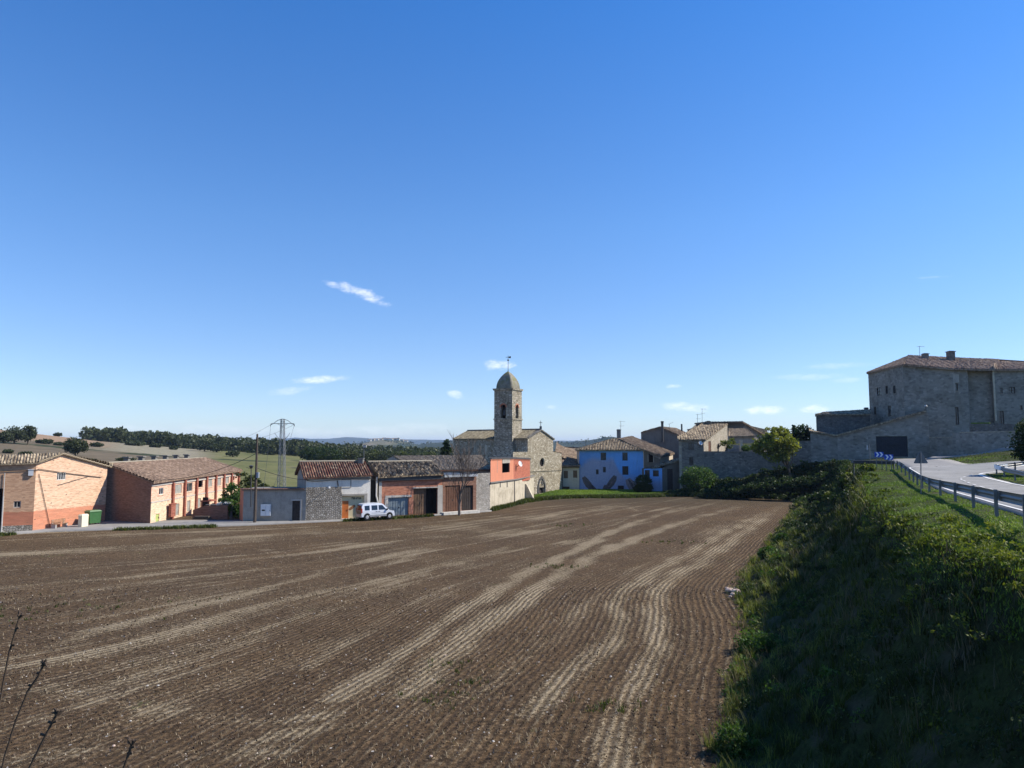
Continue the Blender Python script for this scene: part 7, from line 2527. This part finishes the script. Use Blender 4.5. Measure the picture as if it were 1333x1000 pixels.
# grey-green shrubs behind, right of it
tree('olive_shrub', 'grey green shrub behind the utility pole, above the cement shed', 'shrub', (*C(325, 650, 96), 0), [pblob(318, 622, 96, 9, 9), pblob(328, 628, 96, 9, 8), pblob(322, 640, 95, 12, 9)], 70, 12, .2, 'leaf_olive', .1, seed=4)
tree('olive_shrub', 'low grey green shrub just left of the lattice pylon', 'shrub', (*C(345, 640, 98), 0), [pblob(344, 634, 98, 8, 5), pblob(336, 636, 98, 7, 4), pblob(352, 637, 98, 6, 4)], 50, 10, .2, 'leaf_olive', .08, seed=5)


# bare tree by the dark doors
def bare_tree(label, base, h, spread_, seed, mat='twig', name='bare_tree'):
    rn = random.Random(seed)
    root = thing(name, label, 'tree', base)
    tr_, tw = MB(), MB()
    b = Vector(base)
    tops = []

    def grow(p, d, L, r, lev):
        steps = 3
        pts, rad = [p], [r]
        for i in range(steps):
            d = (d + Vector((rn.uniform(-.18, .18), rn.uniform(-.18, .18), rn.uniform(0, .12)))).normalized()
            p = p + d * L / steps
            pts.append(p)
            rad.append(r * (1 - .13 * (i + 1)))
        (tr_ if lev < 2 else tw).tube(pts, rad, 6 if lev < 2 else 3, lev < 2)
        if lev >= 4: return
        for k in range((6, 4, 4, 5)[lev]):
            a = rn.uniform(0, 6.28)
            nd = (d * 1.1 + Vector((math.cos(a), math.sin(a), rn.uniform(.1, .5))) * spread_).normalized()
            q = pts[rn.choice([1, 2, 3, 3])]
            grow(q, nd, L * rn.uniform(.55, .8), max(.018, rad[-1] * .62), lev + 1)
    grow(b - Vector((0, 0, .2)), Vector((0, 0, 1)), h * .36, .17, 0)
    tr_.build('trunk', M['grey_bark'], root)
    tw.build('twigs', M[mat], root)
    return root


bare_tree('bare leafless tree standing on the kerb before the dark store doors', (*C(598, 668, 88.7), 0), 11.5, .5, 9)
# dark conifer left of the church
D = 150
tree('conifer', 'dark pointed conifer left of the church roof', 'conifer', (*C(580.5, 600, D), -1), [pblob(580.5, 597, D, 6.5, 6), pblob(580.5, 588, D, 5.5, 7), pblob(581, 579, D, 3, 6), pblob(577, 592, D, 3, 3)], 110, 12, .3, 'leaf_dark', .25, seed=6, nt=3, fork=.8)
bare_tree('tall bare tree behind the wide tiled shed, left of the conifer', (*C(571, 600, 140), -1), 7, .5, 21)

# bushes by the blue house
D = 128
root = thing('round_bush', 'dark clipped dome shaped bush in front of the right end of the blue house', 'bush', (*C(837.5, 640, D), 0))
crown('foliage', [pblob(837.5, 631, D, 9.8, 12), pblob(837.5, 636, D, 10.8, 6)], 420, 14, .13, 'leaf_dark', root, .13, 0, .8, 8)
MB().tube([(*C(837.5, 640, D), 0), (*C(837.5, 632, D), 1.2)], [.12, .06], 6).build('stem', M['bark'], root)
D = 122.5
zb_ = zg(C(908, 630, D)[0], D)
tree('broad_bush', 'large loose green bush in front of the mono-pitch stone house', 'bush', (*C(908, 636, D), zb_), [pblob(908, 617, D, 17, 10), pblob(896, 624, D, 9, 9), pblob(919, 622, D, 12, 10), pblob(907, 628, D, 18, 9)], 300, 14, .16, 'leaf_green', .1, seed=10, spread=.16, shell=.65)
bx, by = C(760, 640, 126)
# yellow-green tree before the garden wall
D = 117.5
bx = C(1029, 615, D)[0]
tree('yellow_green_tree', 'yellow green leafy tree in front of the garden wall, leaning left', 'tree', (bx, D, zg(bx, D)),
     [pblob(1012, 572, D, 17, 12), pblob(994, 580, D, 13, 9), pblob(1024, 580, D, 13, 12), pblob(1006, 562, D, 8, 6), pblob(1019, 562, D, 8, 6), pblob(1033, 582, D, 7, 5), pblob(1008, 592, D, 14, 9), pblob(984, 583, D, 7, 6), pblob(1022, 592, D, 10, 8)], 330, 16, .22, 'leaf_gold', .2, seed=11, spread=.2, nt=8, fork=.3)
D = 127
tree('dark_garden_tree', 'dark evergreen tree behind the garden wall, right of the yellow green tree', 'tree', (*C(1044, 590, D), 7.3), [pblob(1044, 564, D, 11, 9), pblob(1036, 568, D, 8, 8), pblob(1052, 568, D, 7, 7), pblob(1043, 575, D, 13, 6), pblob(1034, 558, D, 3, 4)], 200, 14, .22, 'leaf_dark', .2, seed=12)
D = 127.5
tree('terrace_vine', 'small bright green vine tree on the terrace against the sunlit stone wall', 'small tree', (*C(944, 590, D), 7.3), [pblob(948, 577, D, 8, 4), pblob(941, 577, D, 5, 3), pblob(953, 574, D, 4, 3), pblob(950, 582, D, 3, 4)], 60, 11, .15, 'leaf_yellow', .06, seed=13)
root = thing('terrace_bush', 'small round bush on the terrace beside the pale pillar', 'bush', (*C(971, 588, D), 7.3))
crown('foliage', [pblob(971, 584, D, 4.6, 3.6)], 60, 12, .12, 'leaf_green', root, .18, 0, .7, 14)
bare_tree('little leafless sapling on the terrace beside the red-brown door', (*C(935, 588, D), 7.3), 1.9, .5, 33, name='sapling')
# edge bush and trees beyond the right edge (they cast the shade on road and verge)
D = 55
bx = C(1345, 600, D)[0]
tree('island_bush', 'dark rounded bush on the inner island at the right edge', 'bush', (bx, D, 6.3), [pblob(1338, 573, D, 17, 22), pblob(1350, 560, D, 22, 16), pblob(1336, 592, D, 12, 12), pblob(1358, 585, D, 25, 20)], 330, 18, .11, 'leaf_dark', .1, seed=15, spread=.17)
for k, (x, y, h, s_) in enumerate(((38, 34, 4.5, 15), (40.5, 47, 5.5, 16))):
    tree('roadside_tree', ['shade tree just beyond the right edge of the view beside the road', 'taller shade tree beyond the right edge near the inner island', 'nearest shade tree beyond the right edge of the view'][k], 'tree', (x, y, 6.3),
         [(x, y, 6.3 + h * .68, h * .42, h * .42, h * .3), (x + .5, y - .4, 6.3 + h * .45, h * .4, h * .36, h * .22)], 110, 14, .16, 'leaf_dark', .14, seed=s_)

# ------------------------------------------------------------ left countryside trees
def tzf(x, y): return float(tz(np.array([x]), np.array([y]))[0])


def ftree(label, px, D, w_px, h_px, mat, seed, name='field_tree', group=None, cat='tree', sink=0.0, n=90, per=10):
    x = (px - 666.5) / 930 * D
    z = tzf(x, D)
    s = D / 930
    h_px = h_px * .85
    blobs = [(x, D, z + h_px * s * .58, w_px * s * .5, w_px * s * .45, h_px * s * .36), (x - w_px * s * .22, D, z + h_px * s * .48, w_px * s * .3, w_px * s * .3, h_px * s * .28), (x + w_px * s * .24, D, z + h_px * s * .52, w_px * s * .28, w_px * s * .3, h_px * s * .28)]
    return tree(name, label, cat, (x, D, z), blobs, int(n * 1.5), per + 3, s * 1.3, mat, s * 1.0, seed=seed, group=group, nt=4, spread=.2)


ftree('round dark tree alone in the fields above the barn ridge', 101, 240, 25, 28, 'leaf_wood', 30, n=120, per=14)
ftree('large dark tree, left one of the clump on the left skyline', 8, 290, 20, 18, 'leaf_wood', 31)
ftree('broad dark tree, middle one of the clump on the left skyline', 21, 294, 26, 26, 'leaf_wood', 32)
ftree('tallest tree of the clump on the left skyline', 38, 297, 16, 30, 'leaf_wood', 33)
ftree('tiny lone tree on the skyline of the ochre field', 77, 440, 9, 5, 'leaf_wood', 34, n=30)
for k, (px, D, w_, h_) in enumerate(((55, 320, 10, 5), (63, 320, 12, 7), (79, 318, 12, 4), (14, 225, 12, 5), (36, 225, 15, 3.5), (166, 230, 22, 4.5), (128, 340, 14, 6), (178, 400, 22, 6), (205, 398, 16, 5), (228, 380, 9, 5), (305, 330, 14, 9), (268, 390, 27, 19), (283, 385, 18, 12), (124, 215, 8, 4))):
    ftree('dark green bush scattered along the field edges on the left', px, D, w_, h_, 'leaf_wood', 40 + k, 'field_bush', 'bushes along the left field edges', 'bush', n=40)
# two big round trees behind the red tiled roof
ftree('big round dark tree behind the red tiled roof', 423, 250, 42, 36, 'leaf_dark', 60, n=170, per=14)
ftree('second round tree behind the red tiled roof, to the right', 447, 275, 34, 34, 'leaf_wood', 61, n=130)
ftree('dark round tree between the pylon and the red tiled roof', 405, 330, 24, 22, 'leaf_dark', 62, n=110)
for k, (px, D) in enumerate(((470, 300), (488, 310), (505, 300), (521, 320), (540, 330), (556, 340))):
    ftree('olive green tree in the belt behind the tiled farm shed', px, D, 24, 26, 'leaf_olive' if k % 2 else 'leaf_wood', 70 + k, 'belt_tree', 'trees in the belt behind the farm shed', n=80)

# wood on the ridge: one mass
cs, vs_ = [], []
rng = np.random.default_rng(5)
for k in range(620):
    px = rng.uniform(112, 640)
    D = rng.uniform(430, 540) if px < 330 else rng.uniform(380, 560)
    x = (px - 666.5) / 930 * D
    if px > 330: D = D + (px - 330) * .35
    x = (px - 666.5) / 930 * D
    z = tzf(x, D)
    h = rng.uniform(6.0, 9.5) * (1 if px > 135 else .9)
    r = rng.uniform(2.4, 4.4)
    nl = 60
    d = rng.normal(size=(nl, 3)); d /= np.linalg.norm(d, axis=1)[:, None]
    c_ = np.array([x, D, z + h - r * .9]) + d * np.array([r, r, r * 1.0]) * rng.uniform(.75, 1.05, nl)[:, None]
    lo_ = np.array([x, D, z + 1.5]) + rng.normal(size=(12, 3)) * np.array([r * .7, r * .5, 1.2])
    cs += [c_, lo_]; tone = rng.uniform(.2, .8); vs_ += [np.full(nl, tone), np.full(12, tone * .6)]
c_, v_ = np.concatenate(cs), np.concatenate(vs_)
vv, f, va_ = leaves(c_, 1.05, v_, .7, 0, rng)
tag(np_mesh('woodland', vv, f, M['leaf_wood'], fv=va_), 'dark wood along the far ridge on the left', kind='stuff')
# distant tree belts further off
cs, vs_ = [], []
for k in range(900):
    px = rng.uniform(330, 1120)
    D = rng.choice([700, 900, 1200, 1500, 2050, 2300]) + rng.uniform(-60, 60)
    x = (px - 666.5) / 930 * D
    z = tzf(x, D)
    s = D / 930
    n_ = 12
    c_ = np.array([x, D, z + 1.8 * s]) + rng.normal(size=(n_, 3)) * np.array([3.2 * s, 2 * s, 1.1 * s])
    cs.append(c_); vs_.append(np.full(n_, rng.uniform(.1, .7)))
c_, v_ = np.concatenate(cs), np.concatenate(vs_)
vv, f, va_ = leaves(c_, c_[:, 1] / 930 * 1.3, v_, .6, 0, rng)
tag(np_mesh('distant_trees', vv, f, M['leaf_wood'], fv=va_), 'belts of trees dotted over the far country', kind='stuff')


# ------------------------------------------------------------ blades and tufts
def blades(base, h, wd, lean, var, rng):
    """base (N,3); triangle blades, bent: two quads worth approximated by 5 verts / 2 faces quads+tri -> use quads only"""
    n = len(base)
    a = rng.uniform(0, 2 * math.pi, n)
    dirx = np.stack([np.cos(a), np.sin(a), np.zeros(n)], 1)
    side = np.stack([-np.sin(a), np.cos(a), np.zeros(n)], 1)
    h = h * rng.uniform(.55, 1.3, n)
    ln = lean * rng.uniform(.1, 1.3, n)
    up_ = np.array([0, 0, 1.0])
    w = (wd * rng.uniform(.7, 1.3, n))[:, None]
    p1 = base + dirx * (h * ln * .35)[:, None] + up_ * (h * .6)[:, None]
    p2 = base + dirx * (h * ln)[:, None] + up_ * h[:, None]
    v = np.stack([base - side * w, base + side * w, p1 + side * w * .7, p1 - side * w * .7, p2 + side * w * .12, p2 - side * w * .12], 1).reshape(-1, 3)
    i = np.arange(n)[:, None] * 6
    f = np.concatenate([i + np.array([0, 1, 2, 3]), i + np.array([3, 2, 4, 5])], 0)
    return v, f, np.concatenate([var, var])


def scatter(n, box, density, rng):
    x = rng.uniform(box[0], box[1], n)
    y = rng.uniform(box[2], box[3], n)
    keep = rng.random(n) < density(x, y)
    return x[keep], y[keep]


def visible(x, y, marg=.06):
    return (y > 1) & (np.abs(x / np.maximum(y, .1)) < .717 + marg)


rng = np.random.default_rng(21)
# bank grass: density falls with distance
def dens_bank(x, y):
    d = np.hypot(x, y)
    inE = pip(x, y, PE) | (pdist(x, y, EL) < .5)
    inC = pip(x, y, PC)
    dn = np.clip(26.0 / np.maximum(d, 8), 0, 1) ** 1.6
    patch = .45 + .55 * (wob(x, y, .8, 31) > -.15)
    return np.where(inE & ~inC & visible(x, y), dn * patch, 0)


parts_v, parts_f, parts_a = [], [], []
def add(vfa):
    v, f, a = vfa
    o = sum(len(q) for q in parts_v)
    parts_v.append(v); parts_f.append(f + o); parts_a.append(a)
def flush(name, mat, label):
    o = np_mesh(name, np.concatenate(parts_v), np.concatenate(parts_f), M[mat], fv=np.concatenate(parts_a))
    parts_v.clear(); parts_f.clear(); parts_a.clear()
    return tag(o, label, kind='stuff')


def tufts(x, y, z, per, h, wd, lean, spread_, tone, rng):
    n = len(x)
    k = rng.poisson(per, n) + 1
    rep = np.repeat(np.arange(n), k)
    b = np.stack([x[rep], y[rep], z[rep] - .03], 1)
    b[:, :2] += rng.normal(size=(len(rep), 2)) * spread_
    hh = (h if np.ndim(h) == 0 else h[rep])
    tn = (tone if np.ndim(tone) == 0 else tone[rep])
    ww = wd if np.ndim(wd) == 0 else wd[rep]
    return blades(b, np.full(len(rep), 1.0) * hh, np.full(len(rep), 1.0) * ww, lean, np.clip(tn + rng.uniform(-.2, .2, len(rep)), 0, 1), rng)


x, y = scatter(150000, (-6, 50, 6, 118), dens_bank, rng)
z = Bz(x, y)
d = np.hypot(x, y)
dEd = pdist(x, y, EL)
tone = np.clip(.30 + .35 * wob(x, y, .55, 33) + .3 * wob(x, y, 1.7, 34) + .3 * np.exp(-dEd / 1.6), 0, 1)  # lighter towards the foot: sunlight on the lower bank put into the tone
h = (.13 + .22 * (wob(x, y, .9, 35) + .5) * (wob(x, y, 2.1, 37) > -.2)) * (1 + .35 * (d > 40))
add(tufts(x, y, z, 7, h, .006 + d * .00035, .7, .10, tone, rng))
flush('bank_grass', 'grass_bank', 'long grass on the shaded roadside bank')
# big individual tussocks, pale and dark
x, y = scatter(9000, (-6, 48, 6, 105), lambda x, y: dens_bank(x, y) * (.25 + .75 * (pdist(x, y, EL) < 3.0)), rng)
z = Bz(x, y); d = np.hypot(x, y); tn = rng.uniform(.15, 1.0, len(x)); hh = rng.uniform(.22, .6, len(x)) * (1 + .3 * (d > 40))
add(tufts(x, y, z, 26, hh, .004 + d * .0003, .75, .07, tn, rng))
flush('tussocks', 'grass_bank', 'tall grass tussocks standing out of the bank')
# dry stems
x, y = scatter(26000, (-6, 46, 6, 110), lambda x, y: dens_bank(x, y) * (wob(x, y, .45, 36) > .1), rng)
z = Bz(x, y); d = np.hypot(x, y)
add(tufts(x, y, z, 4, .5, .004 + d * .00028, .55, .12, .5, rng))
flush('dry_grass', 'grass_dry', 'dry straw coloured stems on the bank')


# bank scrub
def scrub(n, box, dens, size, leaf, mat, name, label, per=60, seed=1, flat_=.75):
    rng = np.random.default_rng(seed)
    x, y = scatter(n, box, dens, rng)
    z = Bz(x, y)
    C_, V_, S_ = [], [], []
    for a, b, c in zip(x, y, z):
        s = size * rng.uniform(.5, 1.4)
        dd = math.hypot(a, b)
        k = int(per * rng.uniform(.6, 1.4))
        sub = rng.normal(size=(5, 3)) * np.array([s * .6, s * .6, s * .25]) + np.array([a, b, c + s * flat_ * .6])
        idx = rng.integers(0, 5, k)
        d = rng.normal(size=(k, 3)); d /= np.linalg.norm(d, axis=1)[:, None]
        p = sub[idx] + d * np.array([s * .55, s * .55, s * .5 * flat_]) * rng.uniform(.5, 1.05, k)[:, None]
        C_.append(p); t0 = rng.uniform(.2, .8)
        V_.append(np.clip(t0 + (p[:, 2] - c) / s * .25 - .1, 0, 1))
        S_.append(np.full(k, leaf + dd * .0011))
    if not C_: return
    v, f, a = leaves(np.concatenate(C_), np.concatenate(S_), np.concatenate(V_), .5, .3, rng)
    tag(np_mesh(name, v, f, M[mat], fv=a), label, kind='stuff')


def near_crest(w_): return lambda x, y: np.where((pdist(x, y, CLN) < w_) & visible(x, y, .1), 1.0, 0.0)


mid_bank = lambda x, y: np.where(pip(x, y, PE) & ~pip(x, y, PC) & visible(x, y), np.clip(18 / np.hypot(x, y), 0, 1) ** 1.3 * (wob(x, y, .6, 40) > -.25), 0)
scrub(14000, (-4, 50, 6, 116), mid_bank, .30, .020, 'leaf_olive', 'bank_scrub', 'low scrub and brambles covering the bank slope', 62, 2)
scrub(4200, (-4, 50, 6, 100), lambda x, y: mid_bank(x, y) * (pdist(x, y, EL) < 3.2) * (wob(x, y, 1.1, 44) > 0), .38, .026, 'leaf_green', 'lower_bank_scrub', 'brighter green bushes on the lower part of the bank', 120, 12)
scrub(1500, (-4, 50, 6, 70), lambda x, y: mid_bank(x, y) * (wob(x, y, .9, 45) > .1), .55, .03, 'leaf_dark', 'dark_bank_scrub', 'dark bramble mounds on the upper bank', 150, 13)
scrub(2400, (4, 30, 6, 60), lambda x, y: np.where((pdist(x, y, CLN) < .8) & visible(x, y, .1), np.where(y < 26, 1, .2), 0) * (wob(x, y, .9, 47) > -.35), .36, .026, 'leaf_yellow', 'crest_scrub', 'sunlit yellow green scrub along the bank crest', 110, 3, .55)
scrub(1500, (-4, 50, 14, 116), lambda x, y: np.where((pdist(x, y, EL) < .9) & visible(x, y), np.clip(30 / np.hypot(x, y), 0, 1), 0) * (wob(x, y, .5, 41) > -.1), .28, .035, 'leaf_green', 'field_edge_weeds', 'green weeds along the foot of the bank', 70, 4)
scrub(900, (20, 56, 60, 124), lambda x, y: np.where(pip(x, y, PE) & ~pip(x, y, PC) & (pdist(x, y, CLN) < 7), .6, 0.0), .6, .05, 'leaf_dark', 'far_bank_scrub', 'dark scrub on the bank below the garden wall', 90, 5)
scrub(2600, (26, 54, 104, 125), lambda x, y: np.where(pip(x, y, PE) & ~pip(x, y, PC), 1.0, 0.0), .5, .03, 'leaf_dark', 'added_dark_scrub', 'low dark scrub added for the shade at the foot of the garden wall', 70, 25)  # dark leaves added where the ground should lie in shade

hr_ = thing('hedge', 'dense dark hedge added for the shaded ground along the far field edge below the garden wall', 'hedge', (*C(985, 640, 114), 0))  # added mass of dark leaves in place of low shaded ground
hb2 = []
for k in range(26):
    t_ = k / 25
    px_ = 922 + 150 * t_
    D = 117.5 - 6.5 * t_
    yb = 629 - 17 * t_ + 3 * math.sin(k * 1.7)
    hb2.append(pblob(px_, yb + 11, D, 8, 3.2 + 2 * math.sin(k * 2.3), 10))
    hb2.append(pblob(px_ - 3, yb + 16, D - 1.2, 8, 4, 9))
crown('foliage', hb2, 1500, 14, .17, 'leaf_dark', hr_, .2, .2, .75, 66)
scrub(420, (7, 20, 8, 27), lambda x, y: np.where((pdist(x, y, CLN) < 1.3) & (wob(x, y, 1.2, 48) > .0), 1.0, 0), .34, .022, 'leaf_yellow', 'crest_brambles', 'sunlit yellowish bramble mounds on the near bank crest', 150, 23, .6)
# individual shrubs seen on the crest
for k, (px, py, D, w_, h_, mt, lab) in enumerate((
        (1105, 604, 72, 7, 7, 'leaf_yellow', 'small yellow green shrub on the crest left of the sign post'),
        (1129, 607, 66, 8, 5, 'leaf_yellow', 'low bright shrub right under the narrow sign post'),
        (1085, 612, 74, 10, 4, 'leaf_yellow', 'low wide shrub on the far part of the bank crest'),
        (1068, 603, 88, 14, 5, 'leaf_dark', 'dark shrub on the bank before the stone barn wall'),
        (1001, 715, 54, 11, 9, 'leaf_green', 'bright green shrub at the foot of the bank, beyond the stone heap'),
        (1018, 700, 62, 8, 7, 'leaf_green', 'farther bright green shrub at the foot of the bank'),
        (990, 835, 30, 26, 16, 'leaf_green', 'green shrub at the foot of the bank, nearer than the stone heap'),
        (955, 975, 20.5, 18, 26, 'leaf_green', 'nearest bright green weed bush at the bottom edge by the furrows'),
        )):
    p = P(px, py, D)
    zz = zg(p.x, D)
    py = py + (p.z - zz - h_ * D / 930 * .5) / D * 930
    p = P(px, py, D)
    root = thing('shrub', lab, 'shrub', (p.x, D, zz))
    sz = max(.022, D * .0022)
    crown('foliage', [pblob(px, py, D, w_, h_), pblob(px - w_ * .5, py + h_ * .3, D + .3, w_ * .6, h_ * .7), pblob(px + w_ * .5, py + h_ * .25, D - .3, w_ * .6, h_ * .7)], 220 if D < 20 else 120, 15, sz, mt, root, .2, .4, .5, 90 + k)
    mb = MB()
    rn = random.Random(k)
    for j in range(4):
        mb.tube([(p.x, D, zz - .2), (p.x + rn.uniform(-1, 1) * w_ * D / 1400, D + rn.uniform(-.2, .2), p.z + h_ * D / 1500)], [.02 + D * .0003, .008], 5)
    mb.build('stem', M['bark'], root)

# verge grass (sunlit, bright)
def dens_verge(x, y):
    inC = pip(x, y, PC) | (pdist(x, y, CLN) < .6)
    onroad = pip(x, y, road_out + road_in[::-1]) | pip(x, y, lane_l + lane_r[::-1])
    d = np.hypot(x, y)
    return np.where(inC & ~onroad & visible(x, y), np.clip(22 / d, 0, 1) ** 1.6, 0)
x, y = scatter(520000, (4, 66, 8, 90), dens_verge, rng)
z = Bz(x, y); d = np.hypot(x, y)
add(tufts(x, y, z, 5, .05 + .04 * (wob(x, y, .7, 51) > .2), .004 + d * .0003, .9, .10, np.clip(.62 + .3 * wob(x, y, .6, 52), 0, 1), rng))
flush('verge_grass', 'grass_bright', 'bright green grass on the verge and the inner island')
x, y = scatter(9000, (40, 110, 66, 118), lambda x, y: np.where(~pip(x, y, road_out + road_in[::-1]), .8, 0), rng)
kk = y > 76 + (x - 50) * .05
x, y = x[kk], y[kk]
z = Bz(x, y)
keep = ~pip(x, y, side_lo + side_hi[::-1]) & ~pip(x, y, lane_l + lane_r[::-1])
x, y, z = x[keep], y[keep], z[keep]
add(tufts(x, y, z, 6, .13, .03, .6, .3, .35, rng))
flush('slope_grass', 'grass_bank', 'rough grass on the slope between the road and the pavement')

# grass strip by the village, weeds along the street edge
poly = gs_near + gs_far[::-1]
x, y = scatter(26000, (-4, 46, 88, 142), lambda x, y: pip(x, y, poly) * 1.0, rng)
z = gz(x, y)
add(tufts(x, y, z, 5, .16, .045, .9, .18, np.clip(.7 + .3 * wob(x, y, .4, 61), 0, 1), rng))
flush('strip_grass', 'grass_bright', 'bright grass growing on the strip below the houses')
rngw = np.random.default_rng(9)
ne = smooth_line(near_edge[1:], it=2)
t_ = rngw.random(2600)
seg = np.array(ne)
s_ = np.r_[0, np.cumsum(np.hypot(*np.diff(seg, axis=0).T))]
tt = t_ * s_[-1]
x, y = np.interp(tt, s_, seg[:, 0]), np.interp(tt, s_, seg[:, 1])
k = (wob(tt, tt * 0, .35, 70) + .4 * wob(tt, tt * 0, 1.3, 71) > .05)
k &= rngw.random(len(k)) < .45
x, y = x[k], y[k] - .25 - np.abs(rngw.normal(size=k.sum())) * .3
add(tufts(x, y, np.zeros(len(x)), 7, .32, .04, .8, .15, .5, rngw))
seg = np.array(smooth_line(gs_near, it=2)); s_ = np.r_[0, np.cumsum(np.hypot(*np.diff(seg, axis=0).T))]
tt = rngw.random(3200) * s_[-1]
x, y = np.interp(tt, s_, seg[:, 0]), np.interp(tt, s_, seg[:, 1]) - np.abs(rngw.normal(size=3200)) * .7
add(tufts(x, y, np.zeros(len(x)), 7, .5, .05, .8, .25, .4, rngw))
flush('edge_weeds', 'grass_bank', 'ragged green weeds along the street kerb and strip edge')

# field: stubble and clods near the camera
def dens_f(x, y):
    d = np.hypot(x, y)
    return np.where(visible(x, y) & ~pip(x, y, PE), np.clip(21 / d, 0, 1) ** 2.0, 0)
x, y = scatter(620000, (-58, 42, 17.5, 84), dens_f, rng)
p = psi(x, y)
n_ = np.array([wob(q * 2.3, q * 0, 1.0, 80) for q in (p,)])[0]
keep = rng.random(len(x)) < np.clip(.38 + .75 * n_, .10, 1) * (.25 + .75 * (.5 - .5 * np.sin(2 * np.pi * p / .29)))
x, y = x[keep], y[keep]
d = np.hypot(x, y)
b = np.stack([x, y, np.full(len(x), .0)], 1)
v, f, a = blades(b, .05 + rng.random(len(x)) * .06, .004 + d * .00022, 1.1, np.clip(rng.normal(.45, .25, len(x)), 0, 1), rng)
add((v, f, a))
flush('stubble', 'stubble_leaf', 'cut straw stubble standing in the drill lines')
cpos = scatter(120000, (-30, 20, 17.5, 44), lambda x, y: dens_f(x, y) * .5, rng)
x, y = cpos
c_ = np.stack([x, y, np.full(len(x), .015)], 1)
v, f, a = leaves(c_, .012 + np.hypot(x, y) * .0006, rng.uniform(0, 1, len(x)), .8, 0, rng)
t = T('clod', .95, .05)
M['clod'] = t.color(t.ramp(t.attr('v'), [(0, (.04, .027, .019)), (.6, (.10, .07, .05)), (.93, (.16, .12, .09)), (.985, (.40, .36, .31))]))
tag(np_mesh('clods', v, f, M['clod'], fv=a), 'small clods, chips and stones of the ploughed soil', kind='stuff')
# green weed patches in the field
x, y = [], []
for (px, py, s1) in ((590, 866, .5), (573, 908, .6), (735, 684, .9), (868, 706, .8), (725, 738, .8), (95, 789, 2.0), (800, 920, .5), (605, 888, .4), (650, 645, 0), (780, 920, .4)):
    if not s1: continue
    q = G(px, py, 0)
    x += list(rng.normal(q[0], s1 * 1.5, int(22 * s1 + 4))); y += list(rng.normal(q[1], s1 * .8, int(22 * s1 + 4)))
x, y = np.array(x), np.array(y)
add(tufts(x, y, np.zeros(len(x)), 4, .13, .012 + np.hypot(x, y) * .0003, .9, .06, .4, rng))
flush('field_weeds', 'grass_bank', 'small green weed patches in the ploughed field')

# dry stalks in the lower left corner
for k, (pts, D, lab) in enumerate((
        ([(26, 801), (20, 822), (12, 850), (4, 890), (-6, 950), (-10, 1040)], 3.4, 'dry dark seed stalk at the far left edge, tallest of the foreground'),
        ([(58, 863), (50, 880), (36, 900), (20, 940), (6, 985), (-10, 1060)], 3.2, 'dry dark seed stalk leaning right, second from the left edge'),
        ([(75, 927), (64, 948), (52, 972), (38, 1000), (20, 1050)], 3.0, 'dry dark seed stalk rising from the bottom edge, third from the left'),
        ([(172, 966), (168, 980), (161, 1000), (150, 1060)], 2.9, 'short dry seed stalk at the bottom edge, rightmost of the four'))):
    q = [P(a, b, D) for a, b in pts]
    end = q[-1]
    q.append(Vector((end.x - .15, end.y + .1, B(end.x - .15, end.y + .1) - .05)))
    root = thing('dry_stalk', lab, 'dried plant', tuple(q[-1]))
    q = q[::-1]
    MB().tube(q, [.007] + [.0045] * (len(q) - 2) + [.003], 6).build('stem', M['dry_stalk'], root)
    rn = random.Random(k)
    mb = MB()
    tip = q[-1]
    for j in range(9):
        dv = Vector((rn.uniform(-1, 1), rn.uniform(-.6, .6), rn.uniform(-.5, .8))) * .022
        mb.tube([tip - Vector((0, 0, .012)), tip + dv * .6, tip + dv * 1.2], [.004, .006, .002], 5)
    for t2 in (.72, .86):
        i = t2 * (len(q) - 1); a = q[int(i)].lerp(q[min(int(i) + 1, len(q) - 1)], i % 1)
        for j in range(2):
            dv = Vector((rn.uniform(-1, 1), 0, rn.uniform(.1, .6))) * .02
            mb.tube([a, a + dv], [.004, .006], 5)
    mb.tube(q[-3:], .0045, 5)
    mb.build('seed_head', M['dry_stalk'], root)

# ------------------------------------------------------------ air
t = T.__new__(T)
t.m = bpy.data.materials.new('haze_air')
t.m.use_nodes = True
t.nt = t.m.node_tree
t.nt.nodes.clear()
t._c = None
vol = t.n('ShaderNodeVolumePrincipled', {'Color': (.55, .72, 1.0), 'Density': HAZE, 'Anisotropy': 0.0})
out_ = t.n('ShaderNodeOutputMaterial')
t.nt.links.new(vol.outputs[0], out_.inputs['Volume'])
me = bpy.data.meshes.new('haze')
hx, y0, y1, z0, z1 = 15000, -15000, 15000, -60, 150
me.from_pydata([(a, b, c) for c in (z0, z1) for b in (y0, y1) for a in (-hx, hx)], [], [(0, 2, 3, 1), (4, 5, 7, 6), (0, 1, 5, 4), (2, 6, 7, 3), (0, 4, 6, 2), (1, 3, 7, 5)])
hz = link_mesh('haze', me, t.m)
tag(hz, 'thin blue haze of the open air', kind='stuff')
